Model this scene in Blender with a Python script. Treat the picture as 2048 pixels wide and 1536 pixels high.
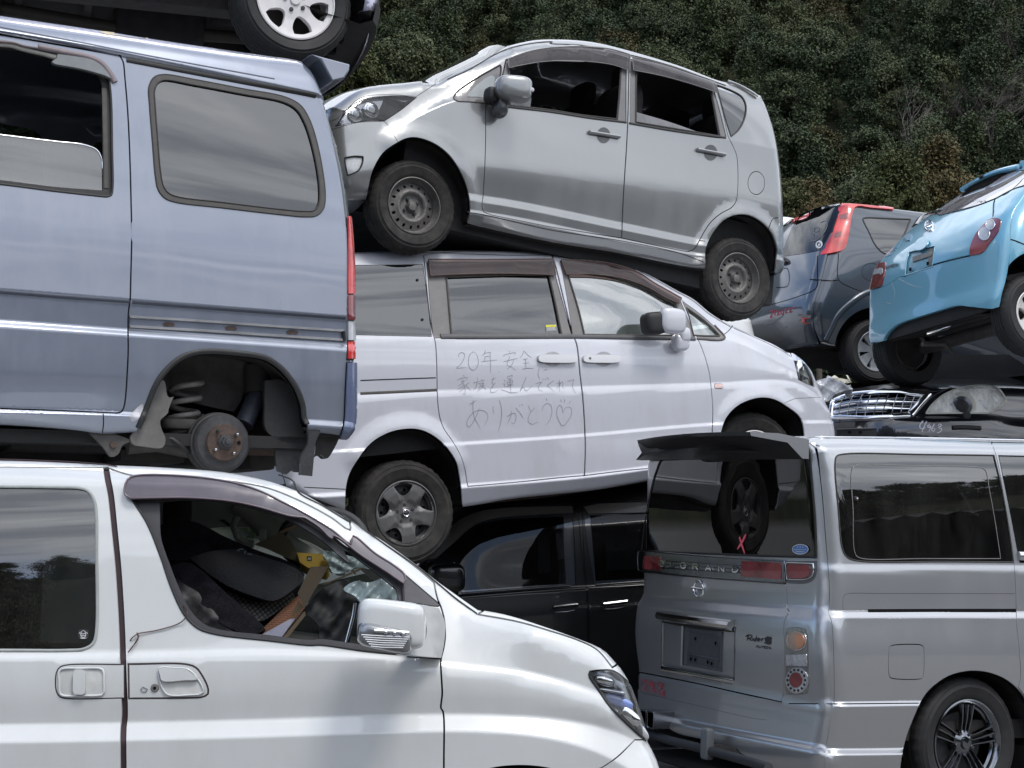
import bpy,bmesh,math,random
import numpy as np
from mathutils import Matrix,Vector
from mathutils.geometry import delaunay_2d_cdt
for _o in list(bpy.data.objects):bpy.data.objects.remove(_o)
scene=bpy.context.scene
COL=scene.collection
rng=random.Random(7)
R_=math.radians

# ------------------------------------------------------------------ camera
F=3060.0;HORIZON=1050.0;CAMZ=1.5
TH=math.atan((HORIZON-768)/F)
cam_d=bpy.data.cameras.new('camera');cam=bpy.data.objects.new('camera',cam_d);COL.objects.link(cam)
cam_d.sensor_width=36.0;cam_d.lens=36.0*F/2048.0
cam_d.clip_start=0.1;cam_d.clip_end=3000
cam.location=(0,0,CAMZ);cam.rotation_euler=(math.pi/2+TH,0,0)
scene.camera=cam
# ------------------------------------------------------------------ sky, sun, exposure
SUN_EL,SUN_AZ=60.0,142.0
world=bpy.data.worlds.new('World');scene.world=world;world.use_nodes=True
def build_world():
 nt=world.node_tree;N=nt.nodes;L=nt.links;N.clear()
 out=N.new('ShaderNodeOutputWorld');bg=N.new('ShaderNodeBackground');bg.inputs[1].default_value=0.11
 sky=N.new('ShaderNodeTexSky');sky.sky_type='NISHITA';sky.sun_disc=False
 sky.sun_elevation=R_(SUN_EL);sky.sun_rotation=R_(SUN_AZ);sky.air_density=1.2;sky.dust_density=1.5
 tc=N.new('ShaderNodeTexCoord')
 sep=N.new('ShaderNodeSeparateXYZ');L.new(tc.outputs['Generated'],sep.inputs[0])
 def m(op,a,b=None,c=None):
  n=N.new('ShaderNodeMath');n.operation=op
  for i,x in enumerate((a,b,c)):
   if x is None:continue
   if isinstance(x,(int,float)):n.inputs[i].default_value=x
   else:L.new(x,n.inputs[i])
  return n.outputs[0]
 zc=m('MAXIMUM',m('ADD',sep.outputs[2],0.16),0.05)
 px=m('DIVIDE',sep.outputs[0],zc);py=m('DIVIDE',sep.outputs[1],zc)
 cb=N.new('ShaderNodeCombineXYZ');L.new(px,cb.inputs[0]);L.new(py,cb.inputs[1])
 mr=N.new('ShaderNodeMapping');L.new(cb.outputs[0],mr.inputs[0]);mr.inputs['Rotation'].default_value=(0,0,R_(-27))
 mp=N.new('ShaderNodeMapping');L.new(mr.outputs[0],mp.inputs[0]);mp.inputs['Scale'].default_value=(0.9,3.6,1.0)
 def noise(sc,det,dist,rough=.55):
  n=N.new('ShaderNodeTexNoise');L.new(mp.outputs[0],n.inputs['Vector'])
  n.inputs['Scale'].default_value=sc;n.inputs['Detail'].default_value=det
  n.inputs['Distortion'].default_value=dist;n.inputs['Roughness'].default_value=rough
  return n.outputs[0]
 n1=noise(.8,9, .9, .6);n2=noise(2.6,6, .5)
 def ramp(fac,stops):
  r=N.new('ShaderNodeValToRGB');L.new(fac,r.inputs[0])
  e=r.color_ramp.elements
  while len(e)<len(stops):e.new(.5)
  for k,(p,c)in enumerate(stops):e[k].position=p;e[k].color=(*c,1)
  r.color_ramp.interpolation='EASE'
  return r.outputs[0]

 cl=ramp(m('ADD',m('MULTIPLY',n1, .65),m('MULTIPLY',n2, .35)),
   [(.30,(2.8,3.15,3.8)),(.45,(5.3,5.7,6.5)),(.55,(8.8,9.2,9.9)),(.66,(13.1,13.4,13.9))])
 cov=noise(.22,4, .3)

 cm=ramp(m('SUBTRACT',cov,m('MULTIPLY',sep.outputs[0],-.10)),[(.40,(0,0,0)),(.47,(1,1,1))])
 skb=N.new('ShaderNodeMix');skb.data_type='RGBA';skb.blend_type='MULTIPLY';skb.inputs[0].default_value=1
 L.new(sky.outputs[0],skb.inputs[6]);skb.inputs[7].default_value=(1.1,1.15,1.3,1)
 mx=N.new('ShaderNodeMix');mx.data_type='RGBA'
 L.new(cm,mx.inputs[0]);L.new(skb.outputs[2],mx.inputs[6]);L.new(cl,mx.inputs[7])
 L.new(mx.outputs[2],bg.inputs[0]);L.new(bg.outputs[0],out.inputs[0])
build_world()
sun_d=bpy.data.lights.new('sun','SUN');sun=bpy.data.objects.new('sun',sun_d);COL.objects.link(sun)
sun_d.energy=1.0;sun_d.angle=R_(16);sun_d.color=(1.0, .96, .90)
_az,_el=R_(SUN_AZ),R_(SUN_EL)
_sd=Vector((math.sin(_az)*math.cos(_el),math.cos(_az)*math.cos(_el),math.sin(_el)))
sun.rotation_euler=_sd.to_track_quat('Z','Y').to_euler()
scene.view_settings.view_transform='Standard';scene.view_settings.look='None'
scene.view_settings.exposure= .9;scene.view_settings.gamma=1.0;scene.view_settings.use_curve_mapping=False
scene.render.engine='CYCLES'
scene.cycles.use_denoising=True
scene.cycles.max_bounces=8;scene.cycles.transparent_max_bounces=16;scene.cycles.glossy_bounces=5
scene.cycles.sample_clamp_indirect=6.0

# ------------------------------------------------------------------ materials
MATS={}
def nodes_of(name):
 m=bpy.data.materials.new(name);m.use_nodes=True
 return m,m.node_tree.nodes,m.node_tree.links,m.node_tree.nodes['Principled BSDF']
def setp(b,**kw):
 for k,v in kw.items():
  k=k.replace('_',' ')
  inp=b.inputs[k]
  if hasattr(inp.default_value,'__len__')and not hasattr(v,'__len__'):v=(v,v,v,1)
  elif hasattr(v,'__len__')and len(v)==3:v=(*v,1)
  inp.default_value=v
def noise_node(N,L,scale,detail=4,rough=.6,vec='Object',stretch=None,dist=0):
 tc=N.new('ShaderNodeTexCoord');n=N.new('ShaderNodeTexNoise')
 if stretch:
  mp=N.new('ShaderNodeMapping');mp.inputs['Scale'].default_value=stretch
  L.new(tc.outputs[vec],mp.inputs[0]);L.new(mp.outputs[0],n.inputs['Vector'])
 else:L.new(tc.outputs[vec],n.inputs['Vector'])
 n.inputs['Scale'].default_value=scale;n.inputs['Detail'].default_value=detail;n.inputs['Roughness'].default_value=rough
 n.inputs['Distortion'].default_value=dist
 return n.outputs[0]
def mapr(N,L,fac,a,b,c,d):
 n=N.new('ShaderNodeMapRange');L.new(fac,n.inputs[0])
 for i,v in enumerate((a,b,c,d)):n.inputs[i+1].default_value=v
 n.clamp=True
 return n.outputs[0]
def mixc(N,L,fac,c1,c2):
 n=N.new('ShaderNodeMix');n.data_type='RGBA'
 if isinstance(fac,(int,float)):n.inputs[0].default_value=fac
 else:L.new(fac,n.inputs[0])
 for i,c in((6,c1),(7,c2)):
  if hasattr(c,'__len__'):n.inputs[i].default_value=(*c[:3],1)
  else:L.new(c,n.inputs[i])
 return n.outputs[2]
def paint(name,col,metallic=0.0,rough=.35,coat=1.0,dust=.25,dustcol=(.34, .33, .31),wave=.0,flake=.0):
 if name in MATS:return MATS[name]
 m,N,L,b=nodes_of(name)
 n1=noise_node(N,L,1.7,6, .65);n2=noise_node(N,L,9,6, .7,stretch=(1,1, .22));n3=noise_node(N,L,140,3, .7)
 mul=N.new('ShaderNodeMath');mul.operation='MULTIPLY';L.new(n1,mul.inputs[0]);L.new(n2,mul.inputs[1])
 f=mapr(N,L,mul.outputs[0], .22, .42,0,dust)
 sp=mapr(N,L,n3, .63, .74,0,dust*1.1)
 add=N.new('ShaderNodeMath');add.operation='MAXIMUM';L.new(f,add.inputs[0]);L.new(sp,add.inputs[1])
 L.new(mixc(N,L,add.outputs[0],col,dustcol),b.inputs['Base Color'])
 setp(b,Metallic=metallic,Coat_Weight=coat,Coat_IOR=1.6)
 L.new(mapr(N,L,add.outputs[0],0, .6,rough,min(1,rough+ .3)),b.inputs['Roughness'])
 L.new(mapr(N,L,add.outputs[0],0, .5, .03, .25),b.inputs['Coat Roughness'])
 bump=N.new('ShaderNodeBump');bump.inputs['Strength'].default_value= .05+wave;bump.inputs['Distance'].default_value= .02
 nb=noise_node(N,L,2.2,2, .4);L.new(nb,bump.inputs['Height'])
 L.new(bump.outputs[0],b.inputs['Normal']);L.new(bump.outputs[0],b.inputs['Coat Normal'])
 MATS[name]=m;return m
def plain(name,col,rough=.5,metallic=0,coat=0,ior=1.5,var=.25,vscale=30,bump=0.0,spec=None):
 if name in MATS:return MATS[name]
 m,N,L,b=nodes_of(name)
 n=noise_node(N,L,vscale,6, .65);n2=noise_node(N,L,vscale/9,4, .6)
 f=mapr(N,L,n, .3, .7,0,1);f2=mapr(N,L,n2, .35, .65,0,1)
 dark=tuple(c*(1-var)for c in col);lite=tuple(min(1,c*(1+var)+var* .01)for c in col)
 L.new(mixc(N,L,f2,mixc(N,L,f,dark,col),mixc(N,L,f,col,lite)),b.inputs['Base Color'])
 setp(b,Metallic=metallic,Roughness=rough,Coat_Weight=coat,IOR=ior)
 if spec is not None:setp(b,Specular_IOR_Level=spec)
 L.new(mapr(N,L,n2, .3, .7,max(0,rough- .08),min(1,rough+ .12)),b.inputs['Roughness'])
 if bump:
  bp=N.new('ShaderNodeBump');bp.inputs['Strength'].default_value=bump;bp.inputs['Distance'].default_value= .004
  L.new(n,bp.inputs['Height']);L.new(bp.outputs[0],b.inputs['Normal'])
 MATS[name]=m;return m
def glassm(name,tint,trans,ior=1.6,rough=.0,dirt=.03,boost=1.0,dirtcol=(.4, .4, .38)):
 """thin window pane: fresnel mirror over a tinted see-through film, with a little dust"""
 if name in MATS:return MATS[name]
 m,N,L,b=nodes_of(name);N.remove(b)
 out=[n for n in N if n.type=='OUTPUT_MATERIAL'][0]
 tr=N.new('ShaderNodeBsdfTransparent');tr.inputs[0].default_value=(*[c*trans for c in tint],1)
 gl=N.new('ShaderNodeBsdfGlossy');gl.inputs[0].default_value=(1,1,1,1);gl.inputs['Roughness'].default_value=rough+ .01
 fr=N.new('ShaderNodeFresnel');fr.inputs[0].default_value=ior
 mm=N.new('ShaderNodeMath');mm.operation='MULTIPLY';L.new(fr.outputs[0],mm.inputs[0]);mm.inputs[1].default_value=boost;mm.use_clamp=True
 mx=N.new('ShaderNodeMixShader');L.new(mm.outputs[0],mx.inputs[0]);L.new(tr.outputs[0],mx.inputs[1]);L.new(gl.outputs[0],mx.inputs[2])
 df=N.new('ShaderNodeBsdfDiffuse');df.inputs[0].default_value=(*dirtcol,1)
 n=noise_node(N,L,6,8, .7,stretch=(1,1, .3));f=mapr(N,L,n, .35, .75,dirt* .3,dirt*2)
 mx2=N.new('ShaderNodeMixShader');L.new(f,mx2.inputs[0]);L.new(mx.outputs[0],mx2.inputs[1]);L.new(df.outputs[0],mx2.inputs[2])
 L.new(mx2.outputs[0],out.inputs[0])
 bump=N.new('ShaderNodeBump');bump.inputs['Strength'].default_value= .02;bump.inputs['Distance'].default_value= .02
 L.new(noise_node(N,L,1.6,1, .4),bump.inputs['Height']);L.new(bump.outputs[0],gl.inputs['Normal'])
 MATS[name]=m;return m
M_black=plain('black_plastic',(.012, .012, .013), .55,var=.4,bump=.1)
M_trim=plain('grey_pillar_trim',(.17, .165, .165), .5,var=.12)
M_rubber=plain('window_rubber',(.025, .024, .024), .6,var=.3)
M_browntrim=plain('aged_window_seal',(.062, .056, .052), .55,var=.35)
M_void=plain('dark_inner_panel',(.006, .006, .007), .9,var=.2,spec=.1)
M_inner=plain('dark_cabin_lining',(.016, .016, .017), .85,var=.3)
M_under=plain('underbody_grime',(.022, .021, .020), .8,var=.6,vscale=14,bump=.5)
M_under2=plain('underbody_grey_coating',(.055, .052, .050), .75,var=.5,vscale=20,bump=.4)
M_rust=plain('rusty_steel',(.062, .040, .031), .8,var=.6,vscale=60,bump=.4)
M_drum=plain('dirty_cast_iron',(.045, .045, .048), .65,metallic=.3,var=.5,vscale=40,bump=.3)
M_chrome=plain('chrome',(.75, .76, .78), .08,metallic=1.0,var=.08)
M_dchrome=plain('dark_chrome',(.22, .23, .25), .15,metallic=1.0,var=.2)
M_steelw=plain('painted_steel_wheel',(.15, .145, .138), .55,metallic=.35,var=.45,vscale=45,bump=.2)
M_alu=plain('cast_aluminium_wheel',(.62, .60, .58), .38,metallic=.55,var=.1)
M_red=None
def tyre_mat():
 m,N,L,b=nodes_of('tyre_rubber')
 n=noise_node(N,L,22,7, .7);n2=noise_node(N,L,5,4, .6)
 f=mapr(N,L,n, .35, .7,0,1);f2=mapr(N,L,n2, .35, .7,0,1)
 L.new(mixc(N,L,f2,mixc(N,L,f,(.014, .014, .014),(.028, .027, .026)),mixc(N,L,f,(.030, .029, .027),(.065, .060, .054))),b.inputs['Base Color'])
 setp(b,Roughness=.82,Specular_IOR_Level=.35)
 bp=N.new('ShaderNodeBump');bp.inputs['Strength'].default_value= .35;bp.inputs['Distance'].default_value= .003
 L.new(n,bp.inputs['Height']);L.new(bp.outputs[0],b.inputs['Normal'])
 return m
M_tyre=tyre_mat()
M_tyre_dark=plain('fresh_tyre_rubber',(.013, .013, .014), .7,var=.5,vscale=25,bump=.2)

# ------------------------------------------------------------------ 2-D tools
def ray(px,py):
 x=(np.asarray(px,float)-1024)/F;y=(768-np.asarray(py,float))/F
 c,s=math.cos(TH),math.sin(TH)
 return np.stack([x,c-s*y,s+c*y],-1)
def Zm(x0,y0,s):
 return lambda*pts:[(x0+p[0]/s,y0+p[1]/s)+tuple(p[2:])for p in pts]
Z1=Zm(0,0,2.695);Z2=Zm(0,440,2.695);Z3=Zm(640,60,3.338);Z4=Zm(1100,60,2.477);Z5=Zm(600,480,2.4)
Z6=Zm(1080,480,2.953);Z7=Zm(1480,320,2.743);Z8=Zm(1260,840,2.207);Z9=Zm(0,900,2.4157);Z10=Zm(640,900,2.4157)
Z11=Zm(300,960,3.657);Z13=Zm(400,0,5.12);Z14=Zm(860,660,6.4);Z15=Zm(1640,740,5.02);Z16=Zm(1260,1300,5.12)
Z17=Zm(1760,1300,6.507);Z18=Zm(1260,1060,5.12);ZF=Zm(0,0,1.0)
def cr(P,closed,n):
 """Catmull-Rom through P"""
 P=np.asarray(P,float)
 if len(P)<3 and not closed:
  t=np.linspace(0,1,n+1)[:,None];return P[0]*(1-t)+P[-1]*t
 if closed:Q=np.vstack([P[-1],P,P[0],P[1]]);k=len(P)
 else:Q=np.vstack([2*P[0]-P[1],P,2*P[-1]-P[-2]]);k=len(P)-1
 out=[]
 for i in range(k):
  p0,p1,p2,p3=Q[i:i+4]
  d1=max(np.linalg.norm(p1-p0),1e-9)** .5;d2=max(np.linalg.norm(p2-p1),1e-9)** .5;d3=max(np.linalg.norm(p3-p2),1e-9)** .5
  m1=(p1-p0)/d1-(p2-p0)/(d1+d2)+(p2-p1)/d2;m1=m1*d2
  m2=(p2-p1)/d2-(p3-p1)/(d2+d3)+(p3-p2)/d3;m2=m2*d2
  t=np.linspace(0,1,n,endpoint=False)[:,None]
  out.append(p1+t*m1+t*t*(3*(p2-p1)-2*m1-m2)+t**3*(2*(p1-p2)+m1+m2))
 if not closed:out.append(P[-1][None])
 return np.vstack(out)
def curve(pts,closed=False,n=8):
 """smooth curve; a third element 1 marks a corner"""
 cor=[i for i,p in enumerate(pts)if len(p)>2 and p[2]]
 P=[p[:2]for p in pts]
 if closed:
  if not cor:return cr(P,True,n)
  k=cor[0];P=P[k:]+P[:k]+[P[k]];cor=[c-k for c in cor]+[len(P)-1]
 else:cor=sorted(set([0]+cor+[len(P)-1]))
 out=[]
 for a,b in zip(cor[:-1],cor[1:]):
  out.append(cr(P[a:b+1],False,n if b-a>1 else 4)[:-1])
 if not closed:out.append(np.array([P[-1]]))
 return np.vstack(out)
def resample(P,step,closed=False):
 P=np.asarray(P,float)
 Q=np.vstack([P,P[:1]])if closed else P
 seg=np.linalg.norm(np.diff(Q,axis=0),axis=1);keep=np.r_[True,seg>1e-7]
 Q=Q[keep];seg=np.linalg.norm(np.diff(Q,axis=0),axis=1);s=np.r_[0,np.cumsum(seg)]
 n=max(2,int(math.ceil(s[-1]/step)))

 t=list(np.linspace(0,s[-1],n+1))
 d=np.diff(Q,axis=0);d/=np.linalg.norm(d,axis=1)[:,None]+1e-12
 dots=(d[:-1]*d[1:]).sum(1)
 for i in np.where(dots< .8)[0]:
  tt=s[i+1];j=int(np.argmin([abs(x-tt)for x in t]));
  if 0<j<len(t)-1:t[j]=tt
 t=np.unique(np.array(t))
 o=np.stack([np.interp(t,s,Q[:,k])for k in range(Q.shape[1])],1)
 return o[:-1]if closed else o
def area(P):
 x,y=P[:,0],P[:,1];return .5*(x*np.roll(y,-1)-np.roll(x,-1)*y).sum()
def ccw(P):return P if area(P)>0 else P[::-1].copy()
def offset_loop(P,d):
 """inset a loop by d (positive shrinks)"""
 P=ccw(np.asarray(P,float));e=np.roll(P,-1,0)-P;e/=np.linalg.norm(e,axis=1)[:,None]+1e-12
 n=np.stack([-e[:,1],e[:,0]],1);m=n+np.roll(n,1,0);l=(m*m).sum(1)
 m=m/np.maximum(l, .6)[:,None]*2
 return P+m*d
def inside(pts,loop):
 x,y=pts[:,0],pts[:,1];c=np.zeros(len(pts),bool)
 x0,y0=loop[:,0],loop[:,1];x1,y1=np.roll(x0,-1),np.roll(y0,-1)
 for a,b,p,q in zip(x0,y0,x1,y1):
  if b==q:continue
  k=((b>y)!=(q>y));
  if not k.any():continue
  c^=k&(x<(p-a)*(y-b)/(q-b)+a)
 return c
def seg_dist(pts,P,closed=True,maxd=None):
 """distance of pts to a polyline, and the parameter of the nearest place on it"""
 A=P if closed else P[:-1];B=np.roll(P,-1,0)if closed else P[1:]
 best=np.full(len(pts),1e9);par=np.zeros(len(pts))
 D=B-A;LL=(D*D).sum(1)+1e-15
 CH=3000 if maxd is None else 400
 lo,hi=np.minimum(A,B),np.maximum(A,B)
 for s in range(0,len(pts),CH):
  q=pts[s:s+CH];J=slice(None);jj=None
  if maxd is not None:
   jj=np.where(((hi>q.min(0)-maxd)&(lo<q.max(0)+maxd)).all(1))[0]
   if not len(jj):continue
   J=jj
  a,dx,dy,ll=A[J],D[J,0],D[J,1],LL[J]
  wx=q[:,0,None]-a[None,:,0];wy=q[:,1,None]-a[None,:,1];t=np.clip((wx*dx+wy*dy)/ll,0,1)
  wx-=t*dx;wy-=t*dy;d=wx*wx+wy*wy;k=d.argmin(1);ii=np.arange(len(q))
  best[s:s+CH]=np.sqrt(d[ii,k]);par[s:s+CH]=(k if jj is None else jj[k])+t[ii,k]
 return best,par
# ------------------------------------------------------------------ mesh output
def link(name,me,mat,parent,loc=None,rot=None):
 o=bpy.data.objects.new(name,me);COL.objects.link(o)
 if parent is not None:o.parent=parent
 if mat is not None and len(me.materials)==0:me.materials.append(mat)
 if loc is not None:o.location=loc
 if rot is not None:o.rotation_euler=rot
 return o
def raw(name,V,Fc,mat,parent=None,smooth=True,normals=None,angle=None):
 me=bpy.data.meshes.new(name)
 me.from_pydata([tuple(map(float,v))for v in V],[],[tuple(int(i)for i in f)for f in Fc])
 if smooth:me.polygons.foreach_set('use_smooth',[True]*len(me.polygons))
 if angle is not None:me.set_sharp_from_angle(angle=R_(angle))
 if normals is not None:me.normals_split_custom_set_from_vertices([tuple(map(float,n))for n in normals])
 return link(name,me,mat,parent)
class HF:
 """height field over two local axes: local[axis] = disp(a, b)"""
 def __init__(s,car,axis,disp,sign,feats=None):
  s.car,s.axis,s.disp,s.sign=car,axis,disp,sign
  s.ab={0:(1,2),1:(0,2),2:(0,1)}[axis];s.feats=feats or[]
 def P(s,ab,off=0.0):
  ab=np.asarray(ab,float);out=np.zeros((len(ab),3))
  d=s.disp(ab[:,0],ab[:,1])
  if callable(off):off=off(ab)
  out[:,s.ab[0]]=ab[:,0];out[:,s.ab[1]]=ab[:,1];out[:,s.axis]=d
  if np.isscalar(off)and off==0:return out
  return out+s.Nrm(ab)*(np.asarray(off).reshape(-1,1)if not np.isscalar(off)else off)
 def Nrm(s,ab,e=.002):
  ab=np.asarray(ab,float);a,b=ab[:,0],ab[:,1]
  da=(s.disp(a+e,b)-s.disp(a-e,b))/(2*e);db=(s.disp(a,b+e)-s.disp(a,b-e))/(2*e)
  n=np.zeros((len(a),3));n[:,s.axis]=1;n[:,s.ab[0]]=-da;n[:,s.ab[1]]=-db
  n/=np.linalg.norm(n,axis=1)[:,None]
  return n*s.sign
 def un(s,px,off=0.0,it=9):
  """pixels -> (a, b) on the surface"""
  px=np.asarray([p[:2]for p in px],float);O,D=s.car.local_rays(px)
  d=np.zeros(len(px));d0=s.guess if hasattr(s,'guess')else 0.0;d[:]=d0
  def g(d):
   t=(d-O[s.axis])/D[:,s.axis];return s.disp(O[s.ab[0]]+t*D[:,s.ab[0]],O[s.ab[1]]+t*D[:,s.ab[1]])+s.sign*off-d
  d=d+np.clip(g(d),-.3, .3)
  for k in range(it):
   g0=g(d);g1=(g(d+ .001)-g0)/ .001
   d=d-np.clip(g0/np.minimum(g1,-.35),-.12, .12)
  t=(d-O[s.axis])/D[:,s.axis]
  return np.stack([O[s.ab[0]]+t*D[:,s.ab[0]],O[s.ab[1]]+t*D[:,s.ab[1]]],1)
 def loop(s,px,closed=True,step=.012,off=0.0):
  return resample(s.un(curve(px,closed),off),step,closed)
 def mesh(s,name,loop,mat,holes=(),parent=None,off=0.0,sp=.035,skirt=.012,gap=0.0,rings=(),flat=False):
  loop=ccw(np.asarray(loop,float));holes=[ccw(np.asarray(h,float))for h in holes]
  clip=getattr(s,'clip',None)
  if clip is not None and(loop is clip or inside(loop,clip).all()):clip=None
  if gap:loop=offset_loop(loop,gap);holes=[offset_loop(h,-gap)for h in holes]
  lo,hi=loop.min(0),loop.max(0)
  holes=[h for h in holes if(h.min(0)<hi).all()and(h.max(0)>lo).all()]
  gx,gy=np.meshgrid(np.arange(lo[0]+sp* .5,hi[0],sp),np.arange(lo[1]+sp* .5,hi[1],sp))
  G=np.stack([gx.ravel(),gy.ravel()],1);G[:,0]+=(np.arange(len(G))//max(1,gx.shape[1])%2)*sp* .4
  extra=[]
  for fl in s.feats:
   f=resample(fl,min(sp, .035)* .5)
   for dz in(-.012,-.0065,-.002, .002, .0065, .012):extra.append(f+np.array([0,dz]))
  for(rl,rs)in rings:
   for r in rs:extra.append(offset_loop(rl,r))
  E=np.vstack(extra)if extra else np.zeros((0,2))
  def keep(Q,md):
   if not len(Q):return Q
   k=(Q>lo).all(1)&(Q<hi).all(1);Q=Q[k]
   if not len(Q):return Q
   k=inside(Q,loop)
   for h in holes:k&=~inside(Q,h)
   if clip is not None:k&=inside(Q,clip)
   Q=Q[k]
   if not len(Q):return Q
   d=seg_dist(Q,loop)[0]
   for h in holes:d=np.minimum(d,seg_dist(Q,h)[0])
   return Q[d>md]
  G=keep(G,sp* .42);E=keep(E, .0012)
  if len(E)and len(G):
   pass
  V=[loop]+holes+([clip]if clip is not None else[])+[G,E];edges=[];base=0
  for l in[loop]+holes+([clip]if clip is not None else[]):
   n=len(l);edges+=[(base+i,base+(i+1)%n)for i in range(n)];base+=n
  V=np.vstack([v for v in V if len(v)])
  r=delaunay_2d_cdt([Vector(v)for v in V],edges,[],0,1e-5)
  P2=np.array([v[:]for v in r[0]]);T=np.array([f[:]for f in r[2]])
  C=P2[T].mean(1);k=inside(C,loop)
  for h in holes:k&=~inside(C,h)
  if clip is not None:k&=inside(C,clip)
  T=T[k]
  if not len(T):return None
  a,b,c=P2[T[:,0]],P2[T[:,1]],P2[T[:,2]]
  cr_=(b[:,0]-a[:,0])*(c[:,1]-a[:,1])-(b[:,1]-a[:,1])*(c[:,0]-a[:,0])
  T=T[np.abs(cr_)>1e-10];cr_=cr_[np.abs(cr_)>1e-10];T[cr_<0]=T[cr_<0][:,::-1]
  used=np.unique(T);mp=-np.ones(len(P2),int);mp[used]=np.arange(len(used));P2=P2[used];T=mp[T]
  pos=s.P(P2,off);nrm=s.Nrm(P2)

  g=np.cross(pos[T[:,1]]-pos[T[:,0]],pos[T[:,2]]-pos[T[:,0]])
  flip=(g*nrm[T[:,0]]).sum()<0
  faces=T[:,::-1]if flip else T
  Vv,Nn,Ff=[pos],[nrm],[list(f)for f in faces]
  if skirt:
   from collections import Counter
   ed={}
   for f in T:
    for i in range(3):
     e=(int(f[i]),int(f[(i+1)%3]));ed[e]=1
   bd=[e for e in ed if(e[1],e[0])not in ed]
   en={}
   for i,j in bd:
    d=P2[j]-P2[i];l=math.hypot(*d)+1e-12;n2=(d[1]/l,-d[0]/l)
    for q in(i,j):en.setdefault(q,np.zeros(2));en[q]+=n2
   ids={q:k for k,q in enumerate(en)};base=len(pos)
   qs=list(en.keys())
   N3=np.zeros((len(qs),3));ev=np.array([en[q]for q in qs]);N3[:,s.ab[0]]=ev[:,0];N3[:,s.ab[1]]=ev[:,1]
   N3/=np.linalg.norm(N3,axis=1)[:,None]+1e-9
   top=pos[qs];nn=nrm[qs]
   r1=top+(N3-nn)* .0004
   r2=top-nn*skirt
   mixn=N3* .75+nn* .5;mixn/=np.linalg.norm(mixn,axis=1)[:,None]+1e-9
   Vv+=[r1,r2];Nn+=[mixn,N3];m=len(qs)
   for i,j in bd:
    a,b=base+ids[i],base+ids[j];q=[a+m,b+m,b,a]
    Ff.append(q[::-1]if flip else q)
  return raw(name,np.vstack(Vv),Ff,mat,parent,True,np.vstack(Nn))
 def ribbon(s,name,line,width,mat,parent=None,height=.004,off=0.0,closed=False,prof='round',step=.012,taper=False):
  """a raised strip along a line lying on the surface"""
  L=resample(line,step,closed);P0=s.P(L,0);N0=s.Nrm(L)
  if closed:T=np.roll(P0,-1,0)-np.roll(P0,1,0)
  else:T=np.gradient(P0,axis=0)
  T/=np.linalg.norm(T,axis=1)[:,None]+1e-12;B=np.cross(N0,T);B/=np.linalg.norm(B,axis=1)[:,None]+1e-12
  if prof=='round':pr=[(-1,0),(-.92, .45),(-.6, .85),(0,1),(.6, .85),(.92, .45),(1,0)]
  elif prof=='flat':pr=[(-1,0),(-.95, .9),(.95, .9),(1,0)]
  elif prof=='channel':pr=[(-1,0),(-.95,1),(-.6,1),(-.5,-.3),(.5,-.3),(.6,1),(.95,1),(1,0)]
  else:pr=prof
  n,k=len(L),len(pr);V=[]
  w=np.full(n,width/2.0)
  if taper and not closed:w=w*np.clip(np.minimum(np.arange(n),np.arange(n)[::-1])/3.0+ .35,0,1)
  for(a,h)in pr:V.append(P0+B*(w*a)[:,None]+N0*(off+ .0012+h*height))
  V=np.stack(V,1).reshape(-1,3);Fc=[]
  for i in range(n if closed else n-1):
   j=(i+1)%n
   for q in range(k-1):Fc.append((i*k+q,j*k+q,j*k+q+1,i*k+q+1))
  if not closed:Fc+=[tuple(range(k))[::-1],tuple((n-1)*k+q for q in range(k))]
  o=raw(name,V,Fc,mat,parent,True,angle=40)
  return o

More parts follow.
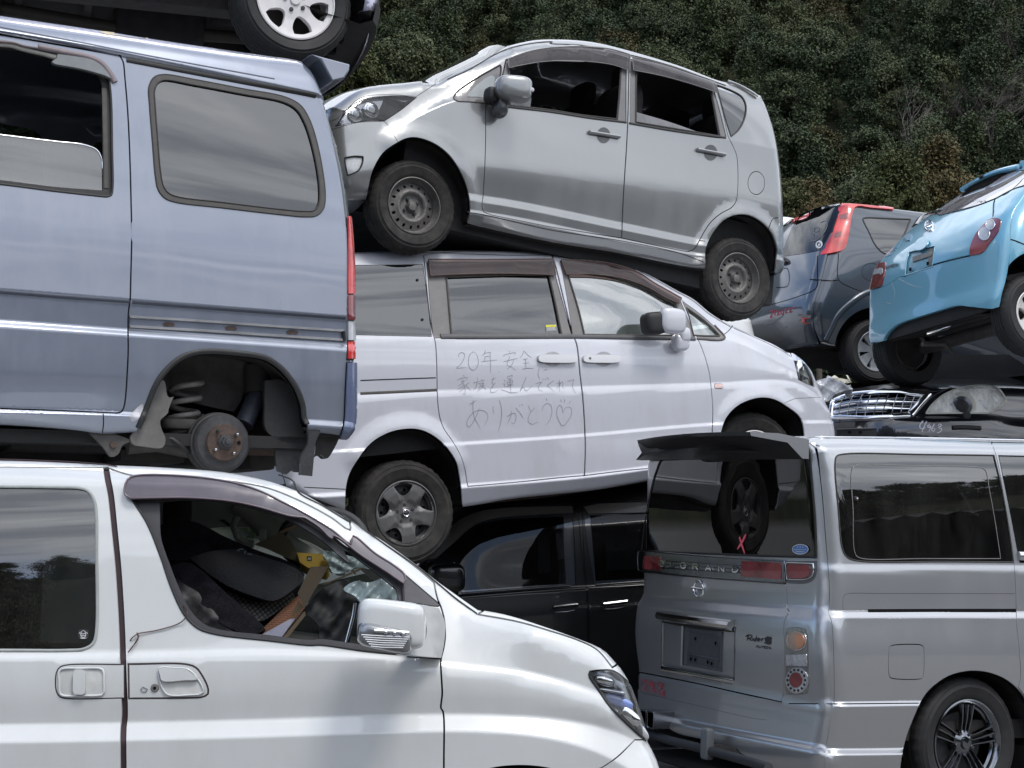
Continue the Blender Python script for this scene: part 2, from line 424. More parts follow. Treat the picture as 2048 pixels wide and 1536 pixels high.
class Car:
 def __init__(s,name,label,cat,anchor,Z,yaw,pitch=0,roll=0,W=1.5,group=None):
  d=ray(*anchor);s.O=np.array([0,0,CAMZ])+d*(Z/d[1])
  f,p=R_(yaw),R_(pitch)
  U=np.array([math.cos(f)*math.cos(p),math.sin(f)*math.cos(p),math.sin(p)])
  V=np.array([-math.cos(f)*math.sin(p),-math.sin(f)*math.sin(p),math.cos(p)])
  Y=np.cross(V,U);r=R_(roll)
  V2=V*math.cos(r)+Y*math.sin(r);Y2=-V*math.sin(r)+Y*math.cos(r)
  s.M=np.stack([U,Y2,V2],1);s.W=W
  s.root=bpy.data.objects.new(name,None);COL.objects.link(s.root)
  m=Matrix.Identity(4)
  for i in range(3):
   for j in range(3):m[i][j]=float(s.M[i,j])
   m[i][3]=float(s.O[i])
  s.root.matrix_world=m;s.root.empty_display_size= .3
  s.root['label']=label;s.root['category']=cat
  if group:s.root['group']=group
  s.cl=np.array([0,0,CAMZ])-s.O;s.cl=s.cl@s.M
  s.lines=[];s.bumps=[];s.out=None
  s.side=HF(s,1,s.h,-1.0)
 def local_rays(s,px):return s.cl,ray(px[:,0],px[:,1])@s.M
 def at(s,px,d,axis=1):
  """pixels -> local points on the plane local[axis] = d"""
  px=np.asarray([p[:2]for p in px],float);O,D=s.local_rays(px);t=(d-O[axis])/D[:,axis]
  return O+D*t[:,None]
 def set_lines(s,L,x0,x1):
  """L: list of (pixels, depth, crease), top to bottom, as section ribs of the side"""
  us=np.linspace(s.at([(x0,600)],0)[0][0]- .3,s.at([(x1,600)],0)[0][0]+ .3,240);s.us=us
  rows=[];s.dep=[];s.cre=[]
  for(pts,d,c)in L:
   dd=d
   if not np.isscalar(d):
    dp=d;d=float(np.mean([x[1]for x in dp]));uu=s.at([(x[0],900)for x in dp],0)[:,0];dd=np.interp(us,uu,[x[1]for x in dp])
   q=s.at(curve(pts,False,6),d)[:,[0,2]];q=q[np.argsort(q[:,0])]
   v=np.interp(us,q[:,0],q[:,1])
   sl0=(q[min(3,len(q)-1),1]-q[0,1])/max(1e-6,q[min(3,len(q)-1),0]-q[0,0]);sl1=(q[-1,1]-q[-4 if len(q)>3 else 0,1])/max(1e-6,q[-1,0]-q[-4 if len(q)>3 else 0,0])
   v=np.where(us<q[0,0],q[0,1]+sl0*(us-q[0,0]),v);v=np.where(us>q[-1,0],q[-1,1]+sl1*(us-q[-1,0]),v)
   rows.append(v);s.dep.append(dd+0*us);s.cre.append(c)
   s.side.feats.append(np.stack([us,v],1))if c else None
  rows=np.array(rows)
  for i in range(1,len(rows)):rows[i]=np.minimum(rows[i],rows[i-1]- .006)
  s.rows=rows
 def h0(s,u,v,w=.007):
  u=np.asarray(u,float);v=np.asarray(v,float);sh=u.shape;u=u.ravel();v=v.ravel()
  R=np.stack([np.interp(u,s.us,r)for r in s.rows],0)
  k=len(R);D=np.stack([np.interp(u,s.us,r)for r in s.dep],0);H=R[:-1]-R[1:]
  sec=(D[1:]-D[:-1])/-H
  out=s.plan(u)if getattr(s,'plan',None)else 0;wt=0
  pl=out;out=0
  ml=np.zeros_like(R);mr=np.zeros_like(R)
  for i in range(k):
   if i==0:m=sec[0]*1.0;ml[i]=mr[i]=m
   elif i==k-1:ml[i]=mr[i]=sec[-1]
   elif s.cre[i]:ml[i]=sec[i-1];mr[i]=sec[i]
   else:
    a,b=sec[i-1],sec[i];m=np.where(a*b>0,2*a*b/(a+b+1e-12*np.sign(a+b+1e-30)),0);ml[i]=mr[i]=m
  for o_,g in((-1, .12),(-.6, .2),(-.2, .25),(.2, .25),(.6, .2),(1, .12)):
   vv=v+o_*w
   idx=np.clip((R>vv[None]).sum(0)-1,0,k-2);ii=np.arange(len(u))
   t=(R[idx,ii]-vv)/H[idx,ii];te=np.clip(t,0,1)
   h=H[idx,ii];d0,d1=D[idx,ii],D[idx+1,ii];m0=-mr[idx,ii]*h;m1=-ml[idx+1,ii]*h
   y=d0*(1+2*te)*(1-te)**2+m0*te*(1-te)**2+d1*te*te*(3-2*te)+m1*te*te*(te-1)
   y=y+np.where(t>1,(t-1)*(d1-d0)* .5,0)+np.where(t<0,t*(d1-d0)* .5,0)
   out=out+g*y;wt+=g
  return(out/wt+pl).reshape(sh)
 def h(s,u,v):
  u=np.asarray(u,float);v=np.asarray(v,float)
  r=s.h0(u,v)
  if s.out is not None and u.size:
   q=np.stack([u.ravel(),v.ravel()],1)
   gx=np.clip(((q[:,0]-s.g0[0])/s.gs).astype(int),0,s.gm.shape[0]-1);gy=np.clip(((q[:,1]-s.g0[1])/s.gs).astype(int),0,s.gm.shape[1]-1)
   nr=s.gm[gx,gy]
   if nr.any():
    qq=q[nr];d,par=seg_dist(qq,s.out_c,True,s.rmax)
    rad=np.interp(par,np.arange(len(s.rad_c)+1),np.r_[s.rad_c,s.rad_c[0]])
    d=np.where(inside(qq,s.out_c),d,0)
    x=np.clip(rad-d,0,None);add=np.zeros(len(q));add[nr]=rad-np.sqrt(np.maximum(rad*rad-x*x,0));r=r+add.reshape(u.shape)
  for(lp,amp,wd)in s.bumps:
   q=np.stack([u.ravel(),v.ravel()],1);lo=lp.min(0)-wd;hi=lp.max(0)+wd;k=((q>lo)&(q<hi)).all(1)
   if k.any():
    d=seg_dist(q[k],lp,False,wd)[0];t=np.clip(1-d/wd,0,1);add=np.zeros(len(q));add[k]=amp*t*t*(3-2*t);r=r-add.reshape(u.shape)
  return r
 def outline(s,groups,step=.03):
  """groups: (name, radius, px points) clockwise or counter-clockwise, closing on itself"""
  P,Rr,gi=[],[],[]
  for g,(nm,r,pts)in enumerate(groups):
   c=curve(pts,False,8);d=s.at(c,s.depth_guess(c,r))[:,[0,2]]if False else None
   dd=np.zeros(len(c))
   for _ in range(8):
    O,D=s.local_rays(c);t=(dd-O[1])/D[:,1];u=O[0]+t*D[:,0];v=O[2]+t*D[:,2]
    dd=s.h0(u,v)+r
   q=resample(np.stack([u,v],1),step)
   P.append(q[:-1]);Rr+=[r]*(len(q)-1);gi+=[g]*(len(q)-1)
  P=np.vstack(P);Rr=np.array(Rr);gi=np.array(gi)
  k=5;Rs=np.array([np.mean([Rr[(i+j)%len(Rr)]for j in range(-k,k+1)])for i in range(len(Rr))])
  P=ccw(P)if area(P)>0 else P;s.side.clip=P;s.out=P;s.rad=Rs;s.gi=gi;s.gn=[g[0]for g in groups];s.out_c=P;s.rad_c=Rs;s.rmax=Rs.max()+ .3
  s.gs= .05;s.g0=P.min(0)- .3;nx,ny=((P.max(0)+ .3-s.g0)/s.gs).astype(int)+1
  X,Y=np.meshgrid(s.g0[0]+(np.arange(nx)+ .5)*s.gs,s.g0[1]+(np.arange(ny)+ .5)*s.gs,indexing='ij');q=np.stack([X.ravel(),Y.ravel()],1)
  s.gm=((seg_dist(q,P)[0]<Rs.max()+ .04)|~inside(q,P)).reshape(nx,ny)
  return P
 def rings(s):return[(s.out,[np.minimum(s.rad, .3) .mean()*0+x for x in(.004, .012, .028, .05)])]
 def rim(s,gname,name,mat,crown=.02,inner=0.0,sub=None,dy=0.0,seg=14,pw=1.0,ext=True):
  """the strip of body that runs across the car along one run of the outline"""
  n=len(s.out);idx=[i for i in range(n)if s.gn[s.gi[i]]==gname];idx=idx+[(idx[-1]+1)%n]
  if sub:a,b=sub;m=len(idx);idx=idx[int(a*(m-1)):int(b*(m-1))+1]
  P=s.out;A=area(P);T=np.roll(P,-1,0)-np.roll(P,1,0);T/=np.linalg.norm(T,axis=1)[:,None]+1e-12
  Nn=np.stack([T[:,1],-T[:,0]],1)*(1 if A>0 else-1)
  he=s.h0(P[:,0],P[:,1])+s.rad;V=[]
  ts=np.linspace(0,1,seg);ina=np.zeros(n,bool)
  for a_ in getattr(s,'arch',[]):ina|=inside(P,a_)
  for i in idx:
   y0=he[i]+dy;y1=s.W-he[i]-dy
   if name=='underbody' and ina[i]:y0,y1=max(y0, .3),min(y1,s.W- .3)
   for t in ts:
    c=crown*(4*t*(1-t))**pw-inner
    V.append((P[i,0]+Nn[i,0]*c,y0+(y1-y0)*t,P[i,1]+Nn[i,1]*c))
  Fc=[]
  for a in range(len(idx)-1):
   for b in range(seg-1):Fc.append((a*seg+b,(a+1)*seg+b,(a+1)*seg+b+1,a*seg+b+1))
  if A>0:Fc=[f[::-1]for f in Fc]
  return raw(name,V,Fc,mat,s.root,True,angle=35)
 def far(s,name,mat,holes,glass=None,arches=()):
  f=HF(s,1,lambda u,v:s.W-s.h(u,v),1.0)
  o=f.mesh(name,s.out,mat,holes=list(holes)+list(arches),parent=s.root,sp=.09,skirt=0,rings=s.rings())
  if glass:
   for hl in holes:f.mesh('far_window',hl,glass,parent=s.root,sp=.2,skirt=0,off=-.004)
  return o
 def end(s,gname,sign,bulge=.03,pw=1.0,r=None):
  idx=[i for i in range(len(s.out))if s.gn[s.gi[i]]==gname]
  idx=idx+[(idx[-1]+1)%len(s.out)]
  Q=s.out[idx];Q=Q[np.argsort(Q[:,1])];rr=float(np.mean(s.rad[idx]))if r is None else r
  def disp(y,v):
   y=np.asarray(y,float);v=np.asarray(v,float);e=np.interp(v,Q[:,1],Q[:,0])
   t0=s.h0(e,v);yy=np.minimum(y,s.W-y)-t0;x=np.clip(rr-yy,0,rr)
   R=rr-np.sqrt(np.maximum(rr*rr-x*x,0));t=np.clip(y/s.W,0,1)
   return e-sign*(R-bulge*(4*t*(1-t))**pw)
  f=HF(s,0,disp,float(sign));f.guess=float(Q[:,0].mean());f.Q=Q;f.rr=rr
  k= .293*rr;vs=np.linspace(Q[0,1],Q[-1,1],60);e=np.interp(vs,Q[:,1],Q[:,0]);t0=s.h0(e,vs)
  big=e+sign* .6
  f.side_cut=np.vstack([np.stack([e-sign*k,vs],1),np.stack([big,vs],1)[::-1]])
  f.side_cut[0,1]-= .01
  f.region=np.vstack([np.stack([t0+k,vs],1),np.stack([s.W-t0- .006,vs],1)[::-1]])
  f.clip=ccw(f.region)
  return f
 def inner(s,dep):
  f=HF(s,1,lambda u,v:s.h(u,v)+dep,-1.0);f.clip=offset_loop(s.out, .012);return f
 def corner(s,E):
  """height field seen along the rear-left corner diagonal, lying on whichever of side and end face is nearer"""
  K=type('Rot',(),{})();a=R_(-45);K.R=np.array([[math.cos(a),-math.sin(a),0],[math.sin(a),math.cos(a),0],[0,0,1.0]]);M=s.M@K.R;K.cl=s.cl@K.R;K.local_rays=lambda px:(K.cl,ray(px[:,0],px[:,1])@M)
  def disp(p,v):
   p=np.asarray(p,float);v=np.asarray(v,float);lo=np.full(p.shape,-4.0)+0*v;hi=lo+9.0;mid0=E.guess*K.R[0,1]
   lo=lo*0+mid0-1.6;hi=lo+3.0
   for _ in range(17):
    m=(lo+hi)/2;u=K.R[0,0]*p+K.R[0,1]*m;y=K.R[1,0]*p+K.R[1,1]*m
    ok=(y>=s.h(u,v))&(u>=E.disp(y,v))&(y>0);hi=np.where(ok,m,hi);lo=np.where(ok,lo,m)
   return hi
  f=HF(K,1,disp,-1.0);f.guess=E.guess*K.R[0,1]+ .1;g=f.mesh
  def mesh(*x,**k):
   o=g(*x,**k);o.rotation_euler=(0,0,a)if k.get('parent')is s.root else(0,0,0);return o
  f.mesh=mesh;return f
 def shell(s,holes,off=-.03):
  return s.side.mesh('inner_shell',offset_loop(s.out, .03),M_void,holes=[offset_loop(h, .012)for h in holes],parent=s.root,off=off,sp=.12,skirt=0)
 def wheel_well(s,loop,depth=.34,mat=None):
  lp=ccw(loop);lp=offset_loop(lp,-.012);k=inside(lp,s.out);j=int(np.argmin(k));lp=np.roll(lp,-j,0);k=np.roll(k,-j);lp=lp[k]
  top=s.side.P(lp,-.010);n=len(lp)
  V=list(top)+[(p[0],depth,p[2])for p in top]
  Fc=[(i,i+1,n+i+1,n+i)for i in range(n-1)]
  c=top.mean(0);V.append((c[0],depth+ .02,(c[2]+top[:,2].min())/2));Fc+=[(n+i,n+i+1,2*n)for i in range(n-1)]
  return raw('wheel_well_liner',V,Fc,mat or M_under,s.root,True,angle=50)
# ------------------------------------------------------------------ generic pieces
def blob(name,c,size,mat,parent,e=(.5, .5),taper=(0,0),nu=28,nv=16,rot=None,shear=(0,0)):
 """superellipsoid: size = full extents; taper narrows z-size and y-size along +x"""
 V=[];e1,e2=e
 f=lambda w,m:math.copysign(abs(w)**m,w)
 for j in range(nv+1):
  la=-math.pi/2+math.pi*j/nv
  for i in range(nu):
   lo=2*math.pi*i/nu
   x=f(math.cos(la),e1)*f(math.cos(lo),e2);y=f(math.cos(la),e1)*f(math.sin(lo),e2);z=f(math.sin(la),e1)
   kz=1+taper[0]*x;ky=1+taper[1]*x
   V.append((x*size[0]/2,y*ky*size[1]/2+shear[1]*x,z*kz*size[2]/2+shear[0]*x))
 Fc=[(j*nu+i,j*nu+(i+1)%nu,(j+1)*nu+(i+1)%nu,(j+1)*nu+i)for j in range(nv)for i in range(nu)]
 if rot is not None:
  R=np.array(rot.to_3x3()if hasattr(rot,'to_3x3')else rot);V=[tuple(R@np.array(v))for v in V]
 V=[tuple(np.array(v)+np.array(c))for v in V]
 return raw(name,V,Fc,mat,parent,True)
def box(name,lo,hi,mat,parent,bevel=.0):
 x0,y0,z0=lo;x1,y1,z1=hi
 me=bpy.data.meshes.new(name);bm=bmesh.new()
 r=bmesh.ops.create_cube(bm,size=1.0)
 for v in bm.verts:v.co=Vector(((x0+x1)/2+v.co.x*(x1-x0),(y0+y1)/2+v.co.y*(y1-y0),(z0+z1)/2+v.co.z*(z1-z0)))
 if bevel:bmesh.ops.bevel(bm,geom=bm.edges[:],offset=bevel,segments=2,affect='EDGES',profile=.6)
 bm.to_mesh(me);bm.free()
 if bevel:me.polygons.foreach_set('use_smooth',[True]*len(me.polygons));me.set_sharp_from_angle(angle=R_(35))
 return link(name,me,mat,parent)
def tube(name,pts,r,mat,parent=None,n=8,closed=False,kr=None):
 P=np.asarray(pts,float);m=len(P)
 T=(np.roll(P,-1,0)-np.roll(P,1,0))if closed else np.gradient(P,axis=0);T/=np.linalg.norm(T,axis=1)[:,None]+1e-12
 up=np.array([0,0,1.0]);V=[]
 pv=np.cross(T[0],up);
 if np.linalg.norm(pv)< .1:pv=np.cross(T[0],[1,0,0])
 for i in range(m):
  pv=pv-T[i]*(pv@T[i]);pv/=np.linalg.norm(pv)+1e-12;q=np.cross(T[i],pv)
  rr=r if kr is None else r*kr[i]
  for k in range(n):a=2*math.pi*k/n;V.append(P[i]+rr*(pv*math.cos(a)+q*math.sin(a)))
 Fc=[(i*n+k,i*n+(k+1)%n,((i+1)%m)*n+(k+1)%n,((i+1)%m)*n+k)for i in range(m if closed else m-1)for k in range(n)]
 if not closed:Fc+=[tuple(range(n))[::-1],tuple((m-1)*n+k for k in range(n))]
 return raw(name,V,Fc,mat,parent,True,angle=50)
def lathe(name,prof,mat,parent,n=64,mod=None,angle=35):
 """prof: (r, y); axis = local y"""
 V=[];k=len(prof)
 for i in range(n):
  a=2*math.pi*i/n
  for j,(r,y)in enumerate(prof):
   rr=r+(mod(i,j)if mod else 0)
   V.append((rr*math.cos(a),y,rr*math.sin(a)))
 Fc=[]
 for i in range(n):
  q=(i+1)%n
  for j in range(k-1):
   Fc.append((i*k+j,i*k+j+1,q*k+j+1,q*k+j))
 return raw(name,V,Fc,mat,parent,True,angle=angle)
def circ(cx,cy,r,n=28,ry=None,rot=0):
 a=np.linspace(0,2*math.pi,n,endpoint=False);ry=r if ry is None else ry
 x=r*np.cos(a);y=ry*np.sin(a);return np.stack([cx+x*math.cos(rot)-y*math.sin(rot),cy+x*math.sin(rot)+y*math.cos(rot)],1)
def lp1(xs,ys):return lambda r:np.interp(r,xs,ys)
def wheel(car,px,depth,R,width,rho,style,steer=0.0,mat=None,spin=0.0,tread=True,tmat=None):
 """px: hub centre in the picture; depth: how far the outer side wall sits inside the body side"""
 c=car.at([px],depth)[0]
 name='wheel'
 e=bpy.data.objects.new(name,None);COL.objects.link(e);e.parent=car.root;e.location=c
 e.rotation_euler=(0,0,R_(steer));e.empty_display_size= .2
 w=width;n=120
 prof=[(rho* .99, .012),(rho*1.02, .004),(rho*1.06,-.002),(rho*1.15,-.010),(rho+(R-rho)* .5,-.014),(rho+(R-rho)* .56,-.017),(rho+(R-rho)* .60,-.013),(R- .035,-.008),(R- .030,-.010),(R- .018, .000),(R- .008, .010),(R- .002, .024)]
 g=[]
 yy= .024;rows=5;span=w- .048
 for k in range(rows):
  a0=yy+span*k/rows;a1=yy+span*(k+1)/rows
  g+=[(R,a0+ .004),(R,a1- .004),(R- .009,a1- .002),(R- .009,a1+ .002)]
 prof+=g[:-2];prof+=[(R- .002,w- .024),(R- .02,w- .002),(R- .06,w+ .008),(rho,w)]
 def mod(i,j):
  if not tread:return 0
  r,y=prof[j]
  if r>R- .012 and(i%3)==0 and(y< .06 or y>w- .06):return-.005
  if r>R- .012 and((i+int(y*60))%4)==0:return-.003
  return 0
 ty=lathe('tyre',prof,tmat or M_tyre,e,n,mod,angle=30)

 mat=mat or M_steelw
 lathe('barrel',[(rho*1.0, .010),(rho*1.01,-.002),(rho* .975,-.004),(rho* .95, .012),(rho* .93, .030),(rho* .86, .045),(rho* .84, .10),(rho* .83,w- .02)],mat,e,72)
 bk=lathe('brake_backplate',[(rho* .84,w* .62),(rho* .5,w* .55),(.001,w* .55)],M_under,e,32)
 if style=='steel':
  fn=lp1([0, .16, .19, .36, .42, .50, .56, .62, .72, .80, .86,1.0],[.018, .020, .050, .052, .046, .024, .022, .030, .040, .046, .052, .058])
  hf=HF(None,1,lambda a,b:fn(np.sqrt(a*a+b*b)/rho)*1.0+ .004,-1.0)
  holes=[circ(math.cos(a)*rho* .73,math.sin(a)*rho* .73,rho* .052,12,rho* .064,a+math.pi/2)for a in[2*math.pi*k/16+ .1 for k in range(16)]]
  hf.mesh('disc',circ(0,0,rho* .86,72),mat,holes=holes,parent=e,sp=.014,skirt=.006,rings=[(circ(0,0,rho,60),[rho*q for q in(.81, .84, .62, .56, .49, .43)])])
  for k in range(4):
   a=spin+k*math.pi/2;lathe_at('lug_nut',(math.cos(a)* .05, .040,math.sin(a)* .05), .010, .022,M_drum,e)
  lathe_at('hub_cap',(0, .030,0), .026, .030,M_drum,e)
 elif style=='cap5':

  hf=HF(None,1,lambda a,b:cap5(a,b,rho,spin),-1.0);holes=[]
  for k in range(5):
   a0=spin+2*math.pi*(k+ .5)/5
   q=[(.90,-.36),(.91,-.2),(.92,0),(.91, .2),(.90, .36),(.78, .33),(.62, .22),(.54,0),(.62,-.22),(.78,-.33)]
   q=[(r*rho*math.cos(a0+t),r*rho*math.sin(a0+t))for r,t in q]
   holes.append(resample(curve([(q[0][0],q[0][1],1)]+q[1:4]+[(q[4][0],q[4][1],1)]+q[5:],True), .006,True))
  hf.mesh('wheel_cover',circ(0,0,rho* .985,80),mat,holes=holes,parent=e,sp=.012,skirt=.012)
  fn2=lp1([0, .5, .7, .9,1],[.05, .05, .035, .05, .06]);h2=HF(None,1,lambda a,b:fn2(np.sqrt(a*a+b*b)/rho)+ .018,-1.0)
  hl=[circ(math.cos(a)*rho* .72,math.sin(a)*rho* .72,rho* .05,12)for a in[spin+2*math.pi*(k+ .5)/5+s* .2 for k in range(5)for s in(-.9, .9)]]
  h2.mesh('disc',circ(0,0,rho* .93,60),M_drum,holes=hl,parent=e,sp=.02,skirt=.004)
  for k in range(5):
   a=spin+2*math.pi*(k+ .5)/5;lathe_at('lug_nut',(math.cos(a)*rho* .27, .012,math.sin(a)*rho* .27), .010, .02,M_drum,e)
  lathe_at('emblem',(0, .006,0),rho* .13, .012,M_black,e)
  tube('emblem_ring',[(rho* .10*math.cos(t), .003,rho* .10*math.sin(t))for t in np.linspace(0,2*math.pi,24,endpoint=False)], .003,M_chrome,e,6,True)
  box('emblem_bar',(-rho* .11, .0,-.003),(rho* .11, .006, .003),M_chrome,e)
 elif style in('alloy6','cap7'):
  k6=6 if style=='alloy6' else 7
  fn=lp1([0, .2, .5, .8, .95,1.0],[.012, .010, .014, .008, .000,-.002])
  hf=HF(None,1,lambda a,b:fn(np.sqrt(a*a+b*b)/rho)+ .004,-1.0);holes=[]
  for k in range(k6):
   a0=spin+2*math.pi*(k+ .5)/k6
   wd= .28 if style=='alloy6' else .20
   q=[(.86,-wd*1.0),(.87,0),(.86,wd*1.0),(.70,wd*1.22),(.46,wd* .8),(.40,0),(.46,-wd* .8),(.70,-wd*1.22)]if style=='alloy6' else[(.90,-wd* .6),(.90,wd* .9),(.62,wd* .55),(.36,wd* .2),(.36,-wd* .4),(.62,-wd* .5)]
   q=[(r*rho*math.cos(a0+t),r*rho*math.sin(a0+t))for r,t in q]
   holes.append(resample(curve([(q[0][0],q[0][1],1),q[1],(q[2][0],q[2][1],1)]+q[3:]if style=='alloy6' else[(*p,1)for p in q],True), .006,True))
  hf.mesh('disc',circ(0,0,rho* .97,80),mat,holes=holes,parent=e,sp=.016,skirt=.035)
  for k in range(5 if style=='alloy6' else 0):
   a=spin+ .3+2*math.pi*k/5;lathe_at('lug_nut',(math.cos(a)*rho* .26, .006,math.sin(a)*rho* .26), .011, .02,M_drum,e)
  lathe_at('hub_cap',(0, .004,0),rho* .13, .012,mat,e)
 elif style=='spokes15':
  lathe('rim_lip',[(rho* .985, .004),(rho* .97,-.004),(rho* .93, .004),(rho* .90, .018),(rho* .885, .03)],mat,e,72)
  for k in range(5):
   a0=spin+2*math.pi*k/5
   for s in(-1,0,1):
    V=[];
    for(r,hw,hh)in((.20, .030, .030),(.55, .040, .016),(.88, .052, .012)):
     off=s*rho*(.10+ .10*(r- .2));
     for(p,dep)in((-1, .030),(-.35,0),(.35,0),(1, .030)):
      x=r*rho;y=off+p*hw*rho;V.append((x*math.cos(a0)-y*math.sin(a0),hh+dep* .7,x*math.sin(a0)+y*math.cos(a0)))
    Fc=[(i*4+j,(i+1)*4+j,(i+1)*4+j+1,i*4+j+1)for i in range(2)for j in range(3)]
    raw('spoke',V,Fc,mat,e,False)
   a=a0+math.pi/5;lathe_at('lug_nut',(math.cos(a)*rho* .25, .020,math.sin(a)*rho* .25), .011, .03,M_dchrome,e)
  lathe('hub_cap',[(rho* .31, .06),(rho* .29, .035),(rho* .20, .026),(rho* .15, .022),(rho* .13, .008),(.001, .004)],mat,e,40)
  lathe('brake_disc',[(rho* .68, .08),(rho* .3, .08)],M_drum,e,48)
 return e
def cap5(a,b,rho,spin):
 r=np.sqrt(a*a+b*b)/rho;th=np.arctan2(b,a)-spin
 ph=(th*5/(2*math.pi))%1.0;d=np.minimum(ph,1-ph)
 base=np.interp(r,[0, .12, .16, .32, .45, .7, .93,1.0],[.004, .004, .016, .016, .004, .000, .004, .014])
 return base+ .02*np.clip((d- .20)/ .3,0,1)*np.clip((r- .3)/ .2,0,1)*np.clip((.98-r)/ .06,0,1)
def lathe_at(name,c,r,h,mat,parent,n=20):
 V=[];pr=[(r*1.0,h),(r, .004),(r* .86,0),(r* .3,-.001),(0.0005,-.001)];k=len(pr)
 for i in range(n):
  a=2*math.pi*i/n
  for(rr,y)in pr:V.append((c[0]+rr*math.cos(a),c[1]+y,c[2]+rr*math.sin(a)))
 Fc=[(i*k+j,i*k+j+1,((i+1)%n)*k+j+1,((i+1)%n)*k+j)for i in range(n)for j in range(k-1)]
 return raw(name,V,Fc,mat,parent,True,angle=40)
def seats(car,spots,mat,sc=1.0):
 """simple seats: (u, depth, v of cushion)"""
 for(u,y,v)in spots:
  s=blob('seat',(u,y,v),(.50*sc, .50*sc, .20*sc),mat,car.root,(.4, .4))
  blob('seat_back',(u- .22*sc*car.face,y,v+ .36*sc),(.16*sc, .48*sc, .62*sc),mat,s,(.4, .5))
  blob('headrest',(u- .25*sc*car.face,y,v+ .76*sc),(.10*sc, .26*sc, .17*sc),mat,s,(.5, .5))
def strokes(hf,name,lines,width,mat,parent,off=.0015,un_off=0.0,step=.006):
 """handwriting: several pen strokes on a surface joined to one mesh"""
 Vs,Fs,b=[],[],0
 for px in lines:
  L=hf.un(curve(px,False,6),un_off);L=resample(L,step);P0=hf.P(L,off);N0=hf.Nrm(L)
  T=np.gradient(P0,axis=0);T/=np.linalg.norm(T,axis=1)[:,None]+1e-12;B=np.cross(N0,T)
  w=width* .5*np.interp(np.linspace(0,1,len(L)),[0, .12, .7,1],[.7,1, .95, .45])
  V=np.stack([P0+B*w[:,None],P0-B*w[:,None]],1).reshape(-1,3);Vs.append(V)
  Fs+=[(b+2*i,b+2*i+2,b+2*i+3,b+2*i+1)for i in range(len(L)-1)];b+=len(V)
 return raw(name,np.vstack(Vs),Fs,mat,parent,False)
def coil(name,c,r,h,turns,tr,mat,parent,tilt=(0,0)):
 P=[]
 for t in np.linspace(0,turns*2*math.pi,turns*22):P.append((c[0]+r*math.cos(t)+tilt[0]*t/(turns*6.28),c[1]+r*math.sin(t)+tilt[1]*t/(turns*6.28),c[2]-h/2+h*t/(turns*2*math.pi)))
 return tube(name,P,tr,mat,parent,8)
def rrect(px):
 out=[];n=len(px)
 for i in range(n):
  p=np.array(px[i][:2]);a=np.array(px[i-1][:2]);b=np.array(px[(i+1)%n][:2]);k=px[i][2]if len(px[i])>2 else .12
  out+=[tuple(p+(a-p)*k),tuple(p+((a-p)+(b-p))*k* .29),tuple(p+(b-p)*k)]
 m=[]
 for i in range(n):
  m+=out[3*i:3*i+3]
  q=(np.array(out[3*i+2])+np.array(out[(3*i+3)%len(out)]))/2;m.append(tuple(q))
 return m
def tail_mat(name,col,emit=0):
 if name in MATS:return MATS[name]
 m,N,L,b=nodes_of(name)
 v=N.new('ShaderNodeTexVoronoi');tc=N.new('ShaderNodeTexCoord');L.new(tc.outputs['Object'],v.inputs[0]);v.inputs['Scale'].default_value=55
 n=noise_node(N,L,5,3, .5)
 f=mapr(N,L,v.outputs['Distance'],0, .8,0, .45)
 L.new(mixc(N,L,mapr(N,L,n, .35, .65,0, .9),mixc(N,L,f,col,tuple(c* .35 for c in col)),tuple(min(1,c*1.5+ .03)for c in col)),b.inputs['Base Color'])
 setp(b,Roughness=.25,Coat_Weight=1.0,Coat_Roughness=.02,Subsurface_Weight=0.0,IOR=1.6)
 MATS[name]=m;return m
M_red=tail_mat('red_lamp_lens',(.48, .013, .010))
M_red2=tail_mat('dark_red_lamp_lens',(.16, .008, .014))
M_amber=tail_mat('amber_lamp_lens',(.25, .17, .13))
M_clearlamp=tail_mat('clear_lamp_lens',(.38, .39, .41))
M_reflector=plain('lamp_reflector',(.55, .57, .62), .12,metallic=1.0,var=.35,vscale=12)
M_lampglass=glassm('lamp_cover',(1,1,1), .93,1.5,dirt=.03)

def detach(o,C,label,cat,group=None):
 kids=list(o.children);o.parent=None;o.matrix_world=C.root.matrix_world
 o['label']=label;o['category']=cat
 if group:o['group']=group
 return o
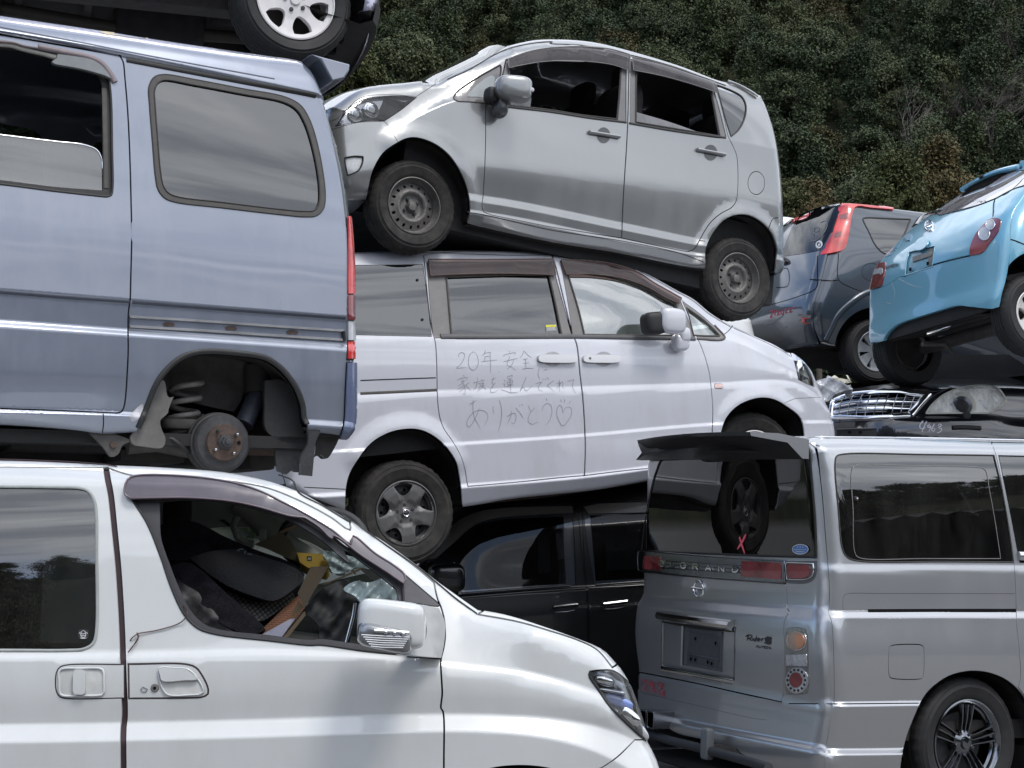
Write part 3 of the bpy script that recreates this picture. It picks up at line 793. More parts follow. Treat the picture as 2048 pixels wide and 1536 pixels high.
# ================================================================== silver-green compact wagon on top of the white minivan
G_dark=glassm('tinted_window',(.85, .9, .95), .30,1.62,dirt=.015,boost=1.5)
G_priv=glassm('privacy_window',(.8, .85, .9), .10,1.62,dirt=.02,boost=2.2)
G_clear=glassm('clear_window',(.90, .97, .94), .88,1.55,dirt=.02)
G_visor=glassm('smoked_visor',(.60, .50, .50), .45,1.5,dirt=.09,dirtcol=(.35, .31, .31))
P_move=paint('grey_green_metallic_paint',(.255, .262, .268),metallic=.5,rough=.32,coat=1.0,dust=.16)
def build_move():
 C=Car('compact_car','grey-green metallic compact wagon with bare steel wheels, nose up on the white minivan roof','car',(828,410),9.25,30,-6.5,W=1.475)
 C.face=-1
 C.set_lines([
  (ZF((640,200),(842,170),(910,147),(988,110),(1068,84),(1119,82),(1240,101),(1342,131),(1455,170),(1560,205)),((640, .08),(850, .11),(960, .17)),0),
  (ZF((640,262),(800,225),(905,190),(960,150),(1011,118),(1080,98),(1180,99),(1256,113),(1342,142),(1425,168),(1492,200),(1560,240)),((640, .04),(850, .06),(960, .115)),0),
  (ZF((640,300),(780,262),(908,203),(971,209),(1100,227),(1255,248),(1457,279),(1560,300)), .022,1),
  (ZF((640,330),(800,300),(993,290),(1250,318),(1478,350),(1560,370)), .004,0),
  (ZF((640,340),(800,318),(993,319),(1100,331),(1245,348),(1473,379),(1560,395)),-.004,1),
  (ZF((640,352),(800,330),(993,331),(1100,343),(1245,361),(1473,392),(1560,408)),-.006,0),
  (ZF((640,385),(800,385),(963,392),(1243,446),(1390,477),(1560,510)), .020,1),
  (ZF((640,394),(800,395),(963,404),(1243,459),(1390,489),(1560,520)), .002,1),
  (ZF((640,420),(800,420),(963,424),(1243,478),(1388,505),(1560,540)), .012,1),
  (ZF((640,426),(932,428),(963,430),(1243,484),(1388,511),(1560,546)), .000,1),
  (ZF((640,446),(932,446),(1100,485),(1240,507),(1403,538),(1560,570)), .045,0),
 ],640,1570)
 C.outline([
  ('front', .13,ZF((733,402),(700,405),(672,396),(655,360),(646,300),(645,250),(656,218))),
  ('hood', .09,ZF((656,218),(672,207),(715,180),(760,171),(820,166),(846,164))),
  ('windshield', .035,ZF((846,164),(871,166),(910,146),(988,108),(1008,95))),
  ('roof', .085,ZF((1008,95),(1045,85),(1068,81),(1119,80),(1179,85),(1240,99),(1342,129),(1423,159),(1455,168),(1496,181),(1510,192))),
  ('rear', .12,ZF((1510,192),(1524,221),(1540,270),(1550,322),(1556,383),(1558,435),(1559,484),(1558,524),(1555,542),(1548,552))),
  ('bottom', .02,ZF((1548,552),(1403,540),(1240,508),(1100,485),(932,448),(733,402))),
 ])
 S=C.side
 a1=S.loop(Z3((975,1290,1),(990,1200),(975,1080),(930,960),(860,850),(780,780),(700,740),(620,722),(560,730),(500,760),(430,810),(380,880),(345,960),(325,1050),(305,1140,1),(300,1330,1),(975,1400,1)))
 a2=S.loop(Z4((765,1185,1),(760,1100),(775,1050),(810,990),(860,940),(920,918),(980,922),(1040,955),(1090,1010),(1115,1080),(1120,1140),(1115,1216,1),(1115,1330,1),(765,1300,1)))
 f1=S.loop(Z3((990,1215),(990,1200),(975,1080),(930,960),(860,850),(780,780),(700,740),(620,722),(560,730),(500,760)),False)
 f2=S.loop(Z4((768,1140),(760,1100),(775,1050),(810,990),(860,940),(920,918),(980,922),(1040,955),(1090,1010),(1115,1080)),False)
 C.bumps=[(f1, .026, .135),(f2, .022, .10)]

 midL=Z4((392,128,1),(389,300),(385,460),(378,600),(370,720),(361,880),(355,1032,1))
 fd=S.loop(Z3((1105,485,1),(1103,800),(1088,1100),(1081,1180),(1092,1213),(1150,1238,1))+Z4((0,976,1),(355,1032,1))+midL[::-1][1:]+Z4((290,103),(150,88),(0,86))+Z3((1500,128),(1380,148),(1240,196,1),(1216,300),(1190,420)))
 rd=S.loop(midL+Z4((640,1092,1),(690,1098),(715,1085),(735,1055),(765,1000),(800,950),(850,908),(900,880),(922,850),(930,800),(932,700),(925,620),(905,570),(885,530),(862,430),(835,330),(812,262,1),(700,222),(550,172)))
 fw=S.loop(Z3((1246,205,1),(1380,160),(1500,138),(1700,133),(1900,150))+Z4((150,98),(290,112),(378,136,1),(376,300),(376,452,1),(200,434),(0,403))+Z3((1270,512),(1180,490),(1112,482,1),(1195,400),(1225,300)))
 rw=S.loop(Z4((402,146,1),(550,184),(700,234),(803,270,1),(835,380),(872,528,1),(860,534),(640,504),(398,462,1),(400,300)))
 q1=S.loop(Z3((892,458),(893,445),(915,412),(1050,318),(1203,232,1),(1210,250),(1196,340),(1150,430),(1098,488,1),(1000,480),(915,474)))
 q2=S.loop(Z4((822,270,1),(900,300),(950,330),(970,370),(966,430),(938,490),(897,528,1),(872,450),(845,350)))
 head=S.loop(Z3((98,645,1),(130,590),(180,530),(250,480),(320,455),(450,441),(560,441),(645,450,1),(540,535),(430,608,1),(330,607),(200,622)))
 fog=S.loop(Z3((165,852,1),(230,842),(288,845,1),(286,880),(260,935),(185,972,1),(170,900)))
 lid=S.loop([(1512.6+17*math.cos(a),366+23.5*math.sin(a))for a in np.linspace(0,6.283,16,endpoint=False)])
 bumper=S.loop(ZF((655,262,1))+Z3((110,655),(250,618),(400,610,1),(432,612),(480,680),(520,748,1),(430,830,1),(300,1100,1),(303,1345,1),(-40,1345,1),(-60,700,1)))
 hoodl=S.loop(Z3((-40,640,1),(100,600,1),(130,578),(250,465),(330,438),(450,432),(645,443,1),(775,358,1),(700,330,1),(300,300,1),(0,450,1)))
 A=[a1,a2]
 rg=C.rings()
 body=S.mesh('side_panel',C.out,P_move,holes=A+[fd,rd,q1,q2,head,bumper,hoodl,lid],parent=C.root,rings=rg,gap=.0015)
 S.mesh('hood',hoodl,P_move,holes=[head],parent=C.root,rings=rg,gap=.002)
 S.mesh('front_bumper',bumper,P_move,holes=A+[fog],parent=C.root,rings=rg,gap=.002)
 d1=S.mesh('front_door',fd,P_move,holes=[fw],parent=C.root,gap=.0045)
 d2=S.mesh('rear_door',rd,P_move,holes=[rw]+A,parent=C.root,gap=.0045)
 S.mesh('fuel_lid',lid,P_move,parent=C.root,gap=.004)

 gl1=S.loop(Z3((1262,212,1),(1500,148),(1750,140),(1950,160))+Z4((150,105),(355,140,1),(346,300),(334,442,1),(150,420),(0,396))+Z3((1270,503,1),(1266,380)))
 gl2=S.loop(Z4((428,160,1),(600,205),(795,272,1),(822,420),(842,526,1),(640,492),(426,456,1),(427,300)))
 s1=S.mesh('window_frame',fw,M_trim,holes=[gl1],parent=d1,off=-.004,gap=.0005)
 s2=S.mesh('window_frame',rw,M_trim,holes=[gl2],parent=d2,off=-.004,gap=.0005)
 half=S.loop(Z3((1262,400,1),(1300,400,1),(1420,450,1),(1410,520,1),(1268,508,1)))
 S.mesh('window_pane',half,G_dark,parent=d1,off=-.016,skirt=0,sp=.06)
 low=S.loop(Z4((424,400,1),(600,452),(790,520,1),(700,506),(424,458,1)))
 S.mesh('window_pane',low,plain('dusty_glass_edge',(.17, .17, .18), .25),parent=d2,off=-.014,skirt=0,sp=.08)
 S.mesh('quarter_window',q2,G_priv,parent=C.root,off=-.003,gap=.002)
 S.ribbon('window_seal',q2, .010,M_rubber,C.root, .004,closed=True)
 S.mesh('quarter_window',q1,plain('window_border_print',(.12, .11, .11), .12,coat=1),parent=C.root,off=-.004,gap=.002)
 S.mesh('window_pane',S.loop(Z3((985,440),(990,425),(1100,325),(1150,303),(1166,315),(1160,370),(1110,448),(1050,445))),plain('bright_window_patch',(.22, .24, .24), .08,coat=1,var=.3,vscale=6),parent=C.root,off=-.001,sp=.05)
 S.ribbon('window_seal',q1, .008,M_rubber,C.root, .003,closed=True)
 for lp,d in((gl1,d1),(gl2,d2)):S.ribbon('window_seal',lp, .010,M_rubber,d, .003,closed=True)
 belt=S.loop(Z3((1105,487),(1270,514))+Z4((0,405),(200,436),(378,458)),False);S.ribbon('belt_moulding',belt, .016,M_rubber,d1, .005)
 belt=S.loop(Z4((392,462),(640,504),(870,534)),False);S.ribbon('belt_moulding',belt, .016,M_rubber,d2, .005)

 v1=S.loop(Z3((1250,265,1),(1248,205,1),(1380,158),(1500,135),(1700,127),(1900,144))+Z4((150,94),(290,108),(388,135,1),(386,208,1),(300,180),(150,162),(0,160))+Z3((1750,222),(1600,216),(1450,226),(1330,248)))
 v2=S.loop(Z4((400,146,1),(550,182),(700,230),(806,266,1),(820,318,1),(700,278),(550,236),(404,206,1)))
 M_visor=glassm('grey_smoked_visor',(.50, .44, .45), .28,1.5,dirt=.16,dirtcol=(.24, .21, .22))
 for v,d in((v1,d1),(v2,d2)):
  S.mesh('window_visor',v,M_visor,parent=d,off=.022,skirt=.004,sp=.05)
  S.ribbon('visor_edge',v, .006,M_trim,d, .004,off=.020,closed=True)

 for(pa,pb,cc,d)in((Z4((190,508),(340,532)),Z4((228,515),(303,527)),Z4((265,522))[0],d1),(Z4((725,594),(862,620)),Z4((762,600),(828,614)),Z4((795,608))[0],d2)):
  cup=S.loop([(cc[0]+13.5*math.cos(t),cc[1]+16*math.sin(t))for t in np.linspace(0,6.283,18,endpoint=False)])
  S.mesh('handle_cup',cup,plain('handle_cup_dark',(.035, .037, .04), .35,coat=.6),parent=d,off=.0012,skirt=0,sp=.012)
  L=S.loop([pa[0],((pa[0][0]+pa[1][0])/2,(pa[0][1]+pa[1][1])/2),pa[1]],False)
  S.ribbon('door_handle',L, .026,P_move,d, .02,off=.006,step=.01)

 hb=C.inner(.035)
 S.mesh('headlight_cover',head,M_lampglass,parent=C.root,off=-.001,skirt=0,gap=.002,rings=rg)
 hl=hb.mesh('headlight',offset_loop(head, .006),plain('lamp_body',(.32, .33, .36), .2,metallic=.8,var=.3),parent=C.root,skirt=0,rings=rg)
 for(x,y,r)in((245,560,52),(350,530,55)):
  c=S.P(S.un(Z3((x,y))))[0]
  for(rr,dd,mt)in((r/3.34/330, .012,M_chrome),(r/3.34/330* .8, .008,M_reflector),(r/3.34/330* .45, .004,M_clearlamp)):
   lathe_at('lamp_bowl',(c[0],c[1]+dd,c[2]),rr, .02,mt,hl)

 S.mesh('fog_lamp',fog,M_clearlamp,parent=C.root,off=-.008,gap=.004,rings=rg);S.ribbon('fog_lamp_bezel',fog, .008,M_black,C.root, .003,closed=True)

 c=C.at(Z3((1290,392)),-.14)[0]
 mi=blob('mirror',c,(.235, .15, .155),P_move,C.root,(.55, .6),taper=(.10, .1),rot=Matrix.Rotation(R_(-2),3,'Y')@Matrix.Rotation(R_(-14),3,'Z'))
 blob('mirror_foot',C.at(Z3((1205,500)),-.05)[0],(.085, .12, .17),plain('dark_mirror_base',(.06, .065, .07), .3,coat=.5),mi,(.6, .6))
 blob('mirror_arm',C.at(Z3((1140,435)),-.05)[0],(.075, .10, .10),M_black,mi,(.6, .6))
 blob('turn_signal',C.at(Z3((1365,398)),-.205)[0],(.125, .03, .032),M_clearlamp,mi,(.5, .5),rot=Matrix.Rotation(R_(-8),3,'Y')@Matrix.Rotation(R_(-14),3,'Z'))

 C.rim('hood','hood_top',P_move, .05,pw=.8)
 C.rim('windshield','windshield',glassm('windscreen',(.9, .95, .95), .6,1.7,boost=1.3), .075,pw=.6)
 C.rim('roof','roof',P_move, .03)
 C.arch=[x for x in(locals().get('a1'),locals().get('a2'))if x is not None]
 C.rim('rear','tailgate',P_move, .05,pw=.6);C.rim('front','nose',P_move, .06,pw=.7);C.rim('bottom','underbody',M_under,-.02)

 S.ribbon('roof_rail_trim',S.loop(Z3((850,330),(1000,262),(1160,168),(1250,128),(1400,92),(1550,80))+Z4((0,66),(150,76),(345,112),(600,178),(800,250),(870,275)),False), .008,M_rubber,C.root, .003)
 sp=S.loop(Z4((880,262),(940,285),(1000,318),(1022,334)),False);S.ribbon('roof_spoiler',sp, .03,P_move,C.root, .02,off=.002)
 S.ribbon('sill_trim',S.loop(Z3((985,1216),(1100,1235))+Z4((0,990),(355,1045),(640,1105),(762,1150)),False), .006,M_rubber,C.root, .001)
 S.ribbon('bumper_gap',S.loop(Z4((742,1043),(768,1046)),False), .005,M_void,C.root, .001)
 S.ribbon('bumper_gap',S.loop(Z4((1080,990),(1105,935),(1130,930)),False), .005,M_void,C.root, .001)

 C.wheel_well(a1, .42);C.wheel_well(a2, .42)
 wheel(C,(829,411), .06, .292, .16, .178,'steel',spin=.6);wheel(C,(1478,556), .05, .292, .16, .178,'steel',spin=1.1)
 C.shell([fw,rw,q1,q2]+A)
 C.far('far_side',P_move,[gl1,gl2,q2],G_dark,arches=A)

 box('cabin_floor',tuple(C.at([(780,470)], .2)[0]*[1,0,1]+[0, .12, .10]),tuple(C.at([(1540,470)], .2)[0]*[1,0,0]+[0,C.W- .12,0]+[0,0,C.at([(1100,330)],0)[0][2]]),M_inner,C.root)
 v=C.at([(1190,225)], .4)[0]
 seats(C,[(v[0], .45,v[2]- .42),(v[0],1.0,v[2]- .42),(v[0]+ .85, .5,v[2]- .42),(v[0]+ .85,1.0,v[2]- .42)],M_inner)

 w0=C.at([(829,411)], .1)[0];w1=C.at([(1478,556)], .1)[0]
 tube('front_axle',[w0+[0, .22,0],w0+[0,C.W- .25,0]], .03,M_rust,C.root);tube('rear_axle',[w1+[0, .22,0],w1+[0,C.W- .25,0]], .035,M_rust,C.root)
 b=C.at([(1330,540)], .35)[0]
 blob('fuel_tank',b+[.0, .35, .06],(.7, .8, .18),M_under,C.root,(.3, .3));tube('exhaust_pipe',[b+[-.9, .2, .05],b+[-.2, .2,-.02],b+[.5, .25, .02]], .028,M_rust,C.root)
 for q in(w0,w1):
  wheel_far=[o for o in C.root.children if o.name.startswith('wheel')][0]
  e=wheel_far.copy();COL.objects.link(e);e.parent=C.root;e.location=q+np.array([0,C.W- .11,0]);e.rotation_euler=(0,0,math.pi)
  for ch in wheel_far.children:c2=ch.copy();COL.objects.link(c2);c2.parent=e
 return C
Z20=Zm(0,0,6.4);Z21=Zm(240,680,4.096);Z22=Zm(1340,540,5.486);Z23=Zm(840,990,4.452)
# ================================================================== white minivan with the farewell message
P_pearl=paint('pearl_white_paint',(.56, .57, .625),metallic=.0,rough=.32,dust=.22,dustcol=(.36, .35, .33))
M_bvisor=glassm('brown_smoked_visor',(.62, .42, .38), .45,1.5,dirt=.16,dirtcol=(.20, .14, .135))
M_pen=plain('grey_marker_ink',(.22, .23, .25), .6,var=.2)
def build_message_van():
 C=Car('message_minivan','white minivan with a handwritten Japanese farewell and heart on its sliding door','minivan',(815,1025),9.3,27,7,W=1.695)
 C.face=1
 C.set_lines([
  (ZF((560,510),(718,503),(850,500),(1104,502),(1232,520),(1300,549),(1385,596),(1463,650),(1578,704),(1660,745)),((1300, .16),(1450, .12),(1560, .05)),0),
  (ZF((560,532),(718,528),(850,526),(1104,523),(1200,530),(1270,552),(1358,600),(1440,655),(1560,716),(1660,762)),((1300, .12),(1430, .09),(1560, .03)),0),
  (ZF((560,673),(718,672),(1146,675),(1300,679),(1447,678),(1560,726),(1660,775)),((1400, .022),(1560, .012)),1),
  (ZF((560,682),(718,681),(1146,684),(1300,687),(1447,687),(1560,734),(1660,784)), .010,0),
  (ZF((560,752),(718,748),(1160,744),(1430,744),(1590,752),(1660,797)),-.004,0),
  (ZF((560,792),(718,788),(875,781),(1167,773),(1422,766),(1590,765),(1660,812)), .000,1),
  (ZF((560,804),(718,800),(875,793),(1167,785),(1422,777),(1590,776),(1660,822)),-.012,0),
  (ZF((560,906),(721,897),(900,886),(1167,868),(1422,846),(1660,840)), .004,1),
  (ZF((560,911),(721,902),(900,891),(1167,873),(1422,851),(1660,846)),-.006,1),
  (ZF((560,990),(690,984),(935,968),(1169,948),(1420,915),(1660,885)), .012,1),
  (ZF((560,1000),(690,992),(925,976),(1169,956),(1420,922),(1660,890)),-.006,1),
  (ZF((560,1025),(690,1021),(925,1012),(1200,979),(1437,938),(1660,905)), .05,0),
 ],540,1680)
 C.outline([
  ('roof', .07,ZF((592,520),(640,510),(718,505),(850,502),(1104,504),(1182,511),(1232,522))),
  ('windshield', .035,ZF((1232,522),(1270,536),(1300,551),(1351,580),(1385,598),(1419,626),(1463,653))),
  ('hood', .05,ZF((1463,653),(1520,678),(1554,693),(1578,707))),
  ('front', .10,ZF((1578,707),(1600,722),(1616,742),(1628,771),(1640,795),(1652,822),(1661,850),(1664,875),(1662,905),(1654,935))),
  ('bottom', .02,ZF((1654,935),(1437,938),(1200,979),(1017,999),(925,1014),(690,1022))),
  ('bottom', .02,ZF((690,1022),(640,1002),(600,985),(566,968))),
  ('rear', .09,ZF((566,968),(552,900),(548,820),(550,700),(562,600),(575,545),(592,520))),
 ])
 S=C.side;rg=C.rings()
 a2=S.loop(Z5((218,1310,1),(218,1296,1),(220,1200),(235,1130),(280,1040),(340,970),(420,925),(500,908),(570,912),(640,945),(700,1000),(740,1060),(765,1130),(775,1200),(780,1285,1),(780,1400,1),(218,1400,1)))
 a1=S.loop(Z6((1045,1400,1),(1045,1230,1),(1060,1130),(1090,1050),(1150,985),(1230,945),(1310,932),(1380,945),(1450,985),(1510,1030),(1550,1080),(1562,1150),(1562,1250,1),(1562,1400,1)))
 f1=S.loop(Z6((1062,1130),(1090,1050),(1150,985),(1230,945),(1310,932),(1380,945),(1450,985),(1510,1030)),False)
 f2=S.loop(Z5((280,1040),(340,970),(420,925),(500,908),(570,912),(640,945),(700,1000),(740,1060)),False)
 C.bumps=[(f1, .022, .11),(f2, .026, .12)]
 mid=Z5((1206,60,1),(1228,130),(1270,300),(1310,455),(1328,500),(1345,650),(1358,760),(1366,880),(1370,1000),(1366,1132,1))
 rdp=Z5((592,70,1),(598,130),(612,280),(634,440),(648,490),(655,600),(660,780),(672,860),(692,910),(730,965),(770,1035),(790,1100),(800,1160),(805,1184,1),(900,1176),(1100,1158),(1250,1142))+mid[::-1]+Z5((1000,56),(700,58))
 rd=S.loop(rdp)
 fdp=mid+Z6((500,1364),(750,1338),(960,1300),(1000,1290,1),(1012,1240),(1019,1135),(1022,1000),(1015,900),(1000,780),(962,650),(925,566,1),(880,450),(832,338,1),(750,296),(650,240),(570,186),(450,143),(300,118),(130,100))
 fd=S.loop(fdp)
 q=S.loop(Z5((-60,128,1),(283,121),(590,116,1),(612,280),(632,464,1),(450,460),(283,456),(-80,452,1)))
 fw=S.loop(Z6((122,128,1),(300,140),(450,163),(570,207),(650,260),(750,316),(826,356,1),(870,460),(912,574,1),(550,566),(196,560,1),(160,330)))
 rw=S.loop(Z5((612,112,1),(900,108),(1206,104,1),(1260,300),(1305,460,1),(950,466),(642,468,1),(625,300)))
 fq=S.loop(Z6((845,362,1),(950,440),(1030,510),(1075,553),(1086,572),(1080,583,1),(1000,582),(918,576,1),(880,460)))
 head=S.loop(Z22((1315,900),(1325,895,1),(1400,930),(1470,1000),(1530,1100),(1570,1200),(1590,1285,1),(1500,1250),(1410,1205,1),(1390,1120),(1360,1000)))
 bump_=S.loop(Z6((1430,990,1),(1445,965),(1510,935,1),(1655,930,1),(1800,930,1),(1800,1400,1),(1430,1400,1)))
 mark=S.loop(rrect(Z6((1030,848),(1078,849),(1080,878),(1031,877))))
 g_r=S.loop(Z5((703,178,1),(950,170),(1195,166,1),(1225,300),(1256,454,1),(1000,454),(727,453,1)))
 g_f=S.loop(Z6((160,185,1),(300,195),(450,218),(600,272),(740,345),(800,377,1),(836,470),(872,562,1),(550,562),(262,558,1),(230,420)))
 g_q=S.loop(Z6((866,400,1),(960,467),(1040,540),(1062,566,1),(980,566),(908,562,1)))
 body=S.mesh('side_panel',C.out,P_pearl,holes=[a1,a2,rd,fd,q,fq,head,bump_,mark],parent=C.root,rings=rg,gap=.0015)
 d1=S.mesh('front_door',fd,P_pearl,holes=[fw,a1],parent=C.root,gap=.0055)
 d2=S.mesh('sliding_door',rd,P_pearl,holes=[rw,a2],parent=C.root,gap=.0055)
 S.mesh('front_bumper',bump_,P_pearl,holes=[a1],parent=C.root,gap=.0015,rings=rg)
 S.mesh('quarter_window',q,G_priv,parent=C.root,off=-.002,gap=.002)
 for p in Z5((563,192),(587,382)):
  c=S.P(S.un([p]))[0];lathe_at('window_bolt',(c[0],c[1]- .006,c[2]), .009, .01,M_black,C.root)
 M_ft=plain('grey_window_frame',(.20, .19, .185), .45,var=.15)
 fr2=S.mesh('window_frame',rw,M_ft,holes=[g_r],parent=d2,off=-.003);fr1=S.mesh('window_frame',fw,M_ft,holes=[g_f],parent=d1,off=-.003)
 S.mesh('quarter_window_frame',fq,M_ft,holes=[g_q],parent=C.root,off=-.002,gap=.001)
 S.mesh('window_pane',g_r,G_priv,parent=d2,off=-.012,skirt=0,sp=.1)
 G_g=glassm('greenish_door_glass',(.80, .95, .88), .75,1.9,dirt=.12,boost=3.0,dirtcol=(.60, .70, .64))
 S.mesh('window_pane',g_f,G_g,parent=d1,off=-.012,skirt=0,sp=.1);S.mesh('quarter_window',g_q,G_g,parent=C.root,off=-.012,skirt=0,sp=.1)
 S.ribbon('window_seal',g_r, .012,M_browntrim,d2, .004,closed=True);S.ribbon('window_seal',g_f, .012,M_browntrim,d1, .004,closed=True);S.ribbon('window_seal',g_q, .010,M_browntrim,C.root, .004,closed=True)
 S.ribbon('belt_moulding',S.loop(Z5((675,463),(950,464),(1306,463)),False), .036,plain('dark_belt_moulding',(.09, .09, .095), .5),d2, .008)
 S.ribbon('belt_moulding',S.loop(Z6((0,570),(196,571),(550,577),(916,583)),False), .030,plain('dark_belt_moulding',(.09, .09, .095), .5),d1, .008)
 S.ribbon('belt_moulding',S.loop(Z6((925,585),(1080,588),(1092,575),(1030,502)),False), .014,M_browntrim,C.root, .004)
 v2=S.loop(Z5((612,100,1),(900,100),(1208,98,1),(1222,172,1),(1000,166),(800,168),(622,176,1)))
 v1=S.loop(Z6((118,124,1),(300,134),(450,158),(570,200),(650,252),(750,308),(826,350,1),(812,380,1),(740,350),(640,292),(560,258),(450,226),(300,208),(150,208,1)))
 for v,d in((v1,d1),(v2,d2)):
  S.mesh('window_visor',v,M_bvisor,parent=d,off=.020,skirt=.01,sp=.06);S.ribbon('visor_edge',v, .008,plain('brown_visor_edge',(.09, .055, .05), .3),d, .004,off=.018,closed=True)

 S.ribbon('panel_crease',S.loop(Z5((290,674),(450,668),(652,661)),False), .006,M_void,C.root, .0008)
 S.ribbon('slide_rail',S.loop(Z5((290,737),(450,730),(655,720)),False), .018,M_browntrim,C.root, .002)
 S.ribbon('bumper_gap',S.loop(Z5((20,1186),(218,1196)),False), .004,M_void,C.root, .0006)
 S.ribbon('roof_gutter',S.loop(Z5((100,66),(590,62),(1200,66))+Z6((60,70),(300,102),(450,132),(560,172),(650,218),(800,303),(900,358),(1000,438),(1125,515)),False), .005,M_black,C.root, .001)
 S.ribbon('hood_gap',S.loop(Z6((1138,506),(1110,540),(1088,556)),False), .005,M_void,C.root, .001)
 S.ribbon('hood_gap',S.loop(Z6((1145,522),(1250,568),(1350,613),(1440,660),(1480,688)),False), .004,M_void,C.root, .001)

 P_h=paint('handle_white_plastic',(.62, .62, .64),rough=.35,dust=.1)
 for(q_,cc,d,key)in((Z6((250,682),(468,680),(468,728),(250,726)),Z6((375,704))[0],d1,Z6((286,702))[0]),(Z5((1138,552),(1322,552),(1324,592),(1140,590)),Z5((1212,572))[0],d2,None)):
  cup=S.loop([(cc[0]+19*math.cos(t),cc[1]+15*math.sin(t))for t in np.linspace(0,6.283,20,endpoint=False)])
  S.mesh('handle_cup',cup,plain('handle_recess_grey',(.34, .34, .36), .5),parent=d,off=.001,skirt=0,sp=.02)
  lp=S.loop(rrect([(*p, .25)for p in q_]));S.mesh('door_handle',lp,P_h,parent=d,off=.022,skirt=.022,sp=.03)
  S.ribbon('handle_outline',lp, .004,plain('handle_shadow_gap',(.10, .10, .11), .6),d, .001,closed=True)
  if key:c=S.P(S.un([key]), .023)[0];lathe_at('key_lock',tuple(c), .010, .004,M_steelw,d)
 S.mesh('side_marker',mark,tail_mat('pale_marker_lens',(.55, .38, .34)),parent=C.root,off=.003,gap=.002)

 S.mesh('headlight_cover',head,M_lampglass,parent=C.root,off=0,skirt=0,gap=.002,rings=rg)
 hb=C.inner(.03);hl=hb.mesh('headlight',offset_loop(head, .008),plain('yellowed_lamp_body',(.26, .27, .24), .25,metallic=.6,var=.5,vscale=18),parent=C.root,skirt=0,rings=rg)
 S.mesh('turn_lens',S.loop(Z22((1322,900,1),(1400,932),(1470,1000),(1490,1030,1),(1420,1005),(1350,990,1))),tail_mat('pale_blue_lens',(.45, .49, .60)),parent=C.root,off=.001,skirt=0,rings=rg)
 c=S.P(S.un(Z22((1450,1130))))[0];blob('lamp_bowl',(c[0]- .01,c[1]+ .025,c[2]+ .0),(.07, .04, .19),M_chrome,hl,(.7, .7),rot=Matrix.Rotation(R_(14),3,'Y'))

 c=C.at(Z6((775,478)),-.13)[0]
 mi=blob('mirror',c,(.20, .13, .17),P_pearl,C.root,(.55, .6),rot=Matrix.Rotation(R_(10),3,'Y'))
 blob('mirror_glass_housing',C.at(Z6((672,493)),-.10)[0],(.17, .14, .15),M_black,mi,(.55, .6))
 blob('mirror_foot',C.at(Z6((828,605)),-.04)[0],(.125, .09, .12),P_pearl,mi,(.7, .7));blob('mirror_arm',C.at(Z6((845,560)),-.05)[0],(.09, .09, .10),P_pearl,mi,(.6, .6))
 C.rim('roof','roof',P_pearl, .03);C.rim('windshield','windshield',G_clear, .07,pw=.6);C.rim('hood','hood_top',P_pearl, .035,pw=.5);C.rim('front','nose',P_pearl, .12,pw=.8)
 C.arch=[x for x in(locals().get('a1'),locals().get('a2'))if x is not None]
 C.rim('rear','tailgate',P_pearl, .05,pw=.6);C.rim('bottom','underbody',M_under,-.02)
 C.wheel_well(a1, .45);C.wheel_well(a2, .45)
 wheel(C,(813,1026), .055, .325, .195, .198,'cap5',mat=plain('grey_wheel_cover',(.115, .113, .112), .45,metallic=.35,var=.15,coat=.2),spin=-math.pi/2,tmat=M_tyre)
 wheel(C,(1510,918), .09, .325, .195, .198,'alloy6',steer=-6,mat=M_alu,spin=.5)
 C.shell([fw,rw,q,fq,a1,a2])
 C.far('far_side',P_pearl,[g_f,g_r,q],G_dark,arches=[a1,a2])
 fl=S.un(ZF((1100,700)))[0]
 box('cabin_floor',(C.out[:,0].min()+ .35, .10,fl[1]- .55),(C.out[:,0].max()- .9,C.W- .1,fl[1]- .20),M_inner,C.root)
 seats(C,[(fl[0]+ .15, .5,fl[1]- .12),(fl[0]+ .15,1.15,fl[1]- .12),(fl[0]- .85, .5,fl[1]- .1),(fl[0]- .85,1.15,fl[1]- .1)],plain('beige_grey_upholstery',(.30, .31, .29), .85))
 blob('dashboard',(fl[0]+ .98, .85,fl[1]- .06),(.5,1.35, .26),plain('pale_dashboard',(.28, .29, .28), .7),C.root,(.4, .4))
 for p in Z5((880,1180)):tube('exhaust_pipe',[C.at([(900,1005)], .3)[0],C.at([(1100,985)], .32)[0],C.at([(1400,940)], .3)[0]], .03,M_rust,C.root)

 W=Z14
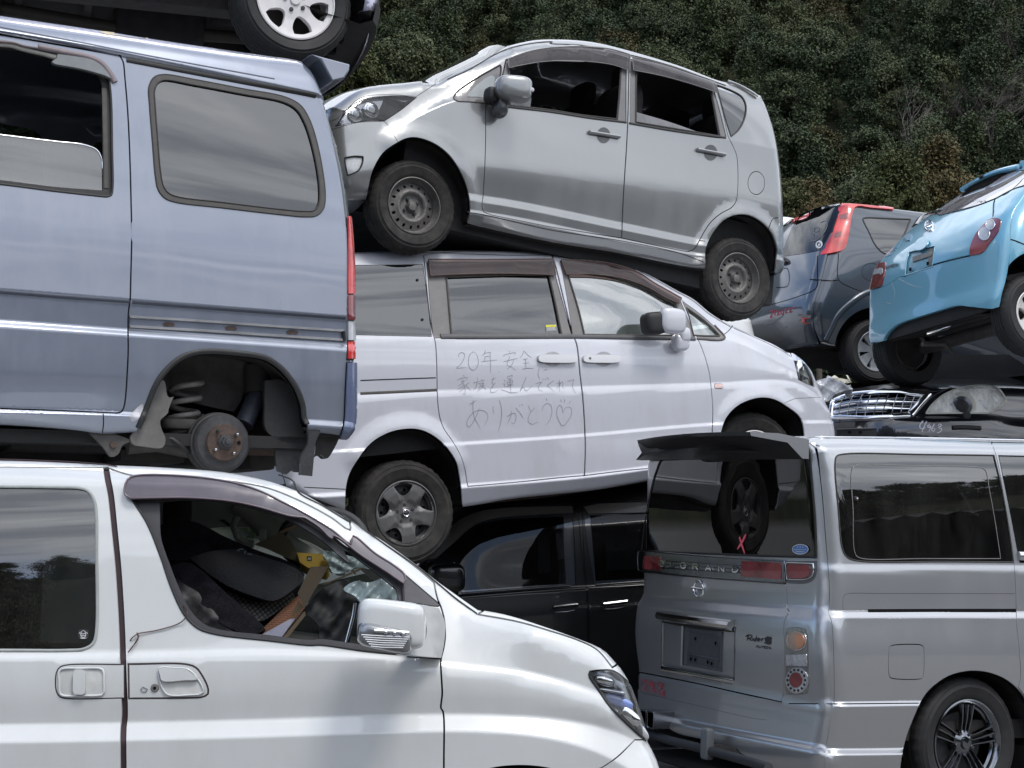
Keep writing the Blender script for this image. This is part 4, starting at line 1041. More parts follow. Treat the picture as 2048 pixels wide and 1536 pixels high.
 L=[W((370,345),(368,312),(400,288),(438,305),(432,370),(390,440),(338,488),(400,484),(466,480)),
  W((553,278),(512,310),(492,380),(495,450),(525,505),(560,515),(600,480),(618,420),(610,350),(585,300),(550,276)),

  W((710,258),(695,300),(665,330)),W((700,297),(740,290),(785,282)),W((700,343),(740,338),(765,335)),W((703,345),(700,375),(692,400)),W((655,408),(740,396),(862,384)),W((768,290),(772,400),(774,552)),
  W((880,532),(893,543)),

  W((1015,268),(1022,292)),W((948,318),(945,330),(938,338)),W((946,322),(1010,304),(1095,292),(1075,325)),W((1020,335),(1000,390),(985,440),(1050,480),(1100,515)),W((1070,385),(1050,440),(985,505)),W((935,408),(1020,385),(1125,360)),

  W((1200,268),(1180,320),(1150,360)),W((1203,270),(1250,320),(1305,357)),W((1190,378),(1250,366)),W((1188,430),(1275,420)),W((1222,372),(1225,430),(1228,492)),W((1180,500),(1250,490),(1325,490)),

  W((1397,490),(1382,550),(1390,600),(1405,632)),W((1455,522),(1480,505),(1510,508)),

  W((428,572),(438,600)),W((365,628),(355,642),(347,640)),W((366,628),(420,615),(480,610),(468,640)),W((395,655),(450,648)),W((440,650),(400,690),(350,720)),W((420,672),(440,720),(450,790),(440,828),(415,805)),W((440,700),(400,735),(350,765)),W((445,725),(410,765),(370,795)),W((500,672),(470,695),(448,706)),W((455,706),(490,745),(528,782)),

  W((605,608),(608,640)),W((552,680),(600,662),(640,655)),W((600,665),(590,730),(550,778)),W((608,690),(640,682),(632,740),(598,800)),W((665,630),(645,665)),W((655,650),(700,640)),W((650,690),(695,680)),W((640,722),(705,708)),W((680,660),(672,720),(620,785)),W((672,722),(700,745),(718,768)),

  W((785,635),(820,622),(840,612)),W((815,610),(800,650),(790,680),(805,685),(800,740)),W((835,672),(800,720),(770,770),(780,800),(830,795),(868,768)),

  W((945,640),(965,658)),W((935,690),(955,690),(950,730)),W((905,765),(960,780),(1030,802),(1128,795)),W((990,600),(985,625)),W((990,598),(1055,580),(1045,610)),W((1000,628),(1040,622)),W((990,650),(990,695),(1050,688),(1052,640),(992,650)),W((992,672),(1050,664)),W((965,725),(1075,700)),W((1022,615),(1028,720),(1035,800)),

  W((1230,600),(1195,690),(1150,785),(1190,735),(1205,740),(1215,775),(1250,770),(1305,715)),

  W((1350,690),(1400,672),(1440,668)),W((1425,672),(1390,715),(1385,750),(1410,775),(1440,778)),W((1440,622),(1450,642)),W((1470,620),(1482,640)),W((1497,605),(1525,638)),

  W((1585,645),(1530,685),(1500,712),(1545,750),(1590,795)),

  W((1655,632),(1655,700),(1658,790)),W((1615,690),(1665,672),(1640,720),(1612,765)),W((1650,715),(1690,660),(1700,680),(1700,740),(1722,745)),

  W((1760,655),(1810,645),(1845,628)),W((1845,630),(1825,690),(1830,750),(1868,815)),

  W((505,948),(550,930),(590,900)),W((552,895),(548,1000),(560,1100),(635,1250)),W((630,1000),(600,1080),(550,1180),(500,1240),(470,1220),(480,1150),(540,1070),(620,1028),(690,1035),(735,1080),(735,1140),(690,1225)),

  W((808,975),(808,1030),(822,1070)),W((886,900),(912,990),(915,1100),(895,1220),(865,1305)),

  W((985,1110),(1030,1080),(1085,1065),(1100,1100),(1080,1190),(1055,1200),(1040,1180)),W((1043,1035),(1030,1110),(990,1200)),W((1095,995),(1150,1060),(1195,1132)),W((1140,960),(1152,975)),W((1170,945),(1185,968)),

  W((1258,965),(1285,1040)),W((1340,995),(1290,1050),(1258,1120),(1260,1180),(1310,1205),(1380,1178)),

  W((1485,872),(1495,905)),W((1430,1035),(1450,975),(1500,940),(1545,965),(1560,1050),(1530,1150),(1480,1222)),

  W((1697,1060),(1690,1000),(1665,962),(1635,985),(1620,1050),(1635,1130),(1697,1226),(1760,1170),(1808,1080),(1808,1010),(1780,985),(1730,1000),(1697,1060)),
  W((1670,888),(1680,925)),W((1720,885),(1722,928)),W((1800,905),(1775,948))]
 strokes(S,'handwriting',L, .0030,M_pen,d2,off=.0018)

 st=S.loop(Z5((1182,405,1),(1232,403,1),(1236,437,1),(1184,439,1)));sk=S.mesh('sticker',st,plain('grey_sticker',(.25, .25, .26), .5),parent=d2,off=-.008,skirt=0)
 S.mesh('sticker_stripe',S.loop(Z5((1182,407,1),(1231,405,1),(1232,415,1),(1182,417,1))),plain('yellow_sticker',(.65, .62, .05), .5),parent=sk and d2,off=-.007,skirt=0)
 for k in range(3):S.ribbon('sticker_text',S.loop(Z5((1188,422+5*k),(1226,420+5*k)),False), .004,plain('white_print',(.6, .6, .6), .5),d2, .0004,off=-.007)
 return C
# ================================================================== black minivan under it
P_black=paint('black_metallic_paint',(.004, .0045, .006),metallic=.0,rough=.3,coat=.45,dust=.03,dustcol=(.04, .04, .04))
def build_black_van():
 C=Car('black_minivan','black minivan with pale window visors, squeezed under the message minivan','minivan',(1050,1180),10.4,12,2.5,W=1.80)
 C.face=-1
 C.set_lines([
  (ZF((520,1180),(850,1060),(950,1012),(1050,988),(1160,976),(1300,960),(2100,925)), .17,0),
  (ZF((520,1200),(850,1120),(950,1035),(1050,1012),(1160,1003),(1300,1000),(2100,965)), .13,0),
  (ZF((520,1225),(700,1205),(925,1190),(1060,1179),(1200,1170),(1280,1165),(2100,1115)), .03,1),
  (ZF((520,1231),(700,1212),(925,1196),(1060,1186),(1200,1178),(1280,1172),(2100,1121)), .01,1),
  (ZF((520,1260),(925,1245),(1280,1215),(2100,1160)),-.005,0),
  (ZF((520,1330),(925,1310),(1280,1290),(2100,1240)),0,0),
  (ZF((520,1500),(925,1490),(1280,1470),(2100,1420)), .03,0)],500,2120)
 C.outline([
  ('rear', .07,ZF((2060,1440),(2080,1300),(2080,1120),(2050,960))),
  ('roof', .06,ZF((2050,930),(1300,958),(1160,974),(1050,988),(985,1004))),
  ('windshield', .04,ZF((985,1008),(950,1022),(900,1062),(850,1115),(805,1160))),
  ('hood', .05,ZF((805,1160),(700,1185),(600,1210),(545,1235))),
  ('front', .12,ZF((545,1235),(522,1300),(515,1400),(530,1500))),
  ('bottom', .02,ZF((530,1500),(1280,1475),(2060,1440)))])
 S=C.side;rg=C.rings()
 fd=S.loop(Z23((1395,55,1),(1410,160),(1440,500),(1478,820,1),(1492,1000),(1495,1300),(1490,1900,1),(300,2000,1),(180,1500),(200,1000),(240,880,1),(120,640),(-10,620,1),(150,430),(350,210),(500,120),(900,62)))
 rd=S.loop(Z23((1420,55,1),(1440,160),(1455,500),(1485,815,1),(1500,1000),(1503,1300),(1498,1900,1),(3800,1700,1),(3800,0,1),(2500,20)))
 fw=S.loop(Z23((60,580,1),(200,420),(380,240),(560,140),(900,95),(1345,75,1),(1370,400),(1385,800,1),(900,835),(380,868,1),(250,760)))
 rw=S.loop(Z23((1450,70,1),(2000,55),(3000,20,1),(3000,730,1),(2000,775),(1560,798,1),(1500,500)))
 a1=S.loop(ZF((585,1600,1),(590,1450),(640,1350),(720,1320),(800,1350),(850,1450),(860,1600,1)))
 a2=S.loop(ZF((1620,1560,1),(1625,1400),(1680,1310),(1750,1285),(1830,1310),(1880,1400),(1885,1540,1)))
 S.mesh('side_panel',C.out,P_black,holes=[fd,rd,a1,a2],parent=C.root,rings=rg)
 d1=S.mesh('front_door',fd,P_black,holes=[fw,a1],parent=C.root,gap=.004);d2=S.mesh('rear_door',rd,P_black,holes=[rw,a2],parent=C.root,gap=.004)
 G_shade=glassm('shaded_tinted_window',(.5, .6, .7), .10,1.45,dirt=.01,boost=.75)
 g1=S.loop(Z23((440,300,1),(560,250),(760,215),(1280,190,1),(1285,500),(1305,790,1),(900,815),(400,850,1),(150,800),(60,620),(150,560,1)))
 g2=S.loop(Z23((1515,180,1),(2000,165),(2950,130,1),(2950,700,1),(2000,745),(1565,765,1)))
 M_pil=paint('navy_black_pillar_film',(.028, .036, .05),rough=.25,dust=.05)
 S.mesh('window_frame',fw,M_pil,holes=[g1],parent=d1,off=-.003);S.mesh('window_frame',rw,M_pil,holes=[g2],parent=d2,off=-.003)
 S.mesh('window_pane',g1,G_shade,parent=d1,off=-.012,skirt=0,sp=.1);S.mesh('window_pane',g2,G_shade,parent=d2,off=-.012,skirt=0,sp=.1)
 M_pv=plain('milky_smoked_visor',(.16, .155, .145), .35,coat=.3,var=.15)
 v1=S.loop(Z23((55,580),(80,560,1),(200,400),(330,270),(480,180),(700,130),(1000,112),(1350,105,1),(1362,162,1),(1000,180),(700,205),(520,250),(430,310),(300,430),(150,560,1),(100,575)))
 v2=S.loop(Z23((1450,110,1),(1600,85),(2050,70),(3000,30,1),(3000,120,1),(2050,158),(1500,170,1)))
 S.mesh('window_visor',v1,M_pv,parent=d1,off=.02,sp=.05);S.mesh('window_visor',v2,M_pv,parent=d2,off=.02,sp=.05)
 for L_,d in((Z23((370,878),(900,838),(1340,806)),d1),(Z23((1560,800),(2000,770),(2600,740)),d2)):S.ribbon('belt_moulding',S.loop(L_,False), .016,plain('blackened_trim',(.07, .07, .075), .25,metallic=.7),d, .005)
 for L_,d in((Z23((360,915),(900,870),(1470,832)),d1),(Z23((1500,832),(2000,805),(2800,760)),d2)):S.ribbon('body_moulding',S.loop(L_,False), .022,P_black,d, .01)
 for(x0,d)in((1185,d1),(1625,d2)):
  S.mesh('handle_cup',S.loop(rrect([(*p, .2)for p in Z23((x0-15,935 if x0<1300 else 905),(x0+205,925 if x0<1300 else 895),(x0+215,1050 if x0<1300 else 1025),(x0-5,1065 if x0<1300 else 1040))])),M_black,parent=d,off=-.001,skirt=0)
  dy=0 if x0<1300 else-28
  S.ribbon('door_handle',S.loop(Z23((x0,1000+dy),(x0+100,988+dy),(x0+212,975+dy)),False), .028,M_dchrome,d, .03,off=.004)
  S.ribbon('handle_trim',S.loop(Z23((x0+20,1045+dy),(x0+120,1040+dy),(x0+190,1025+dy)),False), .012,M_dchrome,d, .006)
 c=C.at(Z23((235,740)),-.15)[0];mi=blob('mirror',c,(.24, .18, .19),P_black,C.root,(.5, .55));blob('mirror_foot',C.at(Z23((260,850)),-.05)[0],(.12, .12, .10),P_black,mi,(.6, .6))
 C.arch=[x for x in(locals().get('a1'),locals().get('a2'))if x is not None]
 C.rim('roof','roof',P_black, .03);C.rim('windshield','windshield',G_dark, .08,pw=.6);C.rim('hood','hood_top',P_black, .05);C.rim('front','nose',P_black, .12,pw=.7);C.rim('rear','tailgate',P_black, .05);C.rim('bottom','underbody',M_under,-.02)
 wheel(C,(724,1448), .06, .345, .2, .21,'alloy6',mat=M_alu);wheel(C,(1752,1413), .06, .345, .2, .21,'alloy6',mat=M_alu)
 C.wheel_well(a1, .45);C.wheel_well(a2, .45)
 C.shell([fw,rw,a1,a2]);C.far('far_side',P_black,[g1,g2],G_priv,arches=[a1,a2])
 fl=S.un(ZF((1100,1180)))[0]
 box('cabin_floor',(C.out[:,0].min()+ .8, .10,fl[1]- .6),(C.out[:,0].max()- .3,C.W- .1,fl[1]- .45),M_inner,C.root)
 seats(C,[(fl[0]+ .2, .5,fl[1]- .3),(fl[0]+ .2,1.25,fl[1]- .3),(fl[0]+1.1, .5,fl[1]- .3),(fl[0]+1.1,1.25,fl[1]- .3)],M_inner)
 return C
# ================================================================== lavender-blue microvan without its rear wheel
P_lav=paint('lavender_blue_paint',(.195, .218, .275),metallic=.5,rough=.32,dust=.20,dustcol=(.36, .37, .42),wave=.08)
def build_microvan():
 C=Car('microvan','faded lavender-blue microvan missing its rear wheel, stacked on the cream-white van','van',(690,640),6.6,28,0,W=1.40)
 C.face=-1
 C.set_lines([
  (ZF((-1000,-122),(0,33),(204,63),(445,100),(601,124),(720,145)), .19,0),
  (ZF((-1000,-107),(0,48),(204,80),(445,120),(580,150),(720,178)), .13,0),
  (ZF((-1000,-93),(0,62),(204,97),(252,107),(445,147),(631,186),(720,205)), .105,1),
  (ZF((-1000,-86),(0,69),(204,104),(252,114),(445,154),(631,193),(720,212)), .120,1),
  (ZF((-1000,250),(0,385),(262,410),(650,452),(720,458)), .030,0),
  (ZF((-1000,380),(0,480),(262,500),(690,545),(720,548)), .008,0),
  (ZF((-1000,505),(0,580),(265,601),(692,634),(720,636)),-.004,1),
  (ZF((-1000,512),(0,586),(265,607),(692,640),(720,642)), .008,1),
  (ZF((-1000,578),(0,641),(256,660),(690,690),(720,692)), .012,1),
  (ZF((-1000,592),(0,653),(256,670),(690,700),(720,702)),-.006,1),
  (ZF((-1000,700),(0,740),(256,748),(690,760),(720,762)),-.004,0),
  (ZF((-1000,800),(0,818),(247,825),(690,845),(720,850)), .022,1),
  (ZF((-1000,808),(0,825),(247,832),(690,855),(720,860)), .006,1),
  (ZF((-1000,840),(0,852),(208,868),(690,876),(720,880)), .04,0)],-1150,730)
 C.outline([
  ('roof', .06,ZF((-960,-110),(-700,-75),(-300,-14),(0,33),(204,63),(297,78),(445,100),(579,120),(601,124))),
  ('rear', .05,ZF((601,124),(622,146),(640,185),(652,225),(668,278),(683,334),(694,400),(700,460),(704,520),(705,600),(706,724),(706,790),(703,845),(694,873))),
  ('bottom', .02,ZF((694,873),(614,866),(267,866),(208,869),(141,861),(0,851),(-500,835),(-1020,820))),
  ('front', .10,ZF((-1020,820),(-1080,780),(-1095,600),(-1080,400),(-1050,260),(-1010,60),(-960,-110)))])
 S=C.side;rg=C.rings()
 arch_in=Z2((1640,1065),(1632,1000),(1600,910),(1550,835),(1500,785),(1430,742),(1300,720),(1100,709),(1000,731),(930,776),(870,840),(832,905),(800,985),(775,1050),(745,1120))
 a2=S.loop(Z2((1655,1250,1),(1655,1095,1))+arch_in+Z2((735,1150,1),(735,1250,1)))
 dl=Z1((652,308),(665,332),(675,420),(690,600),(700,800),(706,1000),(714,1300))+Z2((715,0),(707,300),(703,430),(694,500),(692,600),(693,700),(688,820),(678,960),(668,1015),(655,1036),(630,1042,1),(300,1028),(0,1018))
 rd=S.loop([(241,111,1)]+dl+ZF((-400,800),(-470,780,1),(-470,400),(-470,0,1),(-300,12),(0,68)))
 wn=S.loop(Z20((-2400,260,1),(-1200,380),(0,525),(150,545),(350,600),(560,655),(900,715),(1150,760),(1290,850),(1380,980))+Z1((596,500),(604,800),(606,1020),(598,1052),(570,1060,1),(300,1030),(0,992))+ZF((-380,330,1)))
 wi=S.loop(Z20((-2300,330,1),(-1200,450),(0,600),(300,640),(700,745),(1100,830),(1260,940),(1320,1100))+Z1((556,600),(558,800),(560,1022,1),(300,1002),(0,965))+ZF((-360,322,1)))
 qo=S.loop(Z1((880,403),(830,418),(803,470),(806,560),(822,760),(838,950),(852,1020),(885,1065),(940,1088),(1200,1120),(1500,1155),(1640,1168),(1705,1162),(1742,1125),(1752,1060),(1738,920),(1700,740),(1665,640),(1620,570),(1540,525),(1300,478),(1050,430)))
 qi=S.loop(Z1((880,433),(850,450),(832,490),(835,570),(850,770),(866,940),(880,1005),(905,1040),(950,1060),(1200,1092),(1500,1128),(1640,1140),(1690,1136),(1715,1105),(1722,1050),(1710,920),(1672,750),(1638,655),(1598,592),(1530,552),(1300,507),(1050,460)))
 lamp=S.loop(Z1((1868,1225,1))+Z2((1872,100),(1877,300),(1878,540),(1868,755,1),(2100,770,1),(2100,20,1)))
 strip=S.loop(Z1((1740,555,1),(1790,750),(1840,1000),(1866,1222,1),(2200,1222,1),(2000,500,1)))
 bumper=S.loop(Z2((1867,768,1),(1860,900),(1850,1100),(1830,1170,1),(1840,1300,1),(2200,1300,1),(2200,768,1)))
 S.mesh('side_panel',C.out,P_lav,holes=[a2,rd,qo,lamp,strip,bumper],parent=C.root,rings=rg,gap=.002)
 d2=S.mesh('sliding_door',rd,P_lav,holes=[wn,a2],parent=C.root,gap=.0045)
 S.mesh('tailgate_edge',strip,plain('dark_tailgate_edge',(.035, .045, .05), .3,coat=.8),parent=C.root,rings=rg,gap=.001,off=-.004)
 S.mesh('rear_bumper',bumper,paint('bumper_lavender_plastic',(.10, .13, .23),metallic=.3,rough=.45,dust=.2),parent=C.root,rings=rg,gap=.002,off=.016)

 def sec(a,b,mat,n):S.mesh(n,S.loop(Z2((1868+4,a,1),(2100,a,1),(2100,b,1),(1868+4,b,1))),mat,parent=lh,rings=rg,off=.010,gap=.001)
 lh=S.mesh('tail_lamp',lamp,M_black,parent=C.root,rings=rg,off=.002)
 sec(-20-0,400,M_red,'red_lens');sec(-430,-20,M_red,'red_lens')if False else None
 S.mesh('red_lens',S.loop(Z1((1876,1235,1),(2100,1235,1),(2100,1540,1),(1880,1540,1))),M_red,parent=lh,rings=rg,off=.010)
 sec(405,535,M_red2,'red_lens');sec(540,650,M_clearlamp,'clear_lens');sec(655,750,M_red,'red_lens')

 S.mesh('quarter_window',qi,G_priv,parent=C.root,off=-.004,skirt=0,sp=.1)
 S.mesh('window_gasket',qo,M_browntrim,holes=[qi],parent=C.root,off=.004,sp=.02,skirt=.012)
 S.ribbon('gasket_lip',qo, .007,M_rubber,C.root, .004,closed=True);S.ribbon('gasket_lip',qi, .007,M_rubber,C.root, .006,closed=True)
 S.mesh('window_frame',wn,M_rubber,holes=[wi],parent=d2,off=-.012,sp=.03);S.ribbon('window_seal',wn, .009,M_black,d2, .003,closed=True)
 S.ribbon('window_channel',S.loop(Z1((566,470),(572,700),(578,1010)),False), .022,M_browntrim,d2, .002,off=-.012)
 half=S.loop(Z1((-900,600,1),(0,716),(300,752),(470,773),(530,800),(556,850),(561,900),(561,1022,1),(300,1002),(0,966))+ZF((-350,322,1)))
 S.mesh('window_pane',half,glassm('half_open_pane',(.8, .9, .95), .35,1.9,dirt=.10,boost=1.5),parent=d2,off=-.022,skirt=0,sp=.1);S.ribbon('pane_edge',S.loop(Z1((-800,612),(0,716),(300,752),(470,773),(530,800),(556,850),(561,900)),False), .006,M_chrome,d2, .002,off=-.022)
 S.ribbon('aged_roof_seal',S.loop(Z20((-2000,350),(0,560),(150,575),(300,620),(560,680),(720,730)),False), .024,plain('yellowed_seal',(.20, .195, .18), .6),d2, .006,off=-.006)
 vis=S.loop(Z20((722,722,1),(900,745),(1150,790),(1260,850),(1340,930),(1405,1030,1),(1300,985),(1000,905),(690,850,1),(645,820,1),(715,770,1)))
 S.mesh('broken_window_visor',vis,plain('grey_visor_stub',(.13, .14, .15), .25,coat=.6),parent=d2,off=.025,sp=.03,skirt=.02)
 S.ribbon('visor_strip',S.loop(Z20((490,602),(800,668),(1150,742),(1290,810),(1390,920),(1470,1055)),False), .026,plain('mauve_visor_strip',(.20, .165, .175), .5),d2, .012)
 S.ribbon('visor_strip',S.loop(Z20((-2000,330),(-800,420),(0,535),(170,550),(300,590),(480,622)),False), .010,plain('mauve_visor_strip',(.20, .165, .175), .5),d2, .008)

 S.ribbon('drip_rail',S.loop(Z1((682,322),(1100,402),(1500,478),(1702,516)),False), .022,M_rubber,C.root, .006)
 S.ribbon('roof_groove',S.loop(Z1((0,146),(400,222),(800,300),(1480,425)),False), .006,plain('groove_dark',(.08, .09, .13), .6),C.root, .0006)
 S.ribbon('roof_groove',S.loop(ZF((-900,-52))+Z1((0,168),(300,224),(640,300)),False), .006,plain('groove_dark',(.08, .09, .13), .6),C.root, .0006)
 S.ribbon('slide_rail',S.loop(Z2((697,548),(1100,572),(1500,600),(1850,622)),False), .052,plain('weathered_steel_rail',(.36, .36, .37), .35,metallic=.8,var=.2),C.root, .010,prof='channel')
 S.ribbon('rail_end',S.loop(Z2((1848,600),(1852,652)),False), .016,M_black,C.root, .02)
 for x,y in((910,562),(1245,583),(1575,605)):S.mesh('rust_patch',S.loop([(Z2((x,y))[0][0]+a,Z2((x,y))[0][1]+b)for a,b in((-12,-2),(0,-4),(12,-1),(10,4),(0,3),(-9,4))]),M_rust,parent=C.root,off=.0035,skirt=0)
 S.ribbon('body_moulding',S.loop(ZF((-900,520))+Z2((0,388),(350,416),(698,441)),False), .014,plain('dull_moulding',(.05, .06, .085), .6),d2, .003)
 S.ribbon('body_moulding',S.loop(Z2((712,442),(1200,480),(1862,528)),False), .016,plain('dull_moulding',(.05, .06, .085), .6),C.root, .003)
 S.ribbon('arch_trim',S.loop(Z2((1655,1100))+arch_in,False), .024,M_black,C.root, .008)
 S.ribbon('sill_joint',S.loop(Z2((556,1045),(558,1100),(552,1145)),False), .004,M_void,C.root, .0006)
 S.mesh('scraped_paint',S.loop(Z2((700,1060),(730,1020),(770,990),(765,1040),(735,1080),(710,1085))),plain('scraped_bare_metal',(.45, .45, .48), .5,var=.6,vscale=60),parent=C.root,off=.0012,skirt=0)
 S.mesh('roof_rust',S.loop(Z1((535,170),(620,176),(720,188),(800,208),(730,205),(640,192),(570,184))),plain('flaking_roof_filler',(.48, .42, .30), .8,var=.5),parent=C.root,off=.001,skirt=0)

 p=C.at(Z13((1020,632),(1425,738),(1420,800),(1370,885),(1240,915),(1120,690)), .30)
 pts=[(q[0],q[2])for q in p];V=[];n=len(pts);ys=[.16, .20,C.W- .20,C.W- .16]
 for k,y in enumerate(ys):
  s_=1 if k in(1,2)else .96;cx,cz=np.mean([q[0]for q in pts]),np.mean([q[1]for q in pts])
  for(x,z)in pts:V.append((cx+(x-cx)*s_,y,cz+(z-cz)*s_))
 Fc=[(k*n+i,k*n+(i+1)%n,(k+1)*n+(i+1)%n,(k+1)*n+i)for k in range(3)for i in range(n)]+[tuple(range(n))[::-1],tuple(3*n+i for i in range(n))]
 o=raw('rear_spoiler',V,Fc,P_lav,C.root,True,angle=30);b=o.modifiers.new('b','BEVEL');b.width= .012;b.segments=3
 C.arch=[x for x in(locals().get('a1'),locals().get('a2'))if x is not None]
 C.rim('roof','roof',P_lav, .05,pw=.7);C.rim('rear','tailgate',P_lav, .03);C.rim('front','nose',P_lav, .06);C.rim('bottom','underbody',M_under,-.02)
 S2=[wi,qi]
 C.shell([wn,qi,a2]);C.far('far_side',P_lav,S2,G_priv,arches=[a2])

 C.wheel_well(a2, .46)
 def plate(nm,px,y,mat,th=.02,parent=None,wave=.0):
  f=HF(C,1,lambda u,v:y+wave*np.sin(u*23+v*9)+0*u,-1.0)
  return f.mesh(nm,resample(f.un(curve(px,True)), .015,True),mat,parent=parent or C.root,skirt=th,sp=.05)
 plate('inner_arch_panel',Z21((300,380,1),(330,250),(500,130),(900,100),(1200,160),(1350,330),(1420,520,1),(1200,560,1),(1035,480,1),(1030,340),(1000,480),(935,588,1),(800,560),(600,515,1),(560,480),(500,440),(420,480,1)), .30,M_under2,wave=.006)
 plate('suspension_bracket',Z21((275,410,1),(300,340,1),(360,330),(395,470),(440,465,1),(400,560),(392,600),(330,660),(345,740),(372,800),(366,860),(340,885),(200,872),(110,855),(85,800),(120,740),(200,600)), .05,plain('grey_sealed_steel',(.115, .11, .105), .7,var=.3,bump=.3), .03)
 c=C.at(Z21((490,590)), .24)[0];coil('coil_spring',c, .062, .26,4, .0125,plain('pale_spring_steel',(.16, .155, .145), .6,var=.3),C.root,tilt=(.03,0))
 c2=C.at(Z21((520,700)), .24)[0];blob('spring_seat',c2,(.24, .2, .05),M_under2,C.root,(.3, .6))
 t0=C.at(Z21((1130,440)), .26)[0];t1=C.at(Z21((1010,700)), .20)[0];tube('shock_absorber',[t0,t1], .042,plain('blue_grey_damper',(.035, .04, .055), .5,var=.4),C.root,14);tube('shock_rod',[t0+[0, .02, .12],t0], .06,M_under,C.root,12)
 plate('plastic_inner_guard',Z21((1190,330,1),(1330,330),(1400,400),(1490,640),(1530,840,1),(1440,845),(1330,832),(1200,740),(1185,560)), .10,M_black, .03)
 plate('mud_flap',Z21((1285,820,1),(1480,850,1),(1475,950),(1470,1075,1),(1440,1088),(1400,1068),(1370,1100),(1290,1075,1),(1272,950)), .12,plain('worn_rubber_flap',(.022, .022, .026), .7,var=.6,vscale=60), .012)
 plate('mud_flap',Z21((1535,690,1),(1600,690),(1640,740),(1605,830),(1590,950),(1575,1115,1),(1475,1105,1),(1480,960),(1540,850)), .02,plain('worn_rubber_flap',(.022, .022, .026), .7,var=.6,vscale=60), .02)
 plate('tow_bracket',Z21((1610,800,1),(1800,790,1),(1760,880),(1690,975),(1640,940),(1590,960,1)), .10,M_under, .05)

 dc=C.at(Z21((860,838)), .03)[0]
 ax=bpy.data.objects.new('brake_drum',None);COL.objects.link(ax);ax.parent=C.root;ax.location=dc
 R= .118*1.02
 lathe('drum',[(.004, .0),(.035,0),(.04, .006),(R* .60, .006),(R* .62, .020),(R* .70, .024),(R* .90, .026),(R* .97, .034),(R, .05),(R, .062),(R*1.06, .066),(R*1.06, .10),(R*1.10, .104),(R*1.10, .13),(R* .8, .15),(.02, .16)],M_drum,ax,72)
 lathe('hub_face',[(.001,-.004),(.03,-.004),(.036, .000),(R* .62, .001),(R* .64, .006),(R* .64, .02)],M_rust,ax,48)
 lathe('hub_nut',[(.001,-.045),(.010,-.045),(.014,-.035),(.022,-.034),(.024,-.015),(.032,-.012),(.036,-.002)],M_drum,ax,6)
 for k in range(4):
  a= .62+k*math.pi/2;st=lathe_at('wheel_stud',(R* .47*math.cos(a),-.026,R* .47*math.sin(a)), .0062, .03,M_reflector if k!=1 else M_drum,ax,10)
 lathe_at('hub_hole',(R* .5*math.cos(.0),-.003,R* .5*math.sin(.0)), .008, .002,M_void,ax,12)
 w0=dc+np.array([0, .12,0])
 tube('rear_axle',[w0,w0+[0,C.W- .3,0]], .045,M_under,C.root,12)
 tube('trailing_arm',[C.at(Z21((60,870)), .2)[0],C.at(Z21((300,850)), .2)[0],C.at(Z21((560,900)), .18)[0],w0], .035,M_under2,C.root,8)
 tube('brake_hose',[C.at(Z21((370,805)), .12)[0],C.at(Z21((430,810)), .10)[0],C.at(Z21((500,860)), .10)[0],C.at(Z21((560,930)), .12)[0]], .010,M_black,C.root,6)
 tube('exhaust_pipe',[C.at(Z21((1000,850)), .3)[0],C.at(Z21((1280,860)), .3)[0],C.at(Z21((1300,900)), .3)[0]], .05,M_rust,C.root,12)
 for(x0,x1,y0,y1,dd)in((0,540,900,1000, .3),(1060,1280,930,1060, .35),(420,1120,850,1030, .55),(-2600,250,860,1030, .6),(-900,60,780,900, .35),(1300,1600,840,1000, .5)):
  a=C.at(Z21((x0,y1)),dd)[0];b=C.at(Z21((x1,y0)),dd)[0];box('chassis_fill_block',(a[0],dd,a[2]),(b[0],dd+ .5,b[2]),M_under,C.root, .02)  # wide blocks here are added to darken the open gap under the floor
 a=C.at(ZF((-900,900)), .2)[0];b=C.at(ZF((640,850)), .2)[0];box('frame_rail',(a[0], .28,b[2]- .10),(b[0], .36,b[2]+ .02),M_under,C.root, .01);box('frame_rail',(a[0],C.W- .36,b[2]- .10),(b[0],C.W- .28,b[2]+ .02),M_under,C.root, .01)
 br=plate('jacking_bracket',Z2((480,1145,1),(600,1150),(720,1190,1),(660,1215),(640,1260),(600,1278),(560,1230)), .06,M_under2, .02);lathe_at('bolt',tuple(C.at(Z2((612,1212)), .05)[0]), .014, .012,M_rust,C.root)
 fl=C.at(ZF((0,700)),0)[0][2]
 box('cabin_floor',(C.out[:,0].min()+ .3, .1,fl- .35),(C.out[:,0].max()- .2,C.W- .1,fl- .3),M_inner,C.root)
 u0=C.at(ZF((0,500)),0)[0][0];seats(C,[(u0- .2, .5,fl+ .0),(u0- .2,1.0,fl)],M_inner)
 return C
